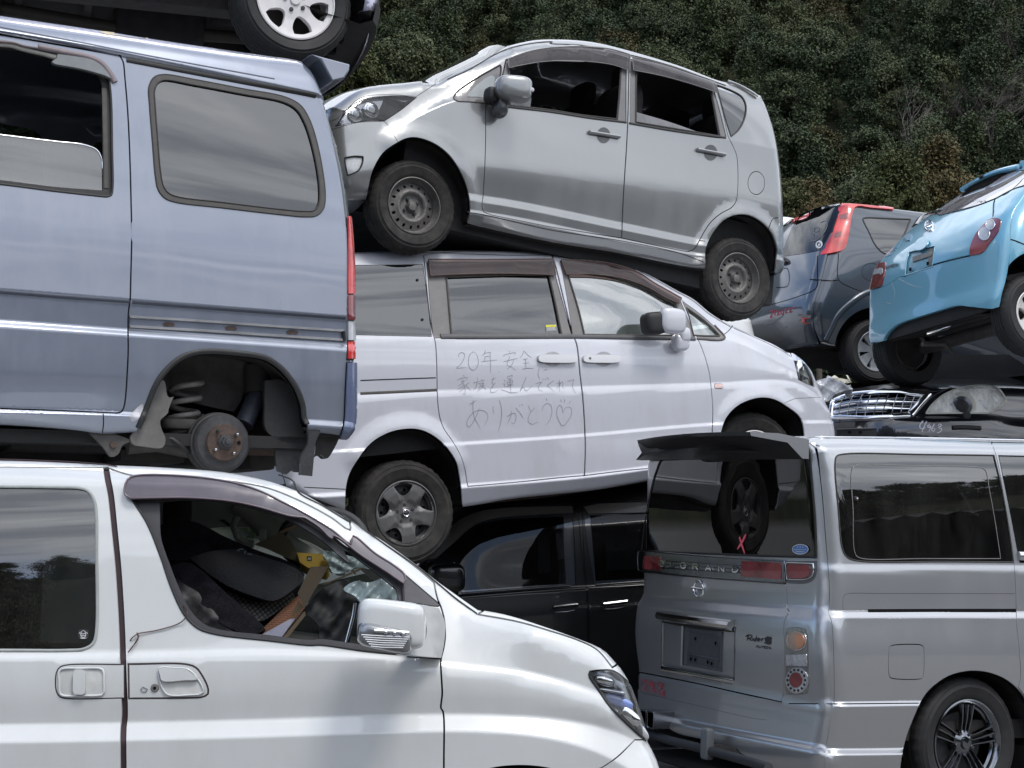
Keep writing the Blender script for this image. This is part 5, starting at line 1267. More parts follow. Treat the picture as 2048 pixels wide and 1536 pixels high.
# ================================================================== cream-white van in the lower left corner
P_cream=paint('creamy_white_paint',(.56, .573, .575),metallic=.0,rough=.30,dust=.16,dustcol=(.33, .32, .29))
def build_white_van():
 C=Car('white_van','large cream-white van with an open front window full of scrap, under the microvan','van',(440,1300),5.0,5,0,roll=3.5,W=1.795)
 C.face=1
 C.set_lines([
  (ZF((-1600,915),(0,918),(124,922),(331,932),(455,942),(580,972),(700,1036),(830,1120),(959,1215),(1100,1250),(1240,1320),(1340,1360)),((700, .17),(940, .13),(1080, .06)),0),
  (ZF((-1600,960),(0,965),(124,965),(331,970),(455,985),(560,1012),(700,1085),(800,1165),(900,1222),(1000,1262),(1100,1300),(1200,1345),(1340,1420)),((700, .125),(920, .10),(1060, .03)),0),
  (ZF((-1600,1306),(0,1307),(300,1304),(540,1298),(800,1312),(900,1324),(1060,1344),(1240,1400),(1340,1450)), .028,1),
  (ZF((-1600,1318),(0,1319),(300,1316),(540,1310),(800,1328),(900,1340),(1060,1360),(1240,1420),(1340,1468)), .014,0),
  (ZF((-1600,1380),(0,1380),(540,1370),(900,1372),(1060,1385),(1240,1430),(1340,1470)), .008,0),
  (ZF((-1600,1452),(0,1449),(440,1441),(885,1428),(1000,1430),(1100,1436),(1180,1449),(1230,1463),(1270,1480),(1340,1510)), .020,1),
  (ZF((-1600,1460),(0,1457),(440,1449),(885,1436),(1000,1438),(1100,1445),(1180,1460),(1230,1478),(1270,1496),(1340,1525)), .012,1),
  (ZF((-1600,1488),(0,1485),(440,1476),(885,1463),(1000,1466),(1100,1478),(1180,1500),(1230,1522),(1270,1545),(1340,1580)),-.018,1),
  (ZF((-1600,1600),(0,1600),(885,1600),(1340,1640)),-.004,0),
  (ZF((-1600,1780),(0,1780),(885,1780),(1340,1780)), .01,0),
  (ZF((-1600,1860),(0,1860),(885,1860),(1340,1860)), .05,0)],-1640,1345)
 C.outline([
  ('roof', .09,ZF((-1540,925),(-1000,920),(0,921),(124,925),(215,930),(331,935),(455,945),(538,962),(580,977),(613,989))),
  ('windshield', .03,ZF((613,989),(662,1018),(700,1041),(764,1080),(830,1127),(872,1160),(955,1219))),
  ('hood', .03,ZF((955,1219),(1013,1230),(1087,1253),(1157,1278),(1207,1299),(1228,1318),(1236,1334))),
  ('front', .12,ZF((1236,1334),(1256,1364),(1273,1401),(1288,1446),(1294,1482),(1308,1508),(1319,1540),(1332,1600),(1336,1700),(1325,1840))),
  ('bottom', .03,ZF((1325,1840),(900,1872),(0,1872),(-1560,1860))),
  ('rear', .12,ZF((-1560,1860),(-1600,1700),(-1605,1400),(-1590,1150),(-1540,925)))])
 S=C.side;rg=C.rings()
 a1=S.loop(ZF((820,1950,1),(822,1760,1),(835,1670),(880,1592),(950,1546),(1040,1531),(1130,1546),(1200,1592),(1245,1670),(1258,1760,1),(1260,1950,1)))
 a2=S.loop(ZF((-1010,1950,1),(-1008,1760,1),(-990,1670),(-940,1592),(-870,1546),(-790,1531),(-700,1546),(-640,1592),(-595,1670),(-582,1760,1),(-580,1950,1)))
 gapx=Z9((520,85),(532,150),(545,220),(562,380),(580,560),(592,740),(600,900),(606,1100),(612,1290),(606,1340),(606,1600),(606,2250))
 gp=[(p[0],p[1])for p in gapx]
 fgap=Z10((600,2230),(600,1536),(595,1260),(586,1250),(592,1180),(586,1010),(598,960),(606,900),(600,810),(585,755),(570,720),(552,640,1))
 fdp=[(gp[0][0],gp[0][1],1)]+gp[1:-1]+[(gp[-1][0],gp[-1][1],1)]+[(fgap[0][0],fgap[0][1],1)]+fgap[1:]+Z10((460,562),(300,445),(145,340))+Z9((1691,385),(1600,325),(1450,245),(1300,185),(1150,155),(1000,140),(800,128),(640,122))
 fd=S.loop(fdp)
 sd=S.loop([(p[0]-6.5,p[1])for p in gp][:0]+[(gp[0][0]-8,gp[0][1],1)]+[(p[0]-9,p[1])for p in gp[1:-1]]+[(gp[-1][0]-9,gp[-1][1],1)]+ZF((-470,1840,1),(-470,1400),(-480,938,1),(-100,934)))
 win=S.loop(Z9((-2200,178,1),(0,178),(300,181),(380,184),(425,198),(452,235),(465,300),(467,500),(466,880),(450,935),(405,962),(330,968),(0,968),(-2200,968,1)))
 q3=S.loop(ZF((-1480,974,1),(-560,974,1),(-570,1298,1),(-1500,1298,1)))
 fw=S.loop(Z9((642,245,1),(620,200),(632,165),(680,156),(900,160),(1100,185),(1250,225),(1400,290),(1550,375),(1691,478))+Z10((150,440),(260,525),(400,650,1),(404,730,1),(412,990,1),(200,968),(0,940))+Z9((1500,942),(1300,920),(1050,890),(960,862),(895,800),(835,680),(772,500),(710,350)))
 wi=S.loop(Z9((770,245,1),(900,235),(1100,250),(1250,285),(1400,335),(1550,425),(1691,540))+Z10((120,480),(240,560),(372,665,1),(385,730,1),(385,945,1),(200,935),(0,910))+Z9((1500,915),(1300,892),(1060,865),(985,838),(925,780),(862,660),(800,500,1),(776,420)))
 sail=S.loop(Z10((404,600,1),(480,665),(578,748,1),(575,752),(405,728,1)))
 hoodl=S.loop(Z10((758,795,1),(960,832),(1100,872),(1250,922),(1340,968),(1412,1052,1),(1500,1000,1),(1400,850,1),(900,700,1)))
 head=S.loop(Z10((1300,1085),(1308,1068,1),(1360,1062),(1418,1066),(1480,1110),(1560,1200,1),(1640,1320,1),(1640,1420,1),(1572,1402,1),(1540,1380),(1480,1318),(1400,1235),(1345,1155)))
 bump_=S.loop(Z10((1300,1575),(1370,1530),(1440,1480),(1522,1400,1),(1700,1400,1),(1750,2400,1),(1300,2400,1)))
 h1=S.loop(Z9((268,1110),(274,1070),(290,1048),(325,1038),(600,1036,1),(601,1198,1),(325,1201),(288,1192),(272,1165)))
 h2=S.loop(Z9((622,1036,1),(895,1036),(945,1052),(975,1090),(1003,1150),(1003,1178),(975,1193),(930,1196),(624,1199,1)))
 gs=S.loop([(gp[0][0]-8,gp[0][1]-1,1),(gp[0][0]+1,gp[0][1]-1,1)]+[(p[0]+1,p[1])for p in gp[1:-1]]+[(gp[-1][0]+1,gp[-1][1],1),(gp[-1][0]-10,gp[-1][1],1)]+[(p[0]-10,p[1])for p in gp[1:-1]][::-1])
 body=S.mesh('side_panel',C.out,P_cream,holes=[a1,a2,fd,sd,gs,q3,hoodl,head,bump_],parent=C.root,rings=rg,gap=.002)
 d1=S.mesh('front_door',fd,P_cream,holes=[fw,h2,sail,a1],parent=C.root,gap=.004,skirt=.03)
 d2=S.mesh('sliding_door',sd,P_cream,holes=[win,h1,a2],parent=C.root,gap=.002,skirt=.03)
 S.mesh('hood_edge',hoodl,P_cream,parent=C.root,rings=rg,gap=.004);S.mesh('front_bumper',bump_,P_cream,holes=[a1],parent=C.root,rings=rg,gap=.002)
 M_gap=plain('purple_brown_seal',(.035, .018, .022), .7);gr=S.loop([(p[0]-4.5,p[1])for p in gp],False)
 S.ribbon('door_seal',gr, .04,M_gap,C.root, .001,off=-.014,prof='flat')
 S.mesh('side_window',win,G_priv,parent=d2,off=-.003,gap=.002,skirt=0,sp=.08);S.mesh('quarter_window',q3,G_priv,parent=C.root,off=-.003,skirt=0)
 S.ribbon('window_seal',win, .010,plain('pale_window_seal',(.30, .32, .31), .5),d2, .003,closed=True)
 S.mesh('window_frame',fw,plain('charcoal_window_frame',(.045, .043, .048), .5),holes=[wi],parent=d1,off=-.010)
 S.ribbon('window_seal',fw, .008,M_black,d1, .003,closed=True)
 S.mesh('mirror_sail',sail,plain('charcoal_sail',(.06, .058, .065), .5),parent=d1,off=-.001)
 visor=S.loop(Z9((640,244,1),(612,230),(606,195),(622,160),(665,149),(900,154),(1100,179),(1250,219),(1400,284),(1500,338),(1600,400),(1691,468))+Z10((150,430),(260,515),(350,570),(404,615),(408,640,1),(396,655,1),(330,610),(200,525),(60,425))+Z9((1600,440),(1540,385),(1470,338,1),(1400,330),(1250,286),(1100,256),(900,241),(760,242)))
 S.mesh('window_visor',visor,plain('mauve_smoked_visor',(.085, .072, .092), .3,coat=.5,var=.18),parent=d1,off=.024,sp=.03,skirt=.015)
 S.ribbon('visor_edge',visor, .007,plain('mauve_visor_rim',(.12, .09, .11), .35),d1, .005,off=.022,closed=True)

 for lp,d in((h1,d2),(h2,d1)):
  S.mesh('handle_plate',lp,P_cream,parent=d,off=-.001,gap=.0015);S.ribbon('handle_outline',lp, .004,plain('handle_dark_gap',(.03, .02, .022), .6),d, .0005,off=-.002,closed=True)
 rec=S.loop(rrect([(*p, .12)for p in Z9((285,1056),(500,1054),(503,1185),(290,1188))]));f=HF(C,1,lambda u,v:S.disp(u,v)+ .0,-1.0)
 S.mesh('handle_recess',rec,plain('handle_recess_cream',(.50, .505, .49), .45),parent=d2,off=.0008,skirt=0)
 S.ribbon('recess_rim',rec, .008,P_cream,d2, .006,closed=True)
 S.mesh('door_handle',S.loop(rrect([(*p, .12)for p in Z9((358,1062),(418,1062),(416,1180),(356,1178))])),P_cream,parent=d2,off=.016,skirt=.016)
 rec2=S.loop(Z9((768,1054),(850,1053),(900,1056),(935,1078),(962,1115),(985,1160),(975,1178),(930,1182),(808,1181),(785,1150),(766,1085)))
 S.mesh('handle_recess',rec2,plain('handle_recess_cream',(.50, .505, .49), .45),parent=d1,off=.0008,skirt=0);S.ribbon('recess_rim',rec2, .006,P_cream,d1, .005,closed=True)
 S.mesh('door_handle',S.loop(Z9((770,1058),(850,1057),(898,1060),(932,1082),(955,1108),(900,1112),(784,1114),(776,1090))),P_cream,parent=d1,off=.014,skirt=.014)
 c=S.P(S.un(Z9((748,1150))))[0];lathe_at('key_lock',(c[0],c[1]- .003,c[2]), .0135, .004,M_steelw,d1);lathe_at('key_slot',(c[0],c[1]- .0045,c[2]), .006, .003,M_void,d1)
 S.ribbon('handle_cap',S.loop(circ_px(Z9((697,1157))[0],7,5.5)), .003,plain('handle_shadow_gap',(.10, .10, .11), .6),d1, .001,closed=True)

 S.ribbon('panel_gap',S.loop(Z10((-560,1245),(0,1250),(590,1008))[1:2]+Z10((200,980),(420,1000),(586,1010)),False), .003,M_void,d1, .0003)if False else None
 S.ribbon('door_top_gap',S.loop(Z10((420,1000),(500,1004),(586,1010)),False), .004,M_void,d1, .0006)
 S.ribbon('roof_moulding',S.loop(ZF((-1400,918),(-600,917))+Z9((0,47),(300,58),(500,72),(565,82)),False), .006,M_gap,C.root, .003)
 S.ribbon('roof_moulding',S.loop(Z10((-200,120),(-130,150))+Z9((1440,205),(1560,272),(1691,350))+Z10((100,312),(300,448),(460,560),(560,640),(660,722),(758,792)),False), .006,M_black,C.root, .003)
 S.ribbon('body_joint',S.loop(Z9((545,84),(700,88),(850,92)),False), .002,M_void,C.root, .0003)if False else None

 st=S.loop(rrect([(*p, .12)for p in Z9((378,866),(428,866),(428,912),(378,912))]))
 sk=S.mesh('sticker',st,plain('black_sticker',(.01, .01, .012), .5),parent=d2,off=.0005,skirt=0)
 strokes(S,'sticker_pictogram',[Z9((395,876),(390,890),(395,905),(410,905),(415,890),(410,876),(402,872),(395,876)),Z9((393,888),(412,888)),Z9((393,897),(412,897)),Z9((388,880),(382,888)),Z9((417,880),(424,888)),Z9((388,908),(403,911),(420,908))], .0022,plain('white_print',(.6, .6, .6), .5),d2,off=.0012)

 S.mesh('headlight_cover',head,M_lampglass,parent=C.root,skirt=0,gap=.003,rings=rg)
 S.ribbon('headlight_seal',S.loop(Z10((1308,1068),(1302,1088),(1345,1155),(1400,1235),(1480,1318),(1572,1402)),False), .010,M_black,C.root, .003)
 hb=C.inner(.035);hl=hb.mesh('headlight',offset_loop(head, .004),plain('lamp_body_bluegrey',(.20, .22, .26), .22,metallic=.85,var=.5,vscale=14),parent=C.root,skirt=0,rings=rg)
 for(x,y,sx,sz,mt,an)in((1370,1115, .07, .035,M_chrome,15),(1400,1165, .10, .018,M_reflector,10),(1440,1215, .10, .035,tail_mat('blue_lamp_glass',(.12, .18, .42)),20),(1490,1290, .085, .05,M_chrome,40),(1545,1350, .08, .03,M_clearlamp,55)):
  q=hb.P(hb.un(Z10((x,y))))[0];blob('lamp_bowl',(q[0],q[1]- .012,q[2]),(sx, .03,sz),mt,hl,(.7, .7),rot=Matrix.Rotation(R_(an),3,'Y'))

 c=C.at(Z10((345,842)),-.20)[0]
 mi=blob('mirror',c,(.215, .19, .150),P_cream,C.root,(.38, .42),taper=(-.04, .0),nu=40,nv=24,rot=Matrix.Rotation(R_(2),3,'Y'),shear=(-.006,0))
 blob('turn_signal',C.at(Z10((312,908)),-.262)[0],(.172, .13, .075),plain('clear_ribbed_signal',(.20, .205, .215), .15,metallic=.6,coat=1),mi,(.45, .5),rot=Matrix.Rotation(R_(4),3,'Y'),shear=(-.012,0))
 for k in range(3):cc=C.at(Z10((318+42*k,882+4*k)),-.334)[0];lathe_at('signal_bulb',tuple(cc), .006, .01,M_chrome,mi)
 for k in range(6):tube('signal_rib',C.at(Z10((200+9*k,893+11*k),(300,899+11*k),(432-6*k,905+10*k)),-.329), .0022,plain('clear_rib',(.5, .51, .53), .2,coat=1),mi,5)
 tube('signal_strip',C.at(Z10((262,872),(350,876),(430,884)),-.328), .006,M_chrome,mi,6)
 V=[C.at([p],y)[0]for p in Z10((415,985),(470,992),(590,1003),(596,900),(575,800),(520,760),(500,760),(505,930),(440,950))for y in(.0,)]
 base=HF(C,1,lambda u,v:-.02- .10*np.clip((C.at([Z10((560,900))[0]],0)[0][0]-u)/ .09,0,1),-1.0)
 base.mesh('mirror_base',resample(base.un(curve(Z10((412,985,1),(470,994),(586,1005,1),(600,930),(602,830),(575,765,1),(500,748,1),(515,900),(490,935),(440,942,1)),True)), .01,True),P_cream,parent=mi,skirt=.07,sp=.03)
 C.arch=[x for x in(locals().get('a1'),locals().get('a2'))if x is not None]
 C.rim('roof','roof',P_cream, .02,pw=1);C.rim('windshield','windshield',glassm('windscreen',(.9, .95, .95), .6,1.7,boost=1.3), .004);C.rim('hood','hood_top',P_cream,-.01);C.rim('front','nose',P_cream, .03);C.rim('rear','tailgate',P_cream, .06);C.rim('bottom','underbody',M_under,-.02)
 C.wheel_well(a1, .5);C.wheel_well(a2, .5)
 wheel(C,(1040,1757), .05, .335, .21, .22,'alloy6',mat=M_alu);wheel(C,(-795,1757), .05, .335, .21, .22,'alloy6',mat=M_alu)
 C.shell([fw,win,q3,a1,a2]);C.far('far_side',P_cream,[wi,win,q3],glassm('far_cabin_glass',(.75, .85, .82), .55,1.5,dirt=.12),arches=[a1,a2])

 M_bg=plain('beige_grey_trim',(.42, .44, .40), .7,var=.1)
 box('cabin_floor',(C.out[:,0].min()+ .3, .12,C.at([(400,1800)],0)[0][2]),(C.out[:,0].max()- .8,C.W- .12,C.at([(400,1700)],0)[0][2]),M_inner,C.root)
 far=C.W- .16
 tube('pillar_trim',C.at(Z11((640,170),(780,280),(900,380),(1040,500),(1200,600)),far), .05,M_bg,C.root,10)
 tube('grab_handle',list(C.at(Z11((640,265),(610,330),(640,420),(700,465),(760,470)),far- .12)), .016,plain('pale_grab_handle',(.48, .52, .48), .5),C.root,8)
 box('buckle_anchor',tuple(C.at(Z11((800,425)),far- .12)[0]+[-.0,-.02,-.015]),tuple(C.at(Z11((850,385)),far- .12)[0]+[0, .02, .015]),plain('pale_grab_handle',(.48, .52, .48), .5),C.root, .006)
 f=HF(C,1,lambda u,v:far- .02+0*u,-1.0)
 f.mesh('seat_belt',resample(f.un(Z11((460,265),(500,262),(610,340),(590,352))), .05,True),M_black,parent=C.root)
 ctr=C.at(Z11((1265,430)),far- .35)[0];tube('steering_wheel',[ctr+np.array([.17*math.cos(a), .07*math.sin(a), .12*math.sin(a)])for a in np.linspace(0,6.283,30,endpoint=False)], .020,M_black,C.root,8,True)
 blob('dashboard',C.at(Z10((520,950)), .9)[0]+[0,0,-.22],(.9,1.5, .42),plain('dark_dashboard',(.05, .05, .052), .7),C.root,(.4, .4))
 blob('dashboard_top',C.at(Z10((420,760)),1.1)[0]+[.10, .0,-.12],(.5,1.2, .10),M_bg,C.root,(.4, .4))
 seats(C,[(C.at([(470,1400)],1.3)[0][0],1.30,C.at([(470,1400)],1.3)[0][2]),(C.at([(60,1400)], .6)[0][0], .5,C.at([(60,1400)], .6)[0][2]),(C.at([(60,1400)], .6)[0][0],1.25,C.at([(60,1400)], .6)[0][2])],M_inner)

 def sheet(nm,px,y0,slope,mat,label,cat,th=.012,wave=.01,fr=14,sp=.025,grp=None,cut=()):
  c0=C.at(px[:1],y0)[0]
  f=HF(C,1,lambda u,v:y0+slope[0]*(u-c0[0])+slope[1]*(v-c0[2])+wave*np.sin(u*fr+v*fr* .6)*np.cos(v*fr* .8),-1.0);f.guess=y0
  o=f.mesh(nm,resample(f.un(curve(px,True)), .012,True),mat,holes=[f.loop(q)for q in cut],skirt=th,sp=sp);return detach(o,C,label,cat,grp)
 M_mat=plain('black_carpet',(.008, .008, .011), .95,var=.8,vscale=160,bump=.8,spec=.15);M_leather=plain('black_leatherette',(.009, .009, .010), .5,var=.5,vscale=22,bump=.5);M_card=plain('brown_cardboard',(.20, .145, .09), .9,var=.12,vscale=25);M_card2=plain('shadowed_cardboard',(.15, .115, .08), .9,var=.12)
 sheet('floor_mat',Z11((150,640),(270,600),(350,640),(440,720),(560,830),(700,950),(810,1060),(825,1095),(740,1128),(600,1090),(420,980),(280,840),(170,720)), .30,(-.2, .3),M_mat,'stiff black car mat standing in the van window, lowest of the heap','car mat', .03)
 sheet('floor_mat',Z11((290,570,1),(450,520),(640,505,1),(860,570),(1070,648),(1118,690),(1112,740),(1060,790),(960,862),(905,884,1),(860,880),(760,850),(600,790),(430,690,1)), .48,(-.1, .5),plain('black_ribbed_rubber',(.011, .011, .014), .7,var=.7,vscale=110,bump=.9),'rolled black rubber mat arching over the heap in the van window','car mat', .012,wave=.045,fr=13)
 sheet('floor_mat',Z11((80,330),(300,300),(560,420),(800,520),(1000,590),(1115,665),(1118,700),(1000,650),(700,600),(300,590),(100,560)), .52,(0, .25),M_mat,'black carpet mat with faded grey lettering behind the rolled mat','car mat', .02,wave=.02)
 M_wrap=plain('crumpled_clear_film',(.42, .52, .54), .25,var=.35,vscale=30,bump=1.0,coat=.6)
 def crumple(nm,px,y0,label,amp=.03,sc=1.0,mat=None,cat='plastic wrap'):
  c0=C.at(px[:1],y0)[0];r=np.random.RandomState(len(label));W_=[(sc*r.uniform(25,90),sc*r.uniform(25,90),r.uniform(0,6),r.uniform(.3,1))for _ in range(9)]
  f=HF(C,1,lambda u,v:y0+ .35*(v-c0[2])+amp/4*sum(w[3]*np.abs(np.sin(w[0]*u+w[1]*v*(1 if i%2 else-1)+w[2]))for i,w in enumerate(W_)),-1.0);f.guess=y0
  o=f.mesh(nm,resample(f.un(curve(px,True)), .008,True),mat or M_wrap,skirt=.01,sp=.009);o.data.normals_split_custom_set_from_vertices([(0,0,0)]*len(o.data.vertices));return detach(o,C,label,cat)
 crumple('seat_cover',Z11((150,720),(300,790),(480,900),(640,1040),(715,1110),(600,1125),(420,1090),(280,1010),(200,900)), .22,'crumpled black seat cover in the lower corner of the van window', .05, .35,M_leather,'seat cover')
 crumple('seat_cover',Z11((1140,960),(1200,850),(1330,760),(1450,730),(1500,860),(1470,1000),(1420,1190),(1250,1180),(1230,1060)), .34,'black leather-like cover draped between the box and the door mirror', .06, .4,M_leather,'seat cover')
 tube_o=tube('metal_tube',C.at(Z11((1505,900),(1490,1000),(1440,1190)), .24), .011,M_reflector,None,10);tube_o.matrix_world=C.root.matrix_world;tube_o['label']='shiny metal tube upright beside the door mirror';tube_o['category']='tube'
 sheet('floor_mat',Z11((200,560,1),(700,560),(1100,680,1),(1090,900),(760,1100,1),(400,900)), .62,(0, .2),M_mat,'added black backing sheet that darkens the gaps behind the rolled rubber mat','car mat', .02,wave=.01)  # black sheet added so the gaps in the heap read dark

 def checker():
  m,N,L,b=nodes_of('diamond_plate_mat');tc=N.new('ShaderNodeTexCoord');mp=N.new('ShaderNodeMapping');mp.inputs['Rotation'].default_value=(0,R_(38),0);mp.inputs['Scale'].default_value=(75,75,75)
  L.new(tc.outputs['Object'],mp.inputs[0]);s=N.new('ShaderNodeSeparateXYZ');L.new(mp.outputs[0],s.inputs[0])
  o=[]
  for k in(0,2):
   f=N.new('ShaderNodeMath');f.operation='FRACT';L.new(s.outputs[k],f.inputs[0]);g=N.new('ShaderNodeMath');g.operation='GREATER_THAN';g.inputs[1].default_value= .3;L.new(f.outputs[0],g.inputs[0]);o.append(g.outputs[0])
  a=N.new('ShaderNodeMath');a.operation='MULTIPLY';L.new(o[0],a.inputs[0]);L.new(o[1],a.inputs[1]);L.new(mixc(N,L,a.outputs[0],(.012, .012, .012),(.15, .14, .12)),b.inputs['Base Color']);setp(b,Roughness=.6);return m
 sheet('patterned_mat',Z11((560,815),(760,890),(900,880),(1000,800),(1060,860),(960,940),(800,1032),(740,1000),(640,900)), .50,(0, .4),checker(),'dark mat with a pale diamond grid under the rolled mat','car mat', .01,wave=.004)

 def slab(nm,px,y0,slope,mat,par=None,th=.006):
  c0=C.at(px[:1],y0)[0];f=HF(C,1,lambda u,v:y0+slope[0]*(u-c0[0])+slope[1]*(v-c0[2]),-1.0);f.guess=y0
  return f.mesh(nm,resample(f.un([p[:2]for p in px]), .02,True),mat,parent=par,skirt=th,sp=.06)
 def redprint():
  m,N,L,b=nodes_of('cardboard_red_print');tc=N.new('ShaderNodeTexCoord');br=N.new('ShaderNodeTexBrick');mp=N.new('ShaderNodeMapping');mp.inputs['Rotation'].default_value=(R_(90),R_(33),0);L.new(tc.outputs['Object'],mp.inputs[0]);L.new(mp.outputs[0],br.inputs[0])
  br.inputs['Scale'].default_value=44;br.inputs['Color1'].default_value=(.22, .06, .035,1);br.inputs['Color2'].default_value=(.25, .06, .035,1);br.inputs['Mortar'].default_value=(.30, .20, .11,1);br.inputs['Mortar Size'].default_value= .055;br.inputs['Brick Width'].default_value= .9;br.inputs['Row Height'].default_value= .28
  L.new(br.outputs[0],b.inputs['Base Color']);setp(b,Roughness=.85);return m
 bx=slab('cardboard_box',Z11((780,1130),(1060,858),(1125,830),(1135,930),(960,1160)), .40,(0, .5),redprint());
 kids=[slab('box_flap',Z11((1080,830),(1175,635),(1305,632),(1130,935)), .36,(-.3,0),M_card2,bx),slab('box_side',Z11((760,470),(960,385),(1030,440),(1105,605),(1000,570),(850,500)), .75,(0, .2),plain('olive_cardboard',(.115, .10, .062), .9,var=.1),bx),
   slab('box_flap',Z11((965,1160),(1130,960),(1140,985),(1000,1165)), .34,(0, .2),M_card,bx),slab('box_flap',Z11((1030,990),(1085,880),(1125,930),(1060,985)), .39,(0, .1),M_card,bx),slab('box_flap',Z11((930,385),(1080,315),(1100,330),(960,395)), .76,(0, .2),M_card,bx)]
 detach(bx,C,'torn cardboard box with red printed rows, open flaps, in the van window','cardboard box')
 yb=slab('yellow_carton',Z11((1075,530),(1290,545),(1310,640),(1285,670),(1150,640),(1095,600)), .72,(0, .3),plain('yellow_printed_card',(.52, .33, .05), .7,var=.1),None, .10)
 slab('printed_logo',Z11((1147,557),(1182,558),(1182,594),(1147,592)), .715,(0, .3),M_black,yb, .001);slab('printed_line',Z11((1190,592),(1285,590),(1286,597),(1190,600)), .715,(0, .3),plain('print_brown',(.2, .1, .02), .7),yb, .001)
 fz=HF(C,1,lambda u,v: .712+ .0*u,-1.0);strokes(fz,'printed_mark',[Z11((1154,586),(1162,566),(1168,586)),Z11((1172,566),(1172,588)),Z11((1255,603),(1300,606))], .004,plain('white_print',(.6, .6, .6), .5),yb)
 detach(yb,C,'yellow printed carton with a small black square mark behind the cardboard box','carton')
 slab_p=slab('paper_sheets',Z11((805,1138),(1045,1005),(1060,1012),(960,1155)), .37,(0, .5),plain('printed_paper',(.50, .49, .58), .8,var=.12,vscale=120));detach(slab_p,C,'white printed papers lying in the torn cardboard box','paper')
 crumple('plastic_wrap',Z11((1265,535),(1400,530),(1480,560),(1560,590),(1620,650),(1500,640),(1450,670),(1340,680),(1305,610)), .66,'crumpled clear plastic film over the yellow carton')
 crumple('plastic_wrap',Z11((1415,800),(1500,740),(1600,750),(1720,722),(1805,830),(1800,885),(1700,885),(1560,905),(1500,850)), .30,'crumpled pale plastic film behind the door mirror')
 strip_=slab('wood_strip',Z11((1250,770),(1480,670),(1540,640),(1545,655),(1300,760)), .60,(0, .3),M_card2);detach(strip_,C,'thin brown strip leaning on the dashboard behind the film','strip')

 fx=HF(C,1,lambda u,v: .46+ .25*0*u,-1.0)
 mats=[o for o in bpy.data.objects if o.name.startswith('floor_mat')]
 t=strokes(fx,'faded_lettering',[Z11((635,520),(660,505),(690,508)),Z11((655,522),(645,545)),Z11((700,515),(692,540)),Z11((712,540),(750,545))], .005,plain('faded_grey_print',(.12, .16, .17), .8),None);t.matrix_world=Matrix.Identity(4);t.parent=mats[-1]

 wp=[S.P(S.un([p]),o_)[0]for p,o_ in zip(Z9((885,752),(905,775),(908,800),(885,828),(860,842),(800,862),(740,876),(672,888),(660,895),(640,910),(620,930)),(-.01, .01, .02, .012, .006, .006, .005, .008, .01, .008,-.01))]
 w1=tube('binding_wire',cr(wp,False,8), .0020,plain('rusty_wire',(.10, .055, .045), .5,metallic=.4),None,6);
 w2=tube('wire_twist',cr([S.P(S.un([p]), .012)[0]for p in Z9((664,885),(672,900),(655,935),(635,965),(620,990),(640,955),(670,915),(664,886))],False,6), .0018,plain('rusty_wire',(.1, .05, .04)),w1,6)
 detach(w1,C,'rusty wire tying the cream-white van door shut','wire')
 return C
def circ_px(c,rx,ry):return[(c[0]+rx*math.cos(t),c[1]+ry*math.sin(t))for t in np.linspace(0,6.283,16,endpoint=False)]
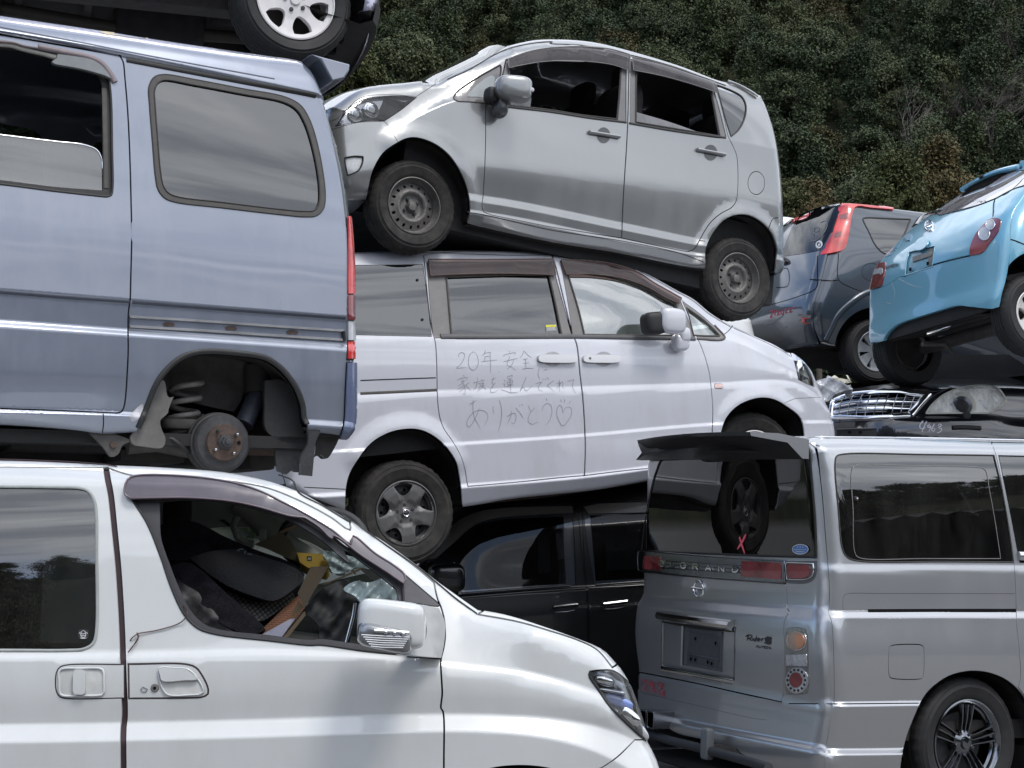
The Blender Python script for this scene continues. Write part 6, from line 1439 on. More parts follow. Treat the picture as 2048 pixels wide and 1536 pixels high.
# ================================================================== silver minivan, rear quarter towards the camera
P_silver=paint('silver_metallic_paint',(.42, .428, .447),metallic=.72,rough=.30,dust=.10,dustcol=(.30, .30, .30))
P_silver_d=P_silver
def ring_px(hf,cx,cy,rx,ry,n=22):return hf.loop([(cx+rx*math.cos(t),cy+ry*math.sin(t))for t in np.linspace(0,6.283,n,endpoint=False)])
def build_silver_van():
 C=Car('silver_minivan','silver minivan with a black rear spoiler and red light bar in the lower right','minivan',(1620,1300),7.8,27,-2.5,W=1.91)
 C.face=1
 C.set_lines([
  (ZF((1560,872),(1622,876),(1849,879),(2048,883),(2500,893),(2700,1090),(2900,1170)), .16,0),
  (ZF((1560,900),(1622,905),(1849,906),(2048,909),(2500,918),(2700,1110),(2900,1185)), .105,0),
  (ZF((1560,1127),(1634,1129),(1849,1130),(2048,1131),(2500,1136),(2900,1205)), .042,1),
  (ZF((1560,1140),(1634,1142),(1849,1143),(2048,1144),(2500,1150),(2900,1214)), .034,0),
  (ZF((1560,1190),(1634,1190),(1849,1190),(2048,1190),(2900,1218)), .030,0),
  (ZF((1560,1222),(1634,1223),(1849,1223),(2048,1224),(2900,1230)), .030,1),
  (ZF((1560,1232),(1634,1234),(1849,1234),(2048,1235),(2900,1244)), .006,1),
  (ZF((1560,1320),(1634,1320),(1849,1320),(2048,1320),(2900,1320)),-.010,0),
  (ZF((1560,1404),(1634,1405),(1810,1403),(2048,1400),(2900,1370)), .004,1),
  (ZF((1560,1412),(1634,1413),(1810,1411),(2048,1408),(2900,1378)),-.016,1),
  (ZF((1560,1500),(1634,1499),(1810,1497),(2048,1490),(2900,1440)), .025,1),
  (ZF((1560,1511),(1634,1510),(1810,1508),(2048,1500),(2900,1450)),-.012,1),
  (ZF((1560,1600),(1634,1598),(2048,1570),(2900,1500)), .03,0)],1540,2900)
 rear=ZF((1622,1596),(1620,1560),(1622,1500),(1630,1450),(1636,1412),(1634,1400),(1630,1330),(1627,1260),(1629,1225),(1631,1185),(1628,1130),(1624,1080),(1616,980),(1606,905),(1600,884))
 C.outline([
  ('rear', .11,rear),
  ('roof', .07,ZF((1600,884),(1622,876),(1849,878),(2048,883),(2300,889),(2480,897))),
  ('windshield', .03,ZF((2480,897),(2580,980),(2690,1095))),
  ('hood', .05,ZF((2690,1095),(2790,1130),(2850,1190))),
  ('front', .12,ZF((2850,1190),(2870,1260),(2872,1400),(2850,1490))),
  ('bottom', .02,ZF((2850,1490),(2048,1572),(1622,1596)))])
 S=C.side;rg=C.rings();E=C.end('rear',-1,bulge=.04,pw=1.0)
 cut=E.side_cut
 a2=S.loop(ZF((1797,1640,1),(1800,1545),(1803,1515),(1814,1469),(1829,1431),(1840,1406),(1855,1383),(1875,1365),(1898,1351),(1921,1344),(1944,1341),(1975,1344),(2006,1355),(2029,1371),(2048,1392),(2066,1425),(2080,1470),(2086,1530),(2088,1620,1)))
 a1=S.loop(ZF((2600,1600,1),(2600,1440),(2630,1350),(2690,1315),(2750,1340),(2790,1420),(2795,1560,1)))
 dl=Z8((1592,97),(1612,150),(1630,230),(1650,350),(1672,480),(1690,600),(1698,700),(1703,830),(1705,900),(1715,1000),(1722,1100),(1720,1150),(1712,1178))
 sd=S.loop([(*dl[0],1)]+dl[1:]+ZF((2042,1383),(2060,1410),(2082,1470),(2090,1560,1),(2440,1530,1),(2440,1200),(2400,890,1)))
 q=S.loop(Z8((905,190),(912,160),(945,150),(1300,152),(1606,156,1),(1640,300),(1672,480),(1692,627,1),(1400,625),(1000,621),(958,605),(938,570),(920,400)))
 qin=S.loop(Z8((982,215),(1002,198),(1040,196),(1300,203),(1545,210),(1570,222),(1585,300),(1612,450),(1636,612,1),(1300,612),(1012,608),(994,590),(985,400)))
 sw=S.loop(ZF((1998,912,1),(2300,918,1),(2380,960),(2380,1125,1),(2040,1124,1),(2020,1020)))
 lid=S.loop(Z8((1142,1020),(1144,1002),(1158,993),(1280,990),(1294,996),(1298,1012),(1297,1125),(1290,1141),(1275,1146),(1165,1144),(1148,1138),(1141,1122)))
 skirt_=S.loop(ZF((1560,1409,1),(1850,1409,1),(1850,1650,1),(1560,1650,1)))
 rp=S.loop(Z8((942,848,1),(938,800),(944,775),(962,766),(1100,765),(1703,766,1),(1704,838,1)))
 S.mesh('side_panel',C.out,P_silver,holes=[a1,a2,sd,q,lid,cut,skirt_,rp],parent=C.root,rings=rg,gap=0)
 S.mesh('bumper_side',skirt_,P_silver,holes=[a2,cut],parent=C.root,rings=rg,gap=0)
 S.mesh('rail_cover',rp,P_silver,holes=[],parent=C.root,gap=.002)
 d2=S.mesh('sliding_door',sd,P_silver,holes=[sw,a2],parent=C.root,gap=.005)
 S.mesh('fuel_lid',lid,P_silver,parent=C.root,gap=.005,skirt=.02)
 S.mesh('side_window',q,G_priv,parent=C.root,off=-.002,gap=.002,skirt=0,sp=.08);S.mesh('side_window',sw,G_priv,parent=d2,off=-.002,gap=.002,skirt=0,sp=.08)
 S.ribbon('window_seal',q, .008,M_rubber,C.root, .003,closed=True);S.ribbon('window_border',qin, .004,plain('window_frit_edge',(.16, .155, .15), .2,coat=1),C.root, .0006,closed=True,off=-.001)
 c=S.P(S.un(Z8((997,347))))[0];lathe_at('window_latch',(c[0],c[1]- .010,c[2]), .013, .012,M_black,C.root);lathe_at('latch_screw',(c[0],c[1]- .013,c[2]), .006, .004,M_chrome,C.root)
 S.ribbon('rail_slot',S.loop(Z8((1050,843),(1400,842),(1703,842)),False), .022,M_void,C.root, .001)
 S.ribbon('roof_moulding',S.loop(ZF((1630,875),(1849,877),(2048,881),(2400,890)),False), .012,M_chrome,C.root, .004,off=.002)
 S.ribbon('door_handle',S.loop(ZF((2036,1112),(2100,1113)),False), .05,M_chrome,d2, .02)
 S.ribbon('bumper_gap',S.loop(Z8((700,1252),(900,1253),(1274,1250)),False), .006,M_void,C.root, .0008)
 S.ribbon('corner_gap',S.loop(Z8((872,850),(888,880),(895,940),(900,1050),(902,1250)),False), .002,plain('thin_dark_gap',(.06, .06, .065), .6),C.root, .0004)
 C.wheel_well(a2, .5);C.wheel_well(a1, .5)
 wheel(C,(1936,1487), .055, .352, .235, .232,'spokes15',mat=M_dchrome,spin=1.5,tmat=M_tyre_dark)
 wheel(C,(2690,1425), .055, .352, .235, .232,'spokes15',mat=M_dchrome,tmat=M_tyre_dark)
 C.arch=[x for x in(locals().get('a1'),locals().get('a2'))if x is not None]
 C.rim('roof','roof',P_silver, .03);C.rim('windshield','windshield',G_dark, .06);C.rim('hood','hood_top',P_silver, .05);C.rim('front','nose',P_silver, .1);C.rim('bottom','underbody',M_under,-.02)

 U=lambda p,cl=True,**k:E.loop(p,cl,**k)
 R0=ccw(E.region)
 glass=U(Z8((150,165),(300,150),(600,130),(792,130,1),(806,300),(818,450),(823,606,1),(600,600),(300,588),(52,577,1),(60,500),(85,350),(115,230)))
 bar=U(Z18((94,235),(102,214),(400,235),(900,275),(1590,318,1),(1592,540,1),(1300,520),(700,475),(98,414,1),(90,330)))
 lampS=U(Z18((1596,318,1),(1700,320),(1918,316,1),(1915,420),(1890,500),(1830,540),(1760,552),(1620,546,1),(1590,500)))
 lampL=U(Z8((688,930),(700,918),(760,918),(782,930),(786,960),(788,1100),(789,1190),(780,1208),(740,1210),(690,1208),(686,1180),(687,1050)))
 hat=U(Z18((1592,545,1),(1600,580),(1612,700),(1615,790),(1636,838,1),(1590,920),(1580,990))+Z16((1588,0),(1584,200),(1580,450,1),(1558,500),(1556,545,1),(1500,610),(1440,690),(1400,712),(1330,712),(1000,645),(600,550),(300,480),(110,432),(75,400),(55,330),(45,220,1))+Z8((18,1080),(14,980),(20,850,1),(44,780,1),(42,680),(40,640))+Z18((92,420,1),(700,480),(1300,524)))
 low=U(Z16((46,222,1),(300,270),(700,350),(1100,440),(1560,540,1),(1500,610),(1440,690),(1400,712),(1330,712),(1000,645),(600,550),(300,480),(110,432),(75,400),(55,330)))
 recess=U(Z8((143,895),(145,872,1),(300,893),(463,920,1),(463,1030),(460,1148,1),(300,1120),(140,1088,1),(141,1000)))

 cut1=U(Z16((-200,1600,1),(-200,660,1),(100,640),(230,640),(310,690),(360,750),(400,800),(480,850),(700,905),(900,955),(1080,1000),(1130,1050),(1200,1090),(1360,1165,1),(1362,1600,1)))

 Eh=[glass,bar,lampS,lampL,hat,cut1]
 E.mesh('rear_corner_panel',R0,P_silver,holes=Eh,parent=C.root,gap=.0,skirt=.03,sp=.03)
 hp=E.mesh('tailgate',hat,P_silver,holes=[recess,low,cut1],parent=C.root,gap=.006,sp=.03,skirt=.03)
 E.mesh('tailgate_lip',low,P_silver,holes=[],parent=hp,gap=.0015,off=-.006)
 G_rear=glassm('black_rear_glass',(.6, .6, .7), .04,1.62,dirt=.008,boost=1.5)
 gm=E.mesh('rear_window',glass,G_rear,parent=hp,off=-.002,gap=.002,skirt=.01,sp=.025)
 E.mesh('rear_window_backing',offset_loop(glass, .004),M_void,parent=hp,off=-.03,skirt=0,sp=.1);E.ribbon('window_seal',glass, .012,M_black,hp, .004,closed=True)

 b=E.mesh('light_bar',bar,plain('grey_chrome_bar',(.27, .29, .30), .25,metallic=.9,var=.15),parent=hp,off=.006,gap=.002,skirt=.02)
 E.ribbon('bar_frame',bar, .010,M_dchrome,b, .004,off=.006,closed=True)
 for P_ in(Z18((100,262,1),(325,275,1),(324,412,1),(100,395,1)),Z18((1152,318,1),(1560,338,1),(1562,505,1),(1150,475,1))):E.mesh('red_lens',U(P_),M_red2,parent=b,off=.010)
 for yy in(0.28, .55, .8):
  E.ribbon('bar_rib',U([Z18((335,275+140*yy))[0],Z18((1150,318+150*yy))[0]],False), .006,M_dchrome,b, .004,off=.008)
 def quad(x0,y0,w,h,sl=.085):
  return lambda a,c_:Z18((x0+a*w,y0+c_*h+(a*w)*sl))[0]
 letters={'E':[[(1,0),(0,0),(0,1),(1,1)],[(0, .5),(.8, .5)]],'L':[[(0,0),(0,1),(1,1)]],'G':[[(1, .2),(.8,0),(.2,0),(0, .3),(0, .7),(.2,1),(.8,1),(1, .75),(1, .5),(.55, .5)]],'R':[[(0,1),(0,0),(.8,0),(1, .2),(.8, .5),(0, .5)],[(.5, .5),(1,1)]],'A':[[(0,1),(.5,0),(1,1)],[(.2, .65),(.8, .65)]],'N':[[(0,1),(0,0),(1,1),(1,0)]],'D':[[(0,0),(0,1),(.7,1),(1, .7),(1, .3),(.7,0),(0,0)]]}
 for ch,x,y in zip('ELGRAND',(332,432,540,665,795,930,1070),(318,325,335,348,360,370,375)):
  f=quad(x,y,52,52);rows=[[f(*p)+(1,)if False else f(*p)for p in st]for st in letters[ch]]
  Vs=[]
  for st in rows:
   L_=resample(E.un(np.array(st)), .01);E.ribbon('letter',L_, .0085,M_chrome,b, .006,off=.008,prof='flat')

 ls=E.mesh('tail_lamp',lampS,plain('lamp_housing_dark',(.10, .10, .11), .35,coat=.5),parent=C.root,off=.001,gap=.001)
 li=U(Z18((1606,340),(1615,335,1),(1750,340),(1880,345,1),(1885,420),(1870,470),(1820,502),(1700,508),(1612,502,1)))
 E.ribbon('lamp_frame',li, .008,M_chrome,ls, .005,off=.002,closed=True);E.mesh('red_lens',U(Z18((1618,350,1),(1838,358,1),(1850,400),(1840,460),(1800,488),(1618,492,1))),M_red2,parent=ls,off=.006)

 ll=E.mesh('tail_lamp',lampL,plain('lamp_housing_clear',(.26, .26, .25), .2,metallic=.6,coat=1,var=.4),parent=C.root,off=.002,gap=.002)
 for(x,y,rx,ry,mt,ro)in((738,972,44,46,M_chrome, .006),(735,975,37,41,M_amber, .008),(755,975,20,32,tail_mat('orange_bulb_lens',(.36, .15, .07)), .011),(740,1150,50,58,M_chrome, .006),(740,1146,46,54,M_clearlamp, .008),(738,1146,28,33,M_red2, .012)):
  p=Z8((x,y))[0];E.mesh('lens',ring_px(E,p[0],p[1],rx/2.207,ry/2.207),mt,parent=ll,off=ro,skirt=.004,sp=.02)
 for k in range(14):
  a=2*math.pi*k/14;p=Z8((740+39*math.cos(a),1147+46*math.sin(a)))[0];E.mesh('lamp_dimple',ring_px(E,p[0],p[1],2.6,3,10),M_black,parent=ll,off=.010,skirt=0,sp=.03)
 E.mesh('lens',U(Z8((694,1036,1),(782,1034,1),(784,1086,1),(694,1084,1))),plain('faceted_reverse_lens',(.62, .64, .70), .15,metallic=.7,var=.6,vscale=120),parent=ll,off=.008,sp=.02)

 rc=E.mesh('plate_recess',recess,P_silver,parent=hp,off=-.012,skirt=0)
 E.ribbon('recess_frame',recess, .008,M_dchrome,hp, .004,closed=True)
 pl=E.mesh('plate_holder',U(Z8((235,905,1),(402,935,1),(398,1112,1),(228,1082,1))),plain('grey_plate_panel',(.085, .09, .10), .4,coat=.3),parent=hp,off=-.004)
 E.mesh('plate_pocket',U(Z8((262,930,1),(398,955,1),(390,1098,1),(250,1072,1))),plain('grey_plate_pocket',(.06, .063, .072), .45),parent=pl,off=-.0015,skirt=.004)
 E.ribbon('holder_edge',U(Z8((235,905),(228,1082)),False), .014,P_silver,pl, .010);E.ribbon('holder_edge',U(Z8((254,1030),(394,1058)),False), .006,plain('grey_plate_panel',(.085, .09, .10)),pl, .004)
 for x,y in((290,965),(380,985),(270,1055),(290,1058),(345,1068),(362,1075)):p=Z8((x,y))[0];E.mesh('bolt_hole',ring_px(E,p[0],p[1],2.2,4,10),M_void,parent=pl,off=.004,skirt=0,sp=.03)
 E.ribbon('plate_garnish',U(Z18((332,880),(500,905),(800,945),(1070,980)),False), .062,M_chrome,hp, .05,off=.0,step=.02)
 E.ribbon('garnish_shadow_lip',U(Z18((345,925),(700,985),(1070,1020)),False), .030,M_black,hp, .014)
 E.ribbon('lower_garnish',U(Z8((145,1096),(300,1125),(460,1156)),False), .034,M_chrome,hp, .014)

 p=Z18((713,600))[0];cc=E.P(E.un([p]), .008)[0]
 E.ribbon('emblem',ring_px(E,p[0],p[1],9.5,16.5), .011,M_chrome,hp, .012,closed=True);E.ribbon('emblem_bar',U(Z18((655,588),(770,605)),False), .015,M_chrome,hp, .018)
 f=quad(1180,1075,1,1,0)
 M_badge=plain('dark_badge_metal',(.06, .06, .065), .3,metallic=.6)
 strokes(E,'badge_script',[Z18((1185,1090),(1215,1075),(1250,1082),(1240,1105),(1205,1112)),Z18((1215,1080),(1200,1135)),Z18((1225,1110),(1245,1135)),Z18((1262,1105),(1255,1138)),Z18((1300,1085),(1285,1138),(1270,1125),(1285,1108)),Z18((1310,1128),(1335,1118),(1320,1108),(1308,1130),(1330,1142)),Z18((1348,1140),(1355,1115),(1375,1112))], .0075,M_badge,hp,off=.003)
 strokes(E,'badge_letter',[Z18((1452,1112),(1410,1106),(1392,1118),(1400,1130),(1435,1138),(1442,1150),(1425,1160),(1380,1152))], .017,M_badge,hp,off=.004)
 strokes(E,'badge_small_text',[Z18((1295,1205),(1308,1180),(1318,1208)),Z18((1325,1185),(1325,1203),(1340,1206),(1342,1188)),Z18((1350,1188),(1370,1190)),Z18((1360,1189),(1358,1210)),Z18((1395,1192),(1380,1190),(1378,1212),(1394,1214)),Z18((1380,1201),(1392,1202)),Z18((1420,1196),(1405,1196),(1402,1215),(1418,1216)),Z18((1428,1218),(1430,1196),(1442,1218),(1444,1198))], .005,M_badge,hp,off=.003)

 M_cr=plain('pink_grease_pencil',(.40, .055, .085), .7);M_cr2=plain('bright_pink_crayon',(.75, .12, .16), .7)
 strokes(E,'crayon_number',[Z16((130,298),(115,370)),Z16((140,325),(165,305),(180,330),(160,370),(135,408),(185,415)),Z16((228,335),(205,320),(195,345),(215,365),(235,330),(225,380),(210,415)),Z16((262,335),(235,375),(225,415),(250,425),(262,395),(235,388)),Z16((295,325),(285,360)),Z16((305,340),(320,335),(322,350),(303,372),(325,378)),Z16((350,345),(310,395),(275,455)),Z16((320,415),(340,410),(335,430),(315,452),(340,458)),Z16((365,420),(345,440),(335,465),(355,470),(352,450))], .0085,M_cr,hp,off=.002)
 strokes(E,'crayon_cross',[Z18((1125,70),(1150,150),(1180,240)),Z18((1192,45),(1155,120),(1105,195))], .016,M_cr2,hp,off=.004)
 p=Z18((1750,198))[0];st=E.mesh('sticker',ring_px(E,p[0],p[1],16.5,10),plain('blue_emission_sticker',(.06, .20, .50), .4),parent=hp,off=.003,skirt=0,sp=.04)
 E.ribbon('sticker_rim',ring_px(E,p[0],p[1],16.0,9.6), .004,plain('white_print',(.6, .6, .6), .5),hp, .001,off=.003,closed=True)
 for k in(-1,0,1):strokes(E,'sticker_star',[[(p[0]+5*k-1.4,p[1]-4.6),(p[0]+5*k+1.4,p[1]-4.4)],[(p[0]+5*k,p[1]-6.2),(p[0]+5*k,p[1]-3.2)]], .005,plain('white_print',(.6, .6, .6)),hp,off=.0045)
 strokes(E,'sticker_text',[[(p[0]-13+2*k,p[1]+(1.6 if k%2 else-.8)+ .0*k),(p[0]-12+2*k,p[1]+(-.8 if k%2 else 1.6))]for k in range(13)]+[[(p[0]-9,p[1]+4.5),(p[0]+9,p[1]+5)]], .004,plain('white_print',(.6, .6, .6)),hp,off=.0045)

 y0= .13
 pn=C.at(Z8((782,82),(500,46)),y0)
 root=C.at([(1612,880)],y0)[0];tip=C.at(Z8((530,52)),y0)[0];ft=C.at([(1290,879)],C.W- .22)[0]
 rootb=C.at([(1612,910)],y0)[0]
 ys=np.linspace(0,1,9);V=[]
 for t in ys:
  y=y0*(1-t)+(C.W-y0)*t;k=4*t*(1-t)
  tipu=tip[0]*(1-t)+ft[0]*t- .03*k;tipz=tip[2]*(1-t)+(ft[2])*t+ .012*k
  ru=root[0];rz=root[2]+ .004
  V+=[(ru+ .02,y,rz),((ru+tipu)/2,y,(rz+tipz)/2+ .012),(tipu,y,tipz),(tipu+ .006,y,tipz- .020),((ru+tipu)/2+ .06,y,(rz+tipz)/2- .032),(ru- .02,y,rootb[2]- .02+ .055*t),(ru+ .02,y,rootb[2]- .02+ .055*t)]
 n=7;m=len(ys)
 top=raw('rear_spoiler',V,[(k*n+i,k*n+i+1,(k+1)*n+i+1,(k+1)*n+i)for k in range(m-1)for i in range(2)]+[(0,6,5,4,3,2,1),tuple((m-1)*n+i for i in range(n))],P_silver,C.root,True,angle=30)
 raw('spoiler_underside',V,[(k*n+i,k*n+(i+1)%n,(k+1)*n+(i+1)%n,(k+1)*n+i)for k in range(m-1)for i in(2,3,4,5,6)],M_black,top,True,angle=60)
 q_=lambda px,y:C.at(Z8(px),y)[0]
 um=HF(C,1,lambda a,b:a*0+ .9,-1)
 a=C.at(Z8((355,105)), .95)[0];box('brake_light',(a[0]- .02, .80,a[2]- .012),(a[0]+ .02,1.05,a[2]+ .014),M_red2,top, .004)
 a=C.at(Z8((370,165)), .95)[0];blob('wiper_motor_cover',a+[.05,-.05, .01],(.12, .42, .07),M_black,top,(.5, .5))
 b0=C.at(Z8((360,135)), .88)[0];b1=C.at(Z8((640,140)), .35)[0];tube('wiper_arm',[b0,(b0+b1)/2+[-.02,0, .0],b1], .010,M_black,top,6)

 lip=[C.at([p],y)[0]for p,y in zip(Z16((180,850),(400,925),(700,1000),(1000,1080),(1250,1150),(1420,1205)),(1.55,1.3, .95, .65, .35, .12))]
 tube('bumper_lower_bar',lip, .026,plain('dark_bumper_bar',(.03, .032, .038), .5),C.root,8)
 br=C.at(Z16((790,960)), .85)[0];blob('bar_bracket',br,(.05, .07, .17),plain('grey_bracket',(.12, .13, .14), .5),C.root,(.3, .3))
 for(x,y,w)in((235,715,1.40),(160,700,1.50)):
  c=C.at(Z16((x,y)),w)[0];o=lathe_at;V=[]
  ex=bpy.data.objects.new('exhaust_tip',None)
  for s_,dx in((1,0),(.86,0),(.86, .25),(1, .25)):
   for(yy,zz)in((-.035,-.05),(.035,-.05),(.035, .05),(-.035, .05)):V.append((c[0]+dx- .02,c[1]+yy*s_,c[2]+zz*s_))
  bpy.data.objects.remove(ex)
  o=raw('exhaust_tip',V,[(k*4+i,k*4+(i+1)%4,(k+1)*4+(i+1)%4,(k+1)*4+i)for k in range(3)for i in range(4)]+[(12,13,1,0),(13,14,2,1),(14,15,3,2),(15,12,0,3)],M_dchrome,C.root,True,angle=30);bv=o.modifiers.new('b','BEVEL');bv.width= .008;bv.segments=2
 zb=C.at([(1640,1560)], .2)[0];box('rear_muffler',(zb[0]+ .15, .4,zb[2]+ .10),(zb[0]+ .55,1.45,zb[2]+ .28),M_under,C.root, .04)
 bk=C.at(Z16((700,900)), .9)[0];box('bumper_inner',(E.Q[:,0].mean()+ .16, .2,bk[2]- .02),(E.Q[:,0].mean()+ .30,C.W- .2,bk[2]+ .35),M_void,C.root, .01)
 box('chassis_floor',(E.Q[:,0].mean()+ .3, .12,zb[2]+ .2),(C.out[:,0].max()- .5,C.W- .12,zb[2]+ .3),M_under,C.root)
 C.shell([sw,q,a1,a2,cut]);C.far('far_side',P_silver,[q,sw],G_priv,arches=[a1,a2,cut])
 e=[o for o in C.root.children if o.name.startswith('wheel')and o.type=='EMPTY'][0]
 e2=e.copy();COL.objects.link(e2);e2.parent=C.root;e2.location=Vector(e.location)+Vector((0,C.W- .11,0));e2.rotation_euler=(0,0,math.pi)
 for ch in e.children:c2=ch.copy();COL.objects.link(c2);c2.parent=e2
 return C
# ================================================================== dark blue-grey hatchback with tall red tail lamps
P_note=paint('blue_grey_metallic_paint',(.055, .068, .088),metallic=.5,rough=.32,dust=.06,dustcol=(.12, .12, .12))
def build_hatch():
 C=Car('dark_hatchback','dark blue-grey hatchback with tall red tail lamps behind the silver-green wagon','car',(1680,600),13.4,18,-1,W=1.69)
 C.face=1
 C.set_lines([
  (ZF((1580,398),(1684,407),(1786,420),(1845,427),(2100,455),(2480,620)), .17,0),
  (ZF((1580,425),(1700,434),(1830,440),(2100,470),(2480,640)), .13,0),
  (ZF((1580,515),(1700,512),(1830,512),(2100,560),(2480,660)), .035,0),
  (ZF((1580,560),(1677,560),(1740,590),(1830,610),(2480,690)), .0,0),
  (ZF((1580,600),(1677,600),(2480,720)),-.01,0),
  (ZF((1580,690),(1677,695),(2480,790)), .05,0)],1560,2500)
 C.outline([
  ('rear', .13,ZF((1622,690),(1610,650),(1612,610),(1624,570),(1634,530),(1645,490),(1658,450),(1668,425),(1676,410))),
  ('roof', .05,ZF((1676,410),(1700,409),(1786,418),(1845,425),(2100,452))),
  ('windshield', .03,ZF((2100,452),(2290,575))),('hood', .05,ZF((2290,575),(2460,625))),('front', .12,ZF((2460,625),(2490,700),(2470,790))),
  ('bottom', .03,ZF((2470,790),(1622,690)))])
 S=C.side;rg=C.rings();E=C.end('rear',-1,bulge=.06,pw=.8);cut=E.side_cut
 a2=S.loop([(1753+84*math.cos(t),702+88*math.sin(t))for t in np.linspace(0,6.283,28,endpoint=False)])
 a1=S.loop([(2330+76*math.cos(t),765+80*math.sin(t))for t in np.linspace(0,6.283,24,endpoint=False)])
 q=S.loop(Z7((675,322),(690,317),(800,320),(936,325,1),(905,400),(850,500),(835,522,1),(790,512),(745,470),(705,390)))
 wn=S.loop(ZF((1835,436,1),(2070,468,1),(2230,575,1),(1900,530,1),(1800,512,1)))
 lid=S.loop([(1743+20*math.cos(t),544+18*math.sin(t))for t in np.linspace(0,6.283,18,endpoint=False)])
 S.mesh('side_panel',C.out,P_note,holes=[a1,a2,q,wn,lid,cut],parent=C.root,rings=rg,sp=.06);S.mesh('fuel_lid',lid,P_note,parent=C.root,gap=.004)
 S.mesh('quarter_window',q,G_priv,parent=C.root,off=-.002,skirt=0,sp=.1);S.mesh('side_window',wn,G_priv,parent=C.root,off=-.002,skirt=0,sp=.1);S.ribbon('window_seal',q, .014,M_rubber,C.root, .004,closed=True)
 for L_ in(Z7((540,515),(542,658),(600,695),(680,722),(725,712)),):S.ribbon('bumper_gap',S.loop(L_,False), .006,M_void,C.root, .001)
 S.ribbon('arch_moulding',S.loop(Z7((470,990),(500,930),(540,850),(600,790),(680,735),(730,718)),False), .05,P_note,C.root, .014)
 U=lambda p,cl=True:E.loop(p,cl)
 glass=U(Z7((560,250,1),(500,400),(438,498,1),(330,518),(222,532,1),(240,480),(290,360),(315,330,1),(430,275)))
 lamp=U(Z7((556,240),(590,238),(622,255,1),(600,340),(580,440),(552,500,1),(500,515),(440,526,1),(445,500),(480,440),(510,380),(535,300)))
 lampL=U(Z7((300,335),(310,312),(350,298),(395,293),(380,318),(340,335)))
 R0=ccw(E.region)
 E.mesh('rear_corner_panel',R0,P_note,holes=[glass,lampL],parent=C.root,gap=0,sp=.05,skirt=.02)
 gw=E.mesh('rear_window',glass,glassm('navy_rear_window',(.5, .6, .9), .08,1.5,dirt=.01,boost=.9),parent=C.root,off=.001,gap=.003,skirt=.01);E.mesh('rear_window_backing',glass,M_void,parent=C.root,off=-.03,skirt=0,sp=.2)
 K=C.corner(E);kl=K.loop(Z7((556,240,1),(700,250),(838,270,1),(838,279,1),(720,268),(630,262),(612,300),(595,400),(572,485),(552,502,1),(500,515),(441,526,1),(450,490),(480,440),(510,380),(535,300)),step=.02)
 tl=K.mesh('tail_lamp',kl,M_red,parent=C.root,off=.018,sp=.03,skirt=.03);E.mesh('tail_lamp',lampL,M_red,parent=C.root,off=.02,skirt=.03)
 for x,y,w in((572,300,20),(540,400,18)):K.mesh('lamp_cell',K.loop(Z7((x-w,y+8,1),(x+w,y-4,1),(x+w-6,y+26,1),(x-w-6,y+34,1)),step=.03),M_red2,parent=tl,off=.0195,sp=.06,skirt=.002)
 for L_ in(Z7((425,525),(424,600),(418,700),(330,745),(150,800)),Z7((425,660),(540,660)),Z7((220,600),(260,596),(262,690),(200,700))):E.ribbon('panel_gap',U(L_,False), .007,M_void,C.root, .001)
 E.mesh('reflector',U(Z7((358,872,1),(422,866,1),(424,892,1),(355,900,1))),M_red,parent=C.root,off=.006)
 E.ribbon('wiper',U(Z7((215,540),(250,545),(265,560),(240,570)),False), .03,M_black,C.root, .03)
 E.mesh('lock_trim',U(Z7((225,570,1),(262,540),(250,575,1))),P_silver,parent=C.root,off=.004)
 E.ribbon('sticker',ring_px(E,*Z7((435,465))[0],5.6,6.2), .018,plain('white_print',(.6, .6, .6), .5),C.root, .001,closed=True,off=.003);p=Z7((435,465))[0];E.mesh('sticker_dot',ring_px(E,p[0],p[1],2.2,2.6,10),plain('white_print',(.6, .6, .6)),parent=C.root,off=.003,skirt=0)
 strokes(E,'wax_scribble',[Z7((440,345),(470,335),(480,360),(455,410),(420,440),(378,450)),Z7((410,370),(405,420)),Z7((412,372),(430,370),(432,390),(410,398),(440,420))], .010,plain('faded_wax',(.16, .16, .19), .6),C.root,off=.004)
 strokes(E,'crayon_number',[Z22((1095,460),(1120,445),(1130,465),(1100,520),(1135,515)),Z22((1150,440),(1150,510)),Z22((1170,440),(1200,500)),Z22((1205,430),(1170,510)),Z22((1225,440),(1215,470),(1235,490),(1245,450),(1225,440)),Z22((1260,430),(1280,435),(1265,470),(1290,465)),Z22((1300,425),(1325,430),(1310,465),(1345,455)),Z22((1340,420),(1375,410))], .012,plain('pink_grease_pencil',(.40, .055, .085)),C.root,off=.003)
 strokes(E,'bumper_scrape',[Z7((325,880),(380,860),(440,852)),Z7((130,905),(200,880),(240,850)),Z7((220,930),(260,915))], .02,plain('scuffed_plastic',(.16, .155, .15), .6),C.root,off=.002)
 C.arch=[x for x in(locals().get('a1'),locals().get('a2'))if x is not None]
 C.rim('roof','roof',P_note, .03);C.rim('windshield','windshield',G_dark, .06);C.rim('hood','hood_top',P_note, .04);C.rim('front','nose',P_note, .08);C.rim('bottom','underbody',M_under,-.02)
 C.wheel_well(a2, .4);C.wheel_well(a1, .4)
 wheel(C,(1752,702), .05, .295, .175, .185,'cap7',mat=plain('silver_wheel_cover',(.30, .31, .33), .4,metallic=.6),spin=.2,tmat=M_tyre_dark);wheel(C,(2330,765), .05, .295, .175, .185,'cap7',mat=plain('silver_wheel_cover',(.30, .31, .33)),tmat=M_tyre_dark)
 C.shell([q,wn,a1,a2,cut]);C.far('far_side',P_note,[q,wn],G_priv,arches=[a1,a2,cut])
 b=C.at([(1600,690)], .3)[0];blob('bumper_beam',b+[.25, .55, .02],(.4,1.2, .12),M_under,C.root,(.3, .3))
 return C
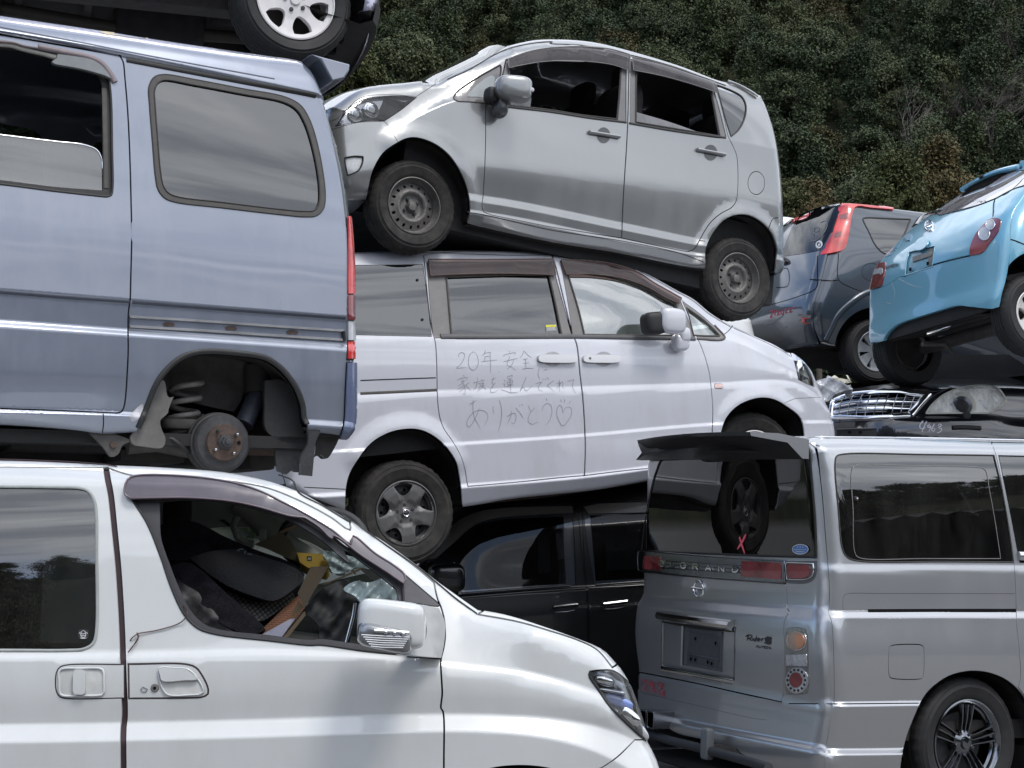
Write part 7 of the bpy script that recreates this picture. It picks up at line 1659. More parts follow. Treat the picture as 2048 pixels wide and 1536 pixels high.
# ================================================================== sky-blue rounded hatchback, tail low, nose up
P_sky=paint('sky_blue_paint',(.16, .41, .55),metallic=.10,rough=.30,dust=.08,dustcol=(.3, .36, .4))
def build_blue():
 C=Car('blue_hatchback','sky-blue rounded hatchback tilted nose up at the right edge','car',(1990,520),10.4,23,14,roll=4,W=1.66)
 C.face=1
 C.set_lines([
  (ZF((1900,420),(2010,360),(2090,326),(2400,240),(2700,300)), .12,0),
  (ZF((1900,470),(2001,430),(2100,395),(2400,330),(2700,400)), .03,0),
  (ZF((1900,540),(2000,500),(2100,460),(2400,400),(2700,440)),-.02,0),
  (ZF((1900,630),(1990,600),(2100,570),(2400,510),(2700,520)), .03,0),
  (ZF((1900,680),(1985,640),(2100,610),(2400,560),(2700,570)), .08,0)],1880,2720)
 C.outline([
  ('rear', .10,ZF((1984,618),(1988,590),(1995,560),(1999,530),(2001,500),(2002,470),(2005,445),(2012,425),(2026,405),(2044,380),(2064,360),(2085,343),(2118,318),(2155,292))),
  ('roof', .06,ZF((2155,292),(2260,262),(2440,235))),('windshield', .03,ZF((2440,235),(2560,310))),('hood', .05,ZF((2560,310),(2680,370))),('front', .12,ZF((2680,370),(2715,440),(2700,560))),
  ('bottom', .03,ZF((2700,560),(2300,590),(1984,618)))])
 S=C.side;rg=C.rings();E=C.end('rear',-1,bulge=.12,pw=.9);cut=E.side_cut
 ac=(2072,622);a2=S.loop([(ac[0]+82*math.cos(t),ac[1]-8+112*math.sin(t))for t in np.linspace(0,6.283,28,endpoint=False)])
 wn=S.loop(ZF((2110,365,1),(2380,275,1),(2500,330,1),(2300,400,1),(2120,420,1)))
 S.mesh('side_panel',C.out,P_sky,holes=[a2,wn,cut],parent=C.root,rings=rg,sp=.05);S.mesh('side_window',wn,G_dark,parent=C.root,off=-.002,skirt=0,sp=.1)
 U=lambda p,cl=True:E.loop(p,cl)
 glass=U(Z7((1078,288,1),(1150,235),(1300,140),(1450,75),(1620,50,1),(1600,120),(1500,160),(1400,213,1),(1300,250),(1180,282),(1100,303,1)))
 lamp=U(Z7((1380,322,1),(1420,322),(1436,335,1),(1420,390),(1370,460),(1330,510),(1262,526,1),(1265,480),(1300,400),(1345,350)))
 lampL=U(Z7((745,705,1),(742,660),(770,600),(800,558,1),(800,600),(780,690,1)))
 plate=U(Z7((928,505,1),(1070,470,1),(1055,585,1),(905,635,1),(912,560)))
 hat=U(Z7((1400,213,1),(1388,315),(1300,395),(1262,524,1),(1200,535),(1070,570,1),(1000,600),(900,640),(878,640,1),(800,690),(745,708,1),(745,660),(800,555),(850,500),(900,420),(940,380),(955,365,1),(1075,290),(1180,285),(1300,252)))
 R0=ccw(E.region)
 lowc=U(Z7((765,1100,1),(790,975,1),(820,935),(870,898),(960,866),(1080,828),(1190,798),(1250,803),(1330,812),(1400,818,1),(1420,1100,1)))
 E.mesh('diffuser',lowc,M_black,parent=C.root,off=-.035,skirt=0,sp=.08)
 E.mesh('rear_bumper',R0,P_sky,holes=[glass,lamp,lampL,hat,lowc],parent=C.root,gap=0,sp=.035,skirt=.03)
 h=E.mesh('tailgate',hat,P_sky,holes=[plate,lamp,lampL,glass],parent=C.root,gap=.004)
 E.mesh('rear_window',glass,glassm('dusty_sky_toned_window',(.7, .7, .75), .35,1.9,dirt=.24,boost=2.0,dirtcol=(.50, .46, .50)),parent=h,off=.002,skirt=.01,sp=.06);E.mesh('rear_window_backing',glass,M_inner,parent=h,off=-.04,skirt=0,sp=.2);E.ribbon('window_seal',glass, .014,M_rubber,h, .004,closed=True)  # dust film raised and tinted to stand in for sky mirrored in the glass
 t=E.mesh('tail_lamp',lamp,M_red2,parent=C.root,off=.008,gap=.001,sp=.03,skirt=.02)
 for(x,y,r)in((1378,358,10),(1345,408,12.5)):
  p=Z7((x,y))[0];E.mesh('round_lens',ring_px(E,p[0],p[1],r* .9,r),M_clearlamp,parent=t,off=.012,sp=.03,skirt=.004);E.ribbon('lens_ring',ring_px(E,p[0],p[1],r* .9,r), .007,M_chrome,t, .003,closed=True,off=.010)
 t2=E.mesh('tail_lamp',lampL,M_red2,parent=C.root,off=.010,skirt=.02)
 if t2:p=Z7((780,612))[0];E.mesh('round_lens',ring_px(E,p[0],p[1],3.5,7),M_clearlamp,parent=t2,off=.014,sp=.03)
 pr=E.mesh('plate_recess',plate,plain('sky_blue_recess',(.13, .33, .42), .4,coat=.5,var=.3),parent=h,off=-.012,skirt=0)
 E.ribbon('recess_edge',plate, .010,P_sky,h, .003,closed=True);E.mesh('plate_bracket',U(Z7((945,530,1),(1050,500,1),(1048,525,1),(945,558,1))),plain('grimy_bracket',(.20, .20, .19), .7,var=.5),parent=pr,off=-.002);E.mesh('plate_bracket',U(Z7((1020,500,1),(1068,450,1),(1085,448,1),(1060,580,1),(1035,580,1))),plain('grimy_bracket',(.20, .20, .19)),parent=pr,off=-.006)
 for x,y in((935,600),(1030,568)):p=Z7((x,y))[0];E.mesh('bolt_hole',U([(p[0]-2.5,p[1]-3,1),(p[0]+2.5,p[1]-4,1),(p[0]+2.5,p[1]+3,1),(p[0]-2.5,p[1]+4,1)]),M_void,parent=pr,off=.001,skirt=0)
 p=Z7((1000,460))[0];E.mesh('plate_light_housing',U(Z7((965,480),(985,445),(1020,432),(1040,450),(1030,480),(1000,500),(975,500))),P_sky,parent=h,off=.02,sp=.02)
 E.mesh('tailgate_grip',U(Z7((905,425,1),(935,405),(943,415),(930,445),(912,440,1))),plain('grip_grey_blue',(.10, .2, .28), .4),parent=h,off=.01)
 p=Z7((1040,364))[0];E.ribbon('emblem',ring_px(E,p[0],p[1],8,9.5), .014,M_chrome,h, .012,closed=True);E.ribbon('emblem_bar',U(Z7((1016,374),(1062,352)),False), .018,M_chrome,h, .016)
 M_b=plain('dark_badge_metal',(.06, .06, .065), .3,metallic=.6)
 strokes(E,'badge_text',[Z7((800,602),(803,585),(809,598),(815,580),(818,596)),Z7((820,595),(826,577),(831,592)),Z7((834,590),(834,574),(840,574),(838,582),(843,590)),Z7((852,572),(846,574),(846,588),(853,586)),Z7((856,570),(857,586)),Z7((866,568),(867,584)),Z7((857,578),(866,576))], .009,M_b,h,off=.003)
 strokes(E,'wax_scribble',[Z7((1300,235),(1310,225),(1325,232)),Z7((1315,222),(1330,228),(1355,212)),Z7((1340,222),(1350,228))], .009,plain('white_print',(.6, .6, .6), .5),h,off=.006)

 E.ribbon('rear_wiper',U(Z7((960,362),(990,320),(1040,292),(1090,288)),False), .06,plain('gloss_black_spoiler',(.012, .012, .014), .25,coat=1),h, .014)
 E.ribbon('roof_spoiler',U(Z7((1235,158),(1300,120),(1400,72),(1500,45),(1570,34)),False), .05,P_sky,h, .05)
 E.ribbon('spoiler_lamp',U(Z7((1345,90),(1362,82)),False), .03,M_black,h, .02,off=.04)
 for L_ in(Z7((1262,526),(1200,540),(1070,574),(900,640)),Z7((1388,310),(1400,215),(1470,180),(1580,80))):E.ribbon('panel_gap',U(L_,False), .008,M_void,C.root, .001)
 S.ribbon('panel_gap',S.loop(Z7((1470,432),(1510,443),(1570,468)),False), .008,M_void,C.root, .001)
 strokes(E,'bumper_scratches',[Z7((830,665),(850,720),(845,780)),Z7((870,650),(950,690),(1000,700)),Z7((800,780),(830,790))], .007,plain('pale_scratch',(.4, .5, .55), .6),C.root,off=.002)

 c=C.at(Z7((1060,930)), .75)[0];c[0]=E.Q[0,0]+ .38;blob('silencer',c+[.05,0, .05],(.28, .85, .17),plain('sooty_silencer',(.05, .05, .045), .6,metallic=.4,var=.5),C.root,(.35, .5))
 tube('tail_pipe',[c+[-.22, .35,-.0],c+[-.12, .3, .0],c+[.05,0, .04]], .028,M_chrome,C.root,10)
 a=C.at(Z7((900,890)),1.0)[0];a[0]=E.Q[0,0]+ .15;a[2]=E.Q[0,1]- .06;box('rear_floor',(a[0]+ .0, .15,a[2]+ .10),(a[0]+3.2,C.W- .15,a[2]+ .16),M_under,C.root)
 f=HF(C,0,lambda y,v:C.at(Z7((760,960)),1.2)[0][0]+ .18+0*y,-1.0)
 tube('rear_axle_beam',[C.at([(2050,640)], .25)[0],C.at([(2050,640)], .25)[0]+[0,C.W- .5,0]], .05,M_under2,C.root,8)
 tube('brake_line',[C.at(Z7((1000,1010)), .9)[0],C.at(Z7((1120,1010)), .9)[0],C.at(Z7((1160,1060)), .9)[0]], .02,M_under2,C.root,6)
 box('bumper_void',(E.Q[0,0]+ .20, .15,C.at([(1974,618)],0)[0][2]- .02),(E.Q[0,0]+ .5,C.W- .15,C.at([(1974,618)],0)[0][2]+ .2),M_under,C.root)
 C.arch=[x for x in(locals().get('a1'),locals().get('a2'))if x is not None]
 C.rim('roof','roof',P_sky, .05);C.rim('windshield','windshield',G_dark, .06);C.rim('hood','hood_top',P_sky, .05);C.rim('front','nose',P_sky, .1);C.rim('bottom','underbody',M_under,-.02)
 C.wheel_well(a2, .4);wheel(C,(2074,628), .04, .285, .165, .178,'alloy6',mat=M_alu,spin=.3,tmat=M_tyre_dark)
 e=[o for o in C.root.children if o.name.startswith('wheel')and o.type=='EMPTY'][0]
 e2=e.copy();COL.objects.link(e2);e2.parent=C.root;e2.location=Vector(e.location)+Vector((0,C.W- .10,0));e2.rotation_euler=(0,0,math.pi)
 for ch in e.children:c2=ch.copy();COL.objects.link(c2);c2.parent=e2
 C.shell([wn,a2,cut]);C.far('far_side',P_sky,[wn],G_dark,arches=[a2,cut])
 return C
# ================================================================== black saloon nose
P_sedan=paint('black_blue_paint',(.006, .007, .012),metallic=.2,rough=.22,dust=.05,dustcol=(.12, .12, .12))
def build_sedan():
 C=Car('black_saloon','black saloon with chrome grille and clear headlamp, nose facing out under the blue hatchback','car',(1830,850),11.4,0,0,W=3.2)
 C.face=1
 u0=C.at([(1790,850)],0)[0][0]
 C.plan=lambda u:np.where(u<u0, .75*(u0-u)**2*1.6, .20*(u-u0)**2)
 C.set_lines([
  (ZF((1500,800),(1660,790),(1760,768),(1900,758),(2100,757),(2300,770)),1.15,0),
  (ZF((1500,815),(1660,800),(1700,785),(1800,777),(1900,768),(2100,765),(2300,780)), .35,0),
  (ZF((1500,825),(1660,808),(1700,793),(1800,785),(1860,780),(2000,775),(2100,775),(2300,790)), .10,0),
  (ZF((1500,850),(1660,838),(1830,832),(2048,838),(2300,845)), .02,0),
  (ZF((1500,856),(1660,843),(1830,838),(2048,845),(2300,852)),-.03,0),
  (ZF((1500,900),(1830,885),(2300,900)),-.05,0),(ZF((1500,960),(1830,950),(2300,960)), .05,0)],1560,2300)
 C.outline([
  ('top', .04,ZF((1662,810),(1672,792),(1700,779),(1760,770),(1820,762),(1880,759),(2048,759),(2180,768),(2230,800))),
  ('edge', .04,ZF((2230,800),(2245,870),(2235,950))),('bottom', .04,ZF((2235,950),(1830,958),(1670,945))),('edge', .06,ZF((1670,945),(1650,900),(1652,850),(1662,810)))])
 S=C.side;rg=C.rings()
 gr=S.loop(Z15((108,472),(118,400),(150,300),(300,262),(500,228),(800,214),(1102,230,1),(1040,310),(905,452,1),(600,468),(300,480)))
 gi=S.loop(Z15((120,462),(128,400),(155,322),(300,285),(500,255),(800,244),(1060,256,1),(1000,330),(890,440,1),(600,455),(300,465)))
 hl=S.loop(Z15((1065,437,1),(1100,380),(1160,315),(1250,245),(1400,182),(1550,157),(1700,157),(1780,180),(1830,230),(1868,300,1),(1800,370),(1695,432,1),(1400,432)))
 S.mesh('front_body',C.out,P_sedan,holes=[gi,hl],parent=C.root,rings=rg,sp=.04)
 g0=S.mesh('grille',gi,M_void,parent=C.root,off=-.03,skirt=0)
 S.ribbon('grille_frame',S.loop(Z15((150,300),(300,250),(500,228),(800,218),(1085,234)),False), .085,M_chrome,g0, .02);S.ribbon('grille_frame',S.loop(Z15((1090,238),(1010,330),(905,450)),False), .060,M_chrome,g0, .02);S.ribbon('grille_frame',S.loop(Z15((130,320),(115,400),(108,470)),False), .05,M_chrome,g0, .02);S.ribbon('grille_frame',S.loop(Z15((112,478),(500,478),(900,452)),False), .045,M_chrome,g0, .015)
 for k,(ya,yb,w)in enumerate(((335,270, .016),(352,315, .040),(375,325, .016),(398,350, .016),(415,385, .040),(435,400, .016),(450,425, .016))):
  S.ribbon('grille_bar',S.loop(Z15((130,ya+12),(350,(ya* .7+yb* .3)-12),(600,(ya+yb)/2-16),(1040-k*20,yb)),False),w,M_chrome if w> .03 else M_dchrome,g0, .012,off=-.008)
 for k in range(9):
  x=210+k*88;S.ribbon('grille_post',S.loop(Z15((x+40,262-k*3 if k<5 else 250),(x,350),(x-20,462)),False), .008,M_dchrome,g0, .008,off=.002)
 S.mesh('headlight_cover',hl,glassm('whitened_lamp_cover',(1,1,1), .93,1.4,dirt=.8,dirtcol=(.85, .85, .82)),parent=C.root,gap=.004,skirt=0)  # milky white mixed into the cover so the dim lamp looks bright
 hb=C.inner(.025);h=hb.mesh('headlight',offset_loop(hl, .006),plain('pale_lamp_body',(.9, .9, .87), .5,metallic=0,var=.3,vscale=10),parent=C.root,skirt=0)
 S.ribbon('headlight_rim',hl, .014,plain('pale_lamp_rim',(.55, .54, .48), .4),h, .004,closed=True)
 for(x,y,r,mt,o_)in((1420,365, .11,plain('pale_lamp_rim',(.55, .54, .48), .4), .0),(1415,365, .075,plain('projector_grey',(.12, .13, .15), .2,metallic=.5), .03),(1412,365, .045,M_black, .045),(1590,390, .07,M_clearlamp, .0),(1180,400, .05,M_clearlamp,0),(1330,390, .045,M_clearlamp, .01),(1720,330, .05,M_clearlamp,0)):
  q=hb.P(hb.un(Z15((x,y))))[0];lathe_at('lamp_bowl',(q[0],q[1]- .012-o_,q[2]),r, .03,mt,h)
 S.ribbon('lamp_divider',S.loop(Z15((1620,190),(1628,280)),False), .02,M_clearlamp,h, .005,off=-.02);S.ribbon('lamp_divider',S.loop(Z15((1460,300),(1650,295),(1810,290)),False), .02,M_clearlamp,h, .005,off=-.02)
 for L_ in(Z15((100,520),(500,505),(900,478),(1060,445),(1500,440),(1700,440),(1900,475),(2048,478)),Z15((300,195),(600,185),(900,180),(1150,215),(1400,160)),Z15((905,478),(1000,400),(1140,260),(1320,170))):S.ribbon('panel_gap',S.loop(L_,False), .006,plain('gap_grey_edge',(.05, .05, .06), .4),C.root, .001)
 pb=S.mesh('plate_bracket',S.loop(Z15((175,598,1),(560,585,1),(575,660,1),(560,720,1),(180,730,1))),M_black,parent=C.root,off=.012,skirt=.015);S.ribbon('bracket_edge',S.loop(Z15((178,600),(565,588)),False), .012,plain('grey_plate_panel',(.085, .09, .10)),pb, .01,off=.008)
 for x in(305,410):p=Z15((x,628))[0];S.mesh('bolt_hole',S.loop(rrect([(p[0]-3.5,p[1]-2.5, .3),(p[0]+3.5,p[1]-2.8, .3),(p[0]+3.5,p[1]+2.5, .3),(p[0]-3.5,p[1]+2.8, .3)])),M_void,parent=pb,off=.016,skirt=0,sp=.04)
 S.ribbon('tow_cover_trim',S.loop(Z15((1330,580),(1450,576),(1610,585)),False), .035,M_black,C.root, .015);c=S.P(S.un(Z15((1470,455))))[0];lathe_at('washer_nozzle',(c[0],c[1]- .02,c[2]), .03, .03,M_black,C.root)
 strokes(S,'wax_number',[Z15((1035,510),(1000,560),(1010,590),(1060,580)),Z15((1070,515),(1035,590),(1020,625)),Z15((1100,545),(1080,560),(1085,580),(1110,560),(1105,590),(1090,620)),Z15((1150,540),(1125,580),(1120,610),(1145,610),(1150,590),(1128,590)),Z15((1180,555),(1210,545),(1215,560),(1190,580),(1220,595),(1205,620),(1170,635))], .010,plain('white_wax',(.6, .6, .64), .6),C.root,off=.003)

 for gname,nm,mt in(('top','body_top',P_sedan),('edge','body_flank',P_sedan),('bottom','underbody',M_under)):C.rim(gname,nm,mt, .0)
 z1=C.at([(1900,759)],1.15)[0][2];z2=1.5+(1050-716)/F*13.7-C.O[2]
 xl=C.at([(1850,800)], .6)[0][0]+ .05;xr=C.at([(2230,850)], .2)[0][0]
 V=[(xl,1.15,z1- .12),(xr,1.15,z1- .12),(xl+ .2,2.0,z2),(xr- .2,2.0,z2),(xl+ .2,3.1,z2),(xr- .2,3.1,z2),(xl,3.6,z1- .1),(xr,3.6,z1- .1)]
 raw('windshield',V,[(0,1,3,2)],M_void,C.root,False);raw('roof',V,[(2,3,5,4),(4,5,7,6),(0,2,4,6),(1,7,5,3)],M_void,C.root,False)
 box('cowl_liner',(xl+ .02,1.2,z1- .5),(xr- .02,3.5,z1- .14),M_inner,C.root)
 return C
# ================================================================== dark car on the microvan's roof (only its underside and one wheel show)
def build_top():
 P_lil=paint('lilac_silver_paint',(.40, .40, .50),metallic=.5,rough=.3,dust=.1)
 C=Car('upper_car','car with grimy dark underside and one bright alloy wheel, on top of the lavender-blue microvan','car',(592,0),7.5,18,0,W=1.65)
 C.face=1
 C.set_lines([(ZF((-1500,-1100),(700,-650)), .2,0),(ZF((-1500,-700),(760,-350)), .05,0),(ZF((-1500,-400),(760,-150)),0,0),(ZF((-1500,-255),(760,20)), .03,0)],-1550,800)
 C.outline([
  ('bottom', .05,ZF((742,40),(600,-30),(300,-66),(-300,-130),(-1450,-258))),('front', .12,ZF((-1450,-258),(-1520,-400),(-1500,-600))),('roof', .08,ZF((-1500,-600),(-1100,-900),(500,-720))),
  ('rear', .12,ZF((500,-720),(700,-500),(750,-200),(756,-60),(752,20),(742,40)))])
 S=C.side;rg=C.rings()
 ac=(592,-2);a1=S.loop([(ac[0]+140*math.cos(t),ac[1]-20+150*math.sin(t))for t in np.linspace(0,6.283,30,endpoint=False)])
 a2=S.loop([(-900+150*math.cos(t),-210+150*math.sin(t))for t in np.linspace(0,6.283,30,endpoint=False)])
 wn=S.loop(ZF((-1000,-820,1),(400,-660,1),(520,-480,1),(-1200,-650,1)))
 trim=S.loop(ZF((700,28,1),(900,28,1),(900,80,1),(700,80,1)))
 S.mesh('side_panel',C.out,P_lil,holes=[a1,a2,wn,trim],parent=C.root,rings=rg,sp=.08);S.mesh('side_window',wn,G_priv,parent=C.root,skirt=0,sp=.2)
 S.mesh('bumper_trim',trim,M_black,parent=C.root,rings=rg)
 C.arch=[x for x in(locals().get('a1'),locals().get('a2'))if x is not None]
 C.rim('roof','roof',P_lil, .03);C.rim('rear','bumper',P_lil, .08,pw=.7);C.rim('front','nose',P_lil, .08);C.rim('bottom','underbody',M_under, .0)
 z0=C.at([(742,40)], .05)[0];x1=z0[0]

 V=[];n=17
 for k in range(n):
  t=k/(n-1);y= .05+(C.W- .1)*t;bx= .10*(4*t*(1-t))** .6
  V+=[(x1+bx+ .03,y,z0[2]+ .10),(x1+bx+ .01,y,z0[2]+ .0),(x1+bx- .06,y,z0[2]- .025),(x1+bx- .22,y,z0[2]+ .01),(x1- .45,y,z0[2]+ .07)]
 raw('bumper_apron',V,[(k*5+i,(k+1)*5+i,(k+1)*5+i+1,k*5+i+1)for k in range(n-1)for i in range(4)],M_under,C.root,True,angle=40)
 for k in range(5):y= .35+k* .2;box('apron_slot',(x1- .16,y,z0[2]- .028),(x1- .08,y+ .05,z0[2]- .0),M_void,C.root)
 box('cross_member',(x1- .5, .3,z0[2]- .03),(x1- .42,1.35,z0[2]+ .04),M_under2,C.root, .01)
 C.wheel_well(a1, .5);C.wheel_well(a2, .5)
 wheel(C,(592,-1), .03, .305, .20, .205,'alloy6',mat=plain('white_painted_alloy',(.62, .60, .60), .35,coat=.5,var=.06),spin=.26,steer=8,tmat=M_tyre_dark)
 wheel(C,(-900,-195), .04, .305, .20, .205,'alloy6',mat=M_alu)
 zf=C.at([(300,-66)], .03)[0][2]
 for(ya,yb,dz,mt)in((.35, .50,-.07,M_under2),(1.15,1.30,-.07,M_under2)):box('frame_rail',(C.out[:,0].min()+ .5,ya,zf+dz),(x1- .4,yb,zf+ .05),mt,C.root, .015)
 tube('exhaust_pipe',[(x1- .4, .8,zf- .06),(x1-1.2, .8,zf- .08),(x1-1.9, .72,zf- .05),(x1-3.2, .75,zf- .06)], .035,plain('sooty_pipe',(.06, .055, .045), .6,metallic=.3),C.root,12)
 blob('gearbox',(x1-1.0, .95,zf- .02),(.5, .5, .26),M_under,C.root,(.4, .4));blob('silencer',(x1-2.2, .8,zf- .06),(.8, .35, .16),plain('sooty_pipe',(.06, .055, .045)),C.root,(.35, .5))
 for k in range(5):box('floor_rib',(x1-1.4-k* .35, .2,zf- .03),(x1-1.36-k* .35,C.W- .2,zf+ .02),M_under2,C.root, .008)
 w=C.at([(592,-1)], .2)[0];tube('suspension_arm',[w,w+[-.05, .35,-.0],w+[-.35, .55, .03]], .035,M_under,C.root,10);tube('drive_shaft',[w+[0, .05,0],w+[0,1.2, .02]], .03,M_rust,C.root,10)
 C.shell([wn,a1,a2])
 e=[o for o in C.root.children if o.name.startswith('wheel')and o.type=='EMPTY'][0]
 e2=e.copy();COL.objects.link(e2);e2.parent=C.root;e2.location=Vector(e.location)+Vector((0,C.W- .11,0));e2.rotation_euler=(0,0,math.pi)
 for ch in e.children:c2=ch.copy();COL.objects.link(c2);c2.parent=e2
 C.far('far_side',P_lil,[wn],G_priv,arches=[a1,a2])
 return C
# ================================================================== little-seen cars further back
def simple_car(name,label,anchor,Z,yaw,out,win,wheels,pt,lamp=None,R=.29,W=1.6):
 C=Car(name,label,'car',anchor,Z,yaw,0,W=W);C.face=1
 xs=[p[0]for g in out for p in g[1]];y0=min(p[1]for g in out for p in g[1]);y1=max(p[1]for g in out for p in g[1]);a,b=min(xs),max(xs)
 C.set_lines([(ZF((a,y0),(b,y0)), .16,0),(ZF((a,y0* .65+y1* .35),(b,y0* .65+y1* .35)), .03,0),(ZF((a,(y0+y1)/2),(b,(y0+y1)/2)),0,0),(ZF((a,y1),(b,y1)), .05,0)],a,b)
 C.outline([(g[0], .09,ZF(*g[1]))for g in out]);S=C.side;rg=C.rings()
 ar=[S.loop([(x+(R*1.2*F/Z)*math.cos(t),y+(R*1.2*F/Z)*math.sin(t))for t in np.linspace(0,6.283,22,endpoint=False)])for(x,y)in wheels]
 wl=[S.loop([(*p,1)for p in w])for w in win]
 S.mesh('side_panel',C.out,pt,holes=ar+wl,parent=C.root,rings=rg,sp=.1)
 for w in wl:S.mesh('side_window',w,G_priv,parent=C.root,off=-.002,skirt=0,sp=.2)
 for(x,y),a_ in zip(wheels,ar):wheel(C,(x,y), .05,R, .18,R* .62,'alloy6',mat=M_alu);C.wheel_well(a_, .4)
 C.arch=ar
 for g in dict.fromkeys(g[0]for g in out):C.rim(g,{'roof':'roof','bottom':'underbody','rear':'tailgate','front':'nose','windshield':'windshield'}[g],M_under if g=='bottom' else(G_dark if g=='windshield' else pt), .03)
 if lamp:S.mesh('tail_lamp',S.loop([(*p,1)for p in lamp]),M_red,parent=C.root,off=.01,rings=rg)
 C.shell(wl+ar);C.far('far_side',pt,wl,G_priv,arches=ar);return C
def build_back():
 Pw=paint('plain_white_paint',(.68, .69, .70),rough=.35,dust=.1)
 simple_car('white_hatchback','white hatchback glimpsed behind the steel rear wheel of the wagon',(1430,640),13.8,10,
   [('roof',[(1250,640),(1330,592),(1368,576),(1412,574),(1440,590),(1480,625)]),('windshield',[(1480,625),(1500,640)]),('front',[(1500,640),(1512,700),(1505,780)]),('bottom',[(1505,780),(1000,800)]),('rear',[(1000,800),(990,720),(1100,650),(1250,640)])],
   [[(1290,640),(1340,606),(1385,600),(1385,645),(1300,655)]],[(1420,790),(1090,800)],Pw)
 simple_car('white_wagon','white car roof with a red lamp peeking out behind the dark hatchback',(1560,500),17.5,14,
   [('roof',[(1250,470),(1300,440),(1570,434),(1600,440)]),('rear',[(1600,440),(1612,500),(1612,640)]),('bottom',[(1612,640),(1100,640)]),('front',[(1100,640),(1090,560),(1250,470)])],
   [[(1590,452),(1604,452),(1606,500),(1570,500),(1560,490)],[(1320,450),(1530,447),(1530,500),(1290,500)]],[(1530,640),(1200,640)],Pw,lamp=[(1561,455),(1572,452),(1568,470),(1561,480)])

 Pk=paint('charcoal_paint',(.02, .02, .022),metallic=.3,rough=.35,dust=.3)
 simple_car('charcoal_car','charcoal car in shadow beneath the dark hatchback, mostly hidden',(1800,860),14.2,10,
   [('roof',[(1500,815),(1600,778),(2150,768),(2300,810)]),('front',[(2300,800),(2420,880),(2420,1000)]),('bottom',[(2420,1000),(1450,1000)]),('rear',[(1450,1000),(1440,900),(1500,800)])],
   [[(1640,795),(2100,785),(2200,830),(1600,835)]],[(1600,1000),(2250,1000)],Pk)
 simple_car('charcoal_wagon','charcoal estate car standing on the ground under the black saloon, hidden behind the silver minivan',(1900,1150),12.2,6,
   [('roof',[(1560,985),(1640,958),(2200,958),(2300,1010)]),('front',[(2300,1010),(2460,1090),(2470,1330)]),('bottom',[(2470,1330),(1530,1340)]),('rear',[(1530,1340),(1520,1150),(1560,985)])],
   [[(1600,990),(2180,990),(2280,1080),(1580,1085)]],[(1680,1345),(2330,1335)],Pk,R=.3)
def build_bag():
 C=Car('tmp','x y z w','x',(1660,780),11.0,0,0);
 M_bag=plain('crumpled_clear_bag',(.36, .38, .42), .3,var=.35,vscale=25,bump=1.0,coat=.5)
 r=np.random.RandomState(3);ws=[(r.uniform(8,34),r.uniform(8,34),r.uniform(0,6),r.uniform(.3,1))for _ in range(10)]
 f=HF(C,1,lambda u,v: .05+ .010*sum(w[3]*np.abs(np.sin(w[0]*u+w[1]*v*(1 if i%2 else-1)+w[2]))for i,w in enumerate(ws)),-1.0)
 o=f.mesh('plastic_bag',resample(f.un(curve(Z15((-60,130),(20,90),(130,80),(210,110),(270,150),(330,190),(240,210),(150,250),(90,310),(20,320),(-60,280)),True)), .01,True),M_bag,skirt=.15,sp=.012)
 o.parent=None;o.matrix_world=C.root.matrix_world;o['label']='crumpled clear plastic bag beside the chrome grille of the black saloon';o['category']='plastic bag'
 f2=f.mesh('bag_contents',resample(f.un(curve(Z15((140,85),(240,88),(320,118),(300,128),(200,120)),True)), .01,True),plain('cream_foam',(.5, .48, .40), .8),skirt=.1,sp=.03);f2.parent=o
 bpy.data.objects.remove(C.root)
# ================================================================== ground, hills, forest, yard behind the camera
def fbm(x,y,seed=0,oct_=4):
 r=np.random.RandomState(seed);out=0;a=1;f=1
 for k in range(oct_):
  for j in range(3):
   t=r.uniform(0,6.28);p=r.uniform(0,6.28);out=out+a*np.sin(f*(x*math.cos(t)+y*math.sin(t))+p)/3
  a*= .5;f*=2.1
 return out
def hill_z(x,y):
 x=np.asarray(x,float);y=np.asarray(y,float)
 s=np.clip(y-72- .05*x,0,None)
 z= .66*s+ .0006*s*s
 z=z+np.clip(s/30,0,1)*(3.2*fbm(x* .055,y* .055,3)+5.5*np.sin((x* .75+y* .45)* .075+ .6))
 rr=np.sqrt(x*x+y*y);back=np.clip((rr-75)/95,0,1)*np.clip((30-y)/40,0,1)
 z=np.maximum(z,back*back*(3-2*back)*(27+6*fbm(x* .02,y* .02,9))*(1+1.75*np.exp(-((x+10)/55)**2)*(y<0)))
 return np.minimum(z,150)
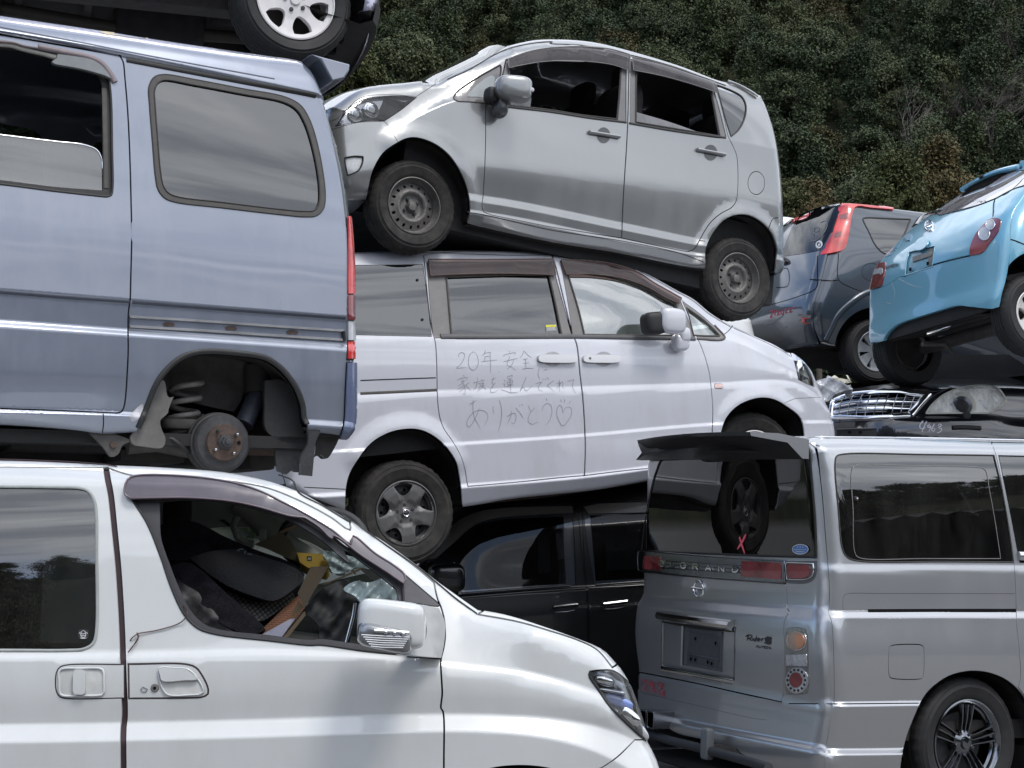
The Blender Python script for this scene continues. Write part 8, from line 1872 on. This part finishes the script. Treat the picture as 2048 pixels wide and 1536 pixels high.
def build_ground():
 n=150;xs=np.sign(np.linspace(-1,1,n))*np.abs(np.linspace(-1,1,n))**2.0*420;X,Y=np.meshgrid(xs,xs,indexing='ij')
 Zz=hill_z(X,Y)- .0;V=np.stack([X.ravel(),Y.ravel(),Zz.ravel()],1)
 Fc=[(i*n+j,(i+1)*n+j,(i+1)*n+j+1,i*n+j+1)for i in range(n-1)for j in range(n-1)]
 m,N,L,b=nodes_of('yard_and_hillside');geo=N.new('ShaderNodeNewGeometry');sp=N.new('ShaderNodeSeparateXYZ');L.new(geo.outputs['Position'],sp.inputs[0])
 g1=noise_node(N,L, .9,8, .7,vec='Object');g2=noise_node(N,L,14,8, .75,vec='Object');g3=noise_node(N,L, .12,5, .6,vec='Object')
 gravel=mixc(N,L,mapr(N,L,g2, .3, .7,0,1),mixc(N,L,mapr(N,L,g1, .3, .7,0,1),(.085, .082, .078),(.16, .155, .145)),(.22, .215, .205))
 wood=mixc(N,L,mapr(N,L,g3, .35, .65,0,1),mixc(N,L,mapr(N,L,g1, .35, .65,0,1),(.010, .014, .008),(.028, .036, .016)),(.045, .045, .022))
 L.new(mixc(N,L,mapr(N,L,sp.outputs[2], .3,1.6,0,1),gravel,wood),b.inputs['Base Color']);setp(b,Roughness=.95,Specular_IOR_Level=.2)
 bp=N.new('ShaderNodeBump');bp.inputs['Strength'].default_value= .8;bp.inputs['Distance'].default_value= .02;L.new(g2,bp.inputs['Height']);L.new(bp.outputs[0],b.inputs['Normal'])
 o=raw('ground',V,Fc,m,None);o['kind']='structure';o['label']='grey gravel yard rising into a wooded hillside'
 return o
def leaf_mat(name,c1,c2,c3):
 m,N,L,b=nodes_of(name);oi=N.new('ShaderNodeObjectInfo');n=noise_node(N,L,1.3,3, .6);n2=noise_node(N,L,9,2, .6)
 a=mixc(N,L,oi.outputs['Random'],c1,c2);a=mixc(N,L,mapr(N,L,n, .35, .68,0,1),a,c3)
 hs=N.new('ShaderNodeHueSaturation');L.new(a,hs.inputs['Color']);L.new(mapr(N,L,n2, .3, .7, .6,1.45),hs.inputs['Value']);L.new(hs.outputs[0],b.inputs['Base Color'])
 setp(b,Roughness=.7,Specular_IOR_Level=.25);
 b.inputs['Transmission Weight'].default_value=0
 return m
def make_crown(seed,w,h,nclump,nleaf,size,kind):
 """leaf-spray quads spread over clumps through the crown's volume"""
 r=np.random.RandomState(seed);V,Fc=[],[]
 C=[]
 for k in range(nclump):
  t=r.uniform(0,1)** .85;z=h*(.08+ .92*t)
  if kind=='cone':rad=w* .5*(1-t)** .8*r.uniform(.3,1.0)+ .08
  else:rad=w* .5*math.sqrt(max(0,1-(2*(t- .42))**2* .72))*r.uniform(.3,1.0)
  a=r.uniform(0,6.283);C.append((rad*math.cos(a),rad*math.sin(a),z,r.uniform(.25,1.0)**1.4*(w/4.6)))
 tot=sum(c[3]**1.6 for c in C)
 for(cx,cy,cz,cr_)in C:
  per=max(12,int(nleaf*cr_**1.6/tot));P=r.normal(size=(per,3))*cr_* .48*np.array([1,1, .95 if kind=='cone' else .75])+np.array([cx,cy,cz])
  out=P-np.array([0,0,h* .35]);out/=np.linalg.norm(out,axis=1)[:,None]+1e-6
  nn=out* .55+r.normal(size=(per,3))* .55;nn[:,2]+= .25;nn/=np.linalg.norm(nn,axis=1)[:,None]
  a=np.cross(nn,r.normal(size=(per,3)));a/=np.linalg.norm(a,axis=1)[:,None];b=np.cross(nn,a);s=size*r.uniform(.5,1.5,per)[:,None];dr=np.array([0,0,-.3])
  V.append(np.stack([P-a*s* .35,P+a*s* .35+dr*s* .3,P+b*s* .9+dr*s],1).reshape(-1,3))
 V=np.vstack(V);Fc=np.arange(len(V)).reshape(-1,3)
 return V,Fc
def mesh_np(name,V,Fc,mat):
 me=bpy.data.meshes.new(name);me.vertices.add(len(V));me.vertices.foreach_set('co',V.ravel().astype('f'));k=Fc.shape[1]
 me.loops.add(len(Fc)*k);me.polygons.add(len(Fc));me.loops.foreach_set('vertex_index',Fc.ravel().astype('i'));me.polygons.foreach_set('loop_start',np.arange(0,len(Fc)*k,k,dtype='i'));me.polygons.foreach_set('loop_total',np.full(len(Fc),k,dtype='i'));me.update(calc_edges=True);me.materials.append(mat)
 return me
def build_forest():
 LM=[leaf_mat('cedar_foliage',(.038, .056, .028),(.066, .080, .032),(.046, .064, .034)),leaf_mat('broadleaf_foliage',(.052, .070, .032),(.092, .100, .042),(.062, .076, .038)),leaf_mat('bronze_foliage',(.075, .062, .026),(.050, .060, .022),(.064, .055, .025))]
 pc=bpy.data.collections.new('crown_prototypes');protos=[]
 for i,(w,h,kind,mt)in enumerate(((4.6,5.2,'round',1),(5.4,5.0,'round',1),(4.2,6.0,'round',0),(3.6,7.5,'cone',0),(4.0,8.0,'cone',0),(4.8,5.4,'round',2))):
  V,Fc=make_crown(40+i,w,h,70 if kind=='round' else 90,17000, .17,kind);me=mesh_np('crown',V,Fc,LM[mt]);o=bpy.data.objects.new('crown_source',me);pc.objects.link(o);protos.append(o)
 r=np.random.RandomState(11);P,S,RZ,ID=[],[],[],[]
 y=73.0
 while y<215:
  x=-.40*y-8
  while x< .42*y+10:
   xx=x+r.uniform(-1.3,1.3);yy=y+r.uniform(-1.3,1.3);z=float(hill_z(xx,yy))
   P.append((xx,yy,z- .5));S.append(r.uniform(.72,1.25)*(1.0+max(0,yy-130)* .004));RZ.append(r.uniform(0,6.28))
   f=math.sin(xx* .09+yy* .05)+math.sin(yy* .11-xx* .04+1)
   ID.append(int(r.choice([0,1,2,5,3],p=[.24, .20, .24, .05, .27])if f>-.4 else r.choice([2,3,4,0],p=[.3, .33, .27, .10])))
   x+=3.3+ .012*(y-70)
  y+=3.1+ .012*(y-70)

 for k in range(900):
  a=r.uniform(2.2,7.2);d=r.uniform(88,190);xx,yy=d*math.cos(a),d*math.sin(a)
  if yy>20:continue
  P.append((xx,yy,float(hill_z(xx,yy))- .5));S.append(r.uniform(.9,1.5));RZ.append(r.uniform(0,6.28));ID.append(int(r.choice([0,1,2])))
 me=bpy.data.meshes.new('forest');me.from_pydata(P,[],[]);
 for nm,arr,ty in(('scl',S,'FLOAT'),('rz',RZ,'FLOAT'),('pid',ID,'INT')):at=me.attributes.new(nm,ty,'POINT');at.data.foreach_set('value',arr)
 o=bpy.data.objects.new('forest',me);COL.objects.link(o);o['kind']='stuff';o['label']='dense dark evergreen forest covering the steep hillside'
 ng=bpy.data.node_groups.new('scatter_crowns','GeometryNodeTree');ng.interface.new_socket('Geometry',in_out='INPUT',socket_type='NodeSocketGeometry');ng.interface.new_socket('Geometry',in_out='OUTPUT',socket_type='NodeSocketGeometry')
 N=ng.nodes;L=ng.links;gi=N.new('NodeGroupInput');go=N.new('NodeGroupOutput');mp=N.new('GeometryNodeMeshToPoints');io=N.new('GeometryNodeInstanceOnPoints');ci=N.new('GeometryNodeCollectionInfo');ci.inputs[0].default_value=pc;ci.inputs['Separate Children'].default_value=True;ci.inputs['Reset Children'].default_value=True
 def na(nm,ty):a=N.new('GeometryNodeInputNamedAttribute');a.data_type=ty;a.inputs[0].default_value=nm;return a.outputs[0]
 cb=N.new('ShaderNodeCombineXYZ');L.new(na('rz','FLOAT'),cb.inputs[2])
 L.new(gi.outputs[0],mp.inputs[0]);L.new(mp.outputs[0],io.inputs['Points']);L.new(ci.outputs[0],io.inputs['Instance']);io.inputs['Pick Instance'].default_value=True
 L.new(na('pid','INT'),io.inputs['Instance Index']);L.new(cb.outputs[0],io.inputs['Rotation']);L.new(na('scl','FLOAT'),io.inputs['Scale']);L.new(io.outputs[0],go.inputs[0])
 md=o.modifiers.new('scatter','NODES');md.node_group=ng
 return LM
M_bark=None
def build_trees(LM):
 M_b=plain('grey_brown_bark',(.075, .060, .048), .9,var=.4,bump=.5);M_tw=plain('pale_bare_twigs',(.17, .14, .125), .9,var=.3);M_tw2=plain('reddish_bare_twigs',(.105, .085, .078), .9,var=.3)
 def place(px,dist):
  d=ray(*px);t=dist/d[1];return d[0]*t,dist,CAMZ+d[2]*t
 def solid(label,base_px,top_y,dist,w,mt,kind,seed):
  x,y,z=place(base_px,dist);zt=place((base_px[0],top_y),dist)[2];h=zt-z
  g=float(hill_z(x,y));e=bpy.data.objects.new('cedar_tree' if kind=='cone' else 'leafy_tree',None);COL.objects.link(e);e.location=(x,y,g);e['label']=label;e['category']='tree';e['group']='trees at the foot of the wooded hill'
  zb=z-g;V,Fc=make_crown(seed,w,h,110 if kind=='cone' else 90,20000, .15,kind);V[:,2]+=zb;me=mesh_np('crown',V,Fc,mt);c=bpy.data.objects.new('crown',me);COL.objects.link(c);c.parent=e
  tube('trunk',[(0,0,-.3),(.05,0,zb+h* .5),(0,0,zb+h* .95)], .18,M_b,e,8,kr=[1, .6, .1])
 bronze=leaf_mat('bronze_cedar_foliage',(.105, .078, .030),(.09, .07, .03),(.075, .066, .03));green=leaf_mat('fresh_cedar_foliage',(.050, .062, .020),(.055, .068, .024),(.070, .075, .026));dk=LM[0]
 solid('bright olive pointed cedar rising just left of the blue hatchback roof',(1790,450),316,74,3.9,green,'cone',1)
 solid('bronze-tinged slender cedar beside the bright olive cedar',(1884,430),285,76,3.1,bronze,'cone',2)
 solid('small dark bronze cedar above the roof of the dark hatchback',(1632,450),375,75,2.6,bronze,'cone',3)
 solid('rounded olive tree close behind the tail of the silver-green wagon',(1590,450),370,76,3.0,green,'round',4)
 solid('dark narrow cedar between the olive and bronze cedars',(1842,445),345,79,2.7,dk,'cone',5)
 solid('low round dark tree left of the bright olive cedar',(1725,450),372,77,3.5,LM[1],'round',6)
 solid('bushy olive tree in the gap between upper car and wagon bonnet',(700,215),100,74,3.4,green,'round',7)
 solid('dark round tree right of the bushy olive tree over the bonnet',(800,200),75,80,4.2,LM[1],'round',8)
 def bare(label,px,dist,h,spread,seed,mt,nb=9,lean=0.0):
  d0=dist
  for q in np.arange(60,200, .5):
   x,y,z=place(px,q)
   if z<=float(hill_z(x,y))+ .5:dist=q;break
  h*=dist/d0;x,y,z=place(px,dist);g=float(hill_z(x,y));r=np.random.RandomState(seed);e=bpy.data.objects.new('bare_tree',None);COL.objects.link(e);z+=1.2;h*=1.1;e.location=(x,y,z);e['label']=label;e['category']='tree';e['group']='leafless trees on the hillside'
  Vs,Fs,b=[],[],0
  def limb(p,d,ln,rad,dep):
   nonlocal b
   n=3;P=[np.array(p)];dd=np.array(d,float)
   for k in range(n):dd=dd+r.normal(size=3)* .13+np.array([0,0, .05]);dd/=np.linalg.norm(dd);P.append(P[-1]+dd*ln/n)
   P=np.array(P);R2=rad*np.linspace(1, .45,n+1);a1=np.cross(dd,[0,1, .2]);a1/=np.linalg.norm(a1);a2=np.cross(dd,a1)
   V=np.stack([P+R2[:,None]*(a1*math.cos(t)+a2*math.sin(t))for t in(0,2.09,4.19)],1).reshape(-1,3);Vs.append(V)
   for k in range(n):
    for j in range(3):Fs.append((b+k*3+j,b+k*3+(j+1)%3,b+(k+1)*3+(j+1)%3,b+(k+1)*3+j))
   b+=len(V)
   if dep>0:
    for k in range(r.randint(3,5)):
     q=P[r.randint(1,n+1)];nd=dd+r.normal(size=3)* .62*np.array([1,1, .7]);nd[2]=abs(nd[2])* .8+ .15;nd/=np.linalg.norm(nd);limb(q,nd,ln*r.uniform(.45, .72),rad* .52,dep-1)
  for k in range(nb):
   a=k*6.283/nb;limb((0,0,h* .12),(math.cos(a)*spread+lean,math.sin(a)*spread* .6,1.0),h* .48, .038,4)
  c=raw('crown',np.vstack(Vs),Fs,mt,e,False);tube('trunk',[(0,0,min(-.3,g-z- .3)),(0,0,h* .1),(.03,0,h* .3)], .11,M_b,e,8,kr=[1, .8, .5])
 bare('wide reddish leafless tree above the blue hatchback roof',(1985,352),78,4.2, .9,5,M_tw2,12)
 bare('pale leafless tree high in the upper right corner of the hillside',(1960,118),118,8.0, .7,6,M_tw,7)
 bare('thin pale leafless tree standing between the cedars',(1822,350),82,3.5, .35,7,M_tw,5)
 bare('reddish leafless tree at the right edge of the hillside',(2040,175),100,4.6, .7,9,M_tw2,8)
def build_shed():
 """storage shed behind the camera's right shoulder; its outline shows in the car windows"""
 e=bpy.data.objects.new('storage_shed',None);COL.objects.link(e);e.location=(27,-14,0);e.rotation_euler=(0,0,R_(62));e['label']='long dark storage shed with ribbed roof behind the camera, mirrored in car windows';e['category']='shed'
 mt=plain('dark_corrugated_wall',(.014, .014, .014), .7,var=.3);rf=plain('dark_roof_sheet',(.012, .012, .013), .95,var=.3)
 box('wall',(-17,0,0),(17,9,4.5),mt,e)
 V,Fc=[],[];n=136
 for k in range(n):
  x=-18+36*k/(n-1);dz= .12*(k%2)
  for(y,z)in((-1,4.4),(4.5,5.1),(10,4.4)):V.append((x,y,z+dz))
 for k in range(n-1):Fc+=[(k*3,(k+1)*3,(k+1)*3+1,k*3+1),(k*3+1,(k+1)*3+1,(k+1)*3+2,k*3+2)]
 raw('roof',V,Fc,rf,e,False)
 for k in range(3):box('door',(-12+k*9,-.06, .02),(-7.5+k*9,0.0,3.8),plain('grey_shed_door',(.03, .03, .03), .6),e)
import time
for fn in(build_ground,build_message_van,build_black_van,build_move,build_microvan,build_white_van,build_silver_van,build_hatch,build_blue,build_sedan,build_top,build_back,build_bag,build_shed):
 t0=time.time();fn();print('TIME',fn.__name__,round(time.time()-t0,2))
build_trees(build_forest())
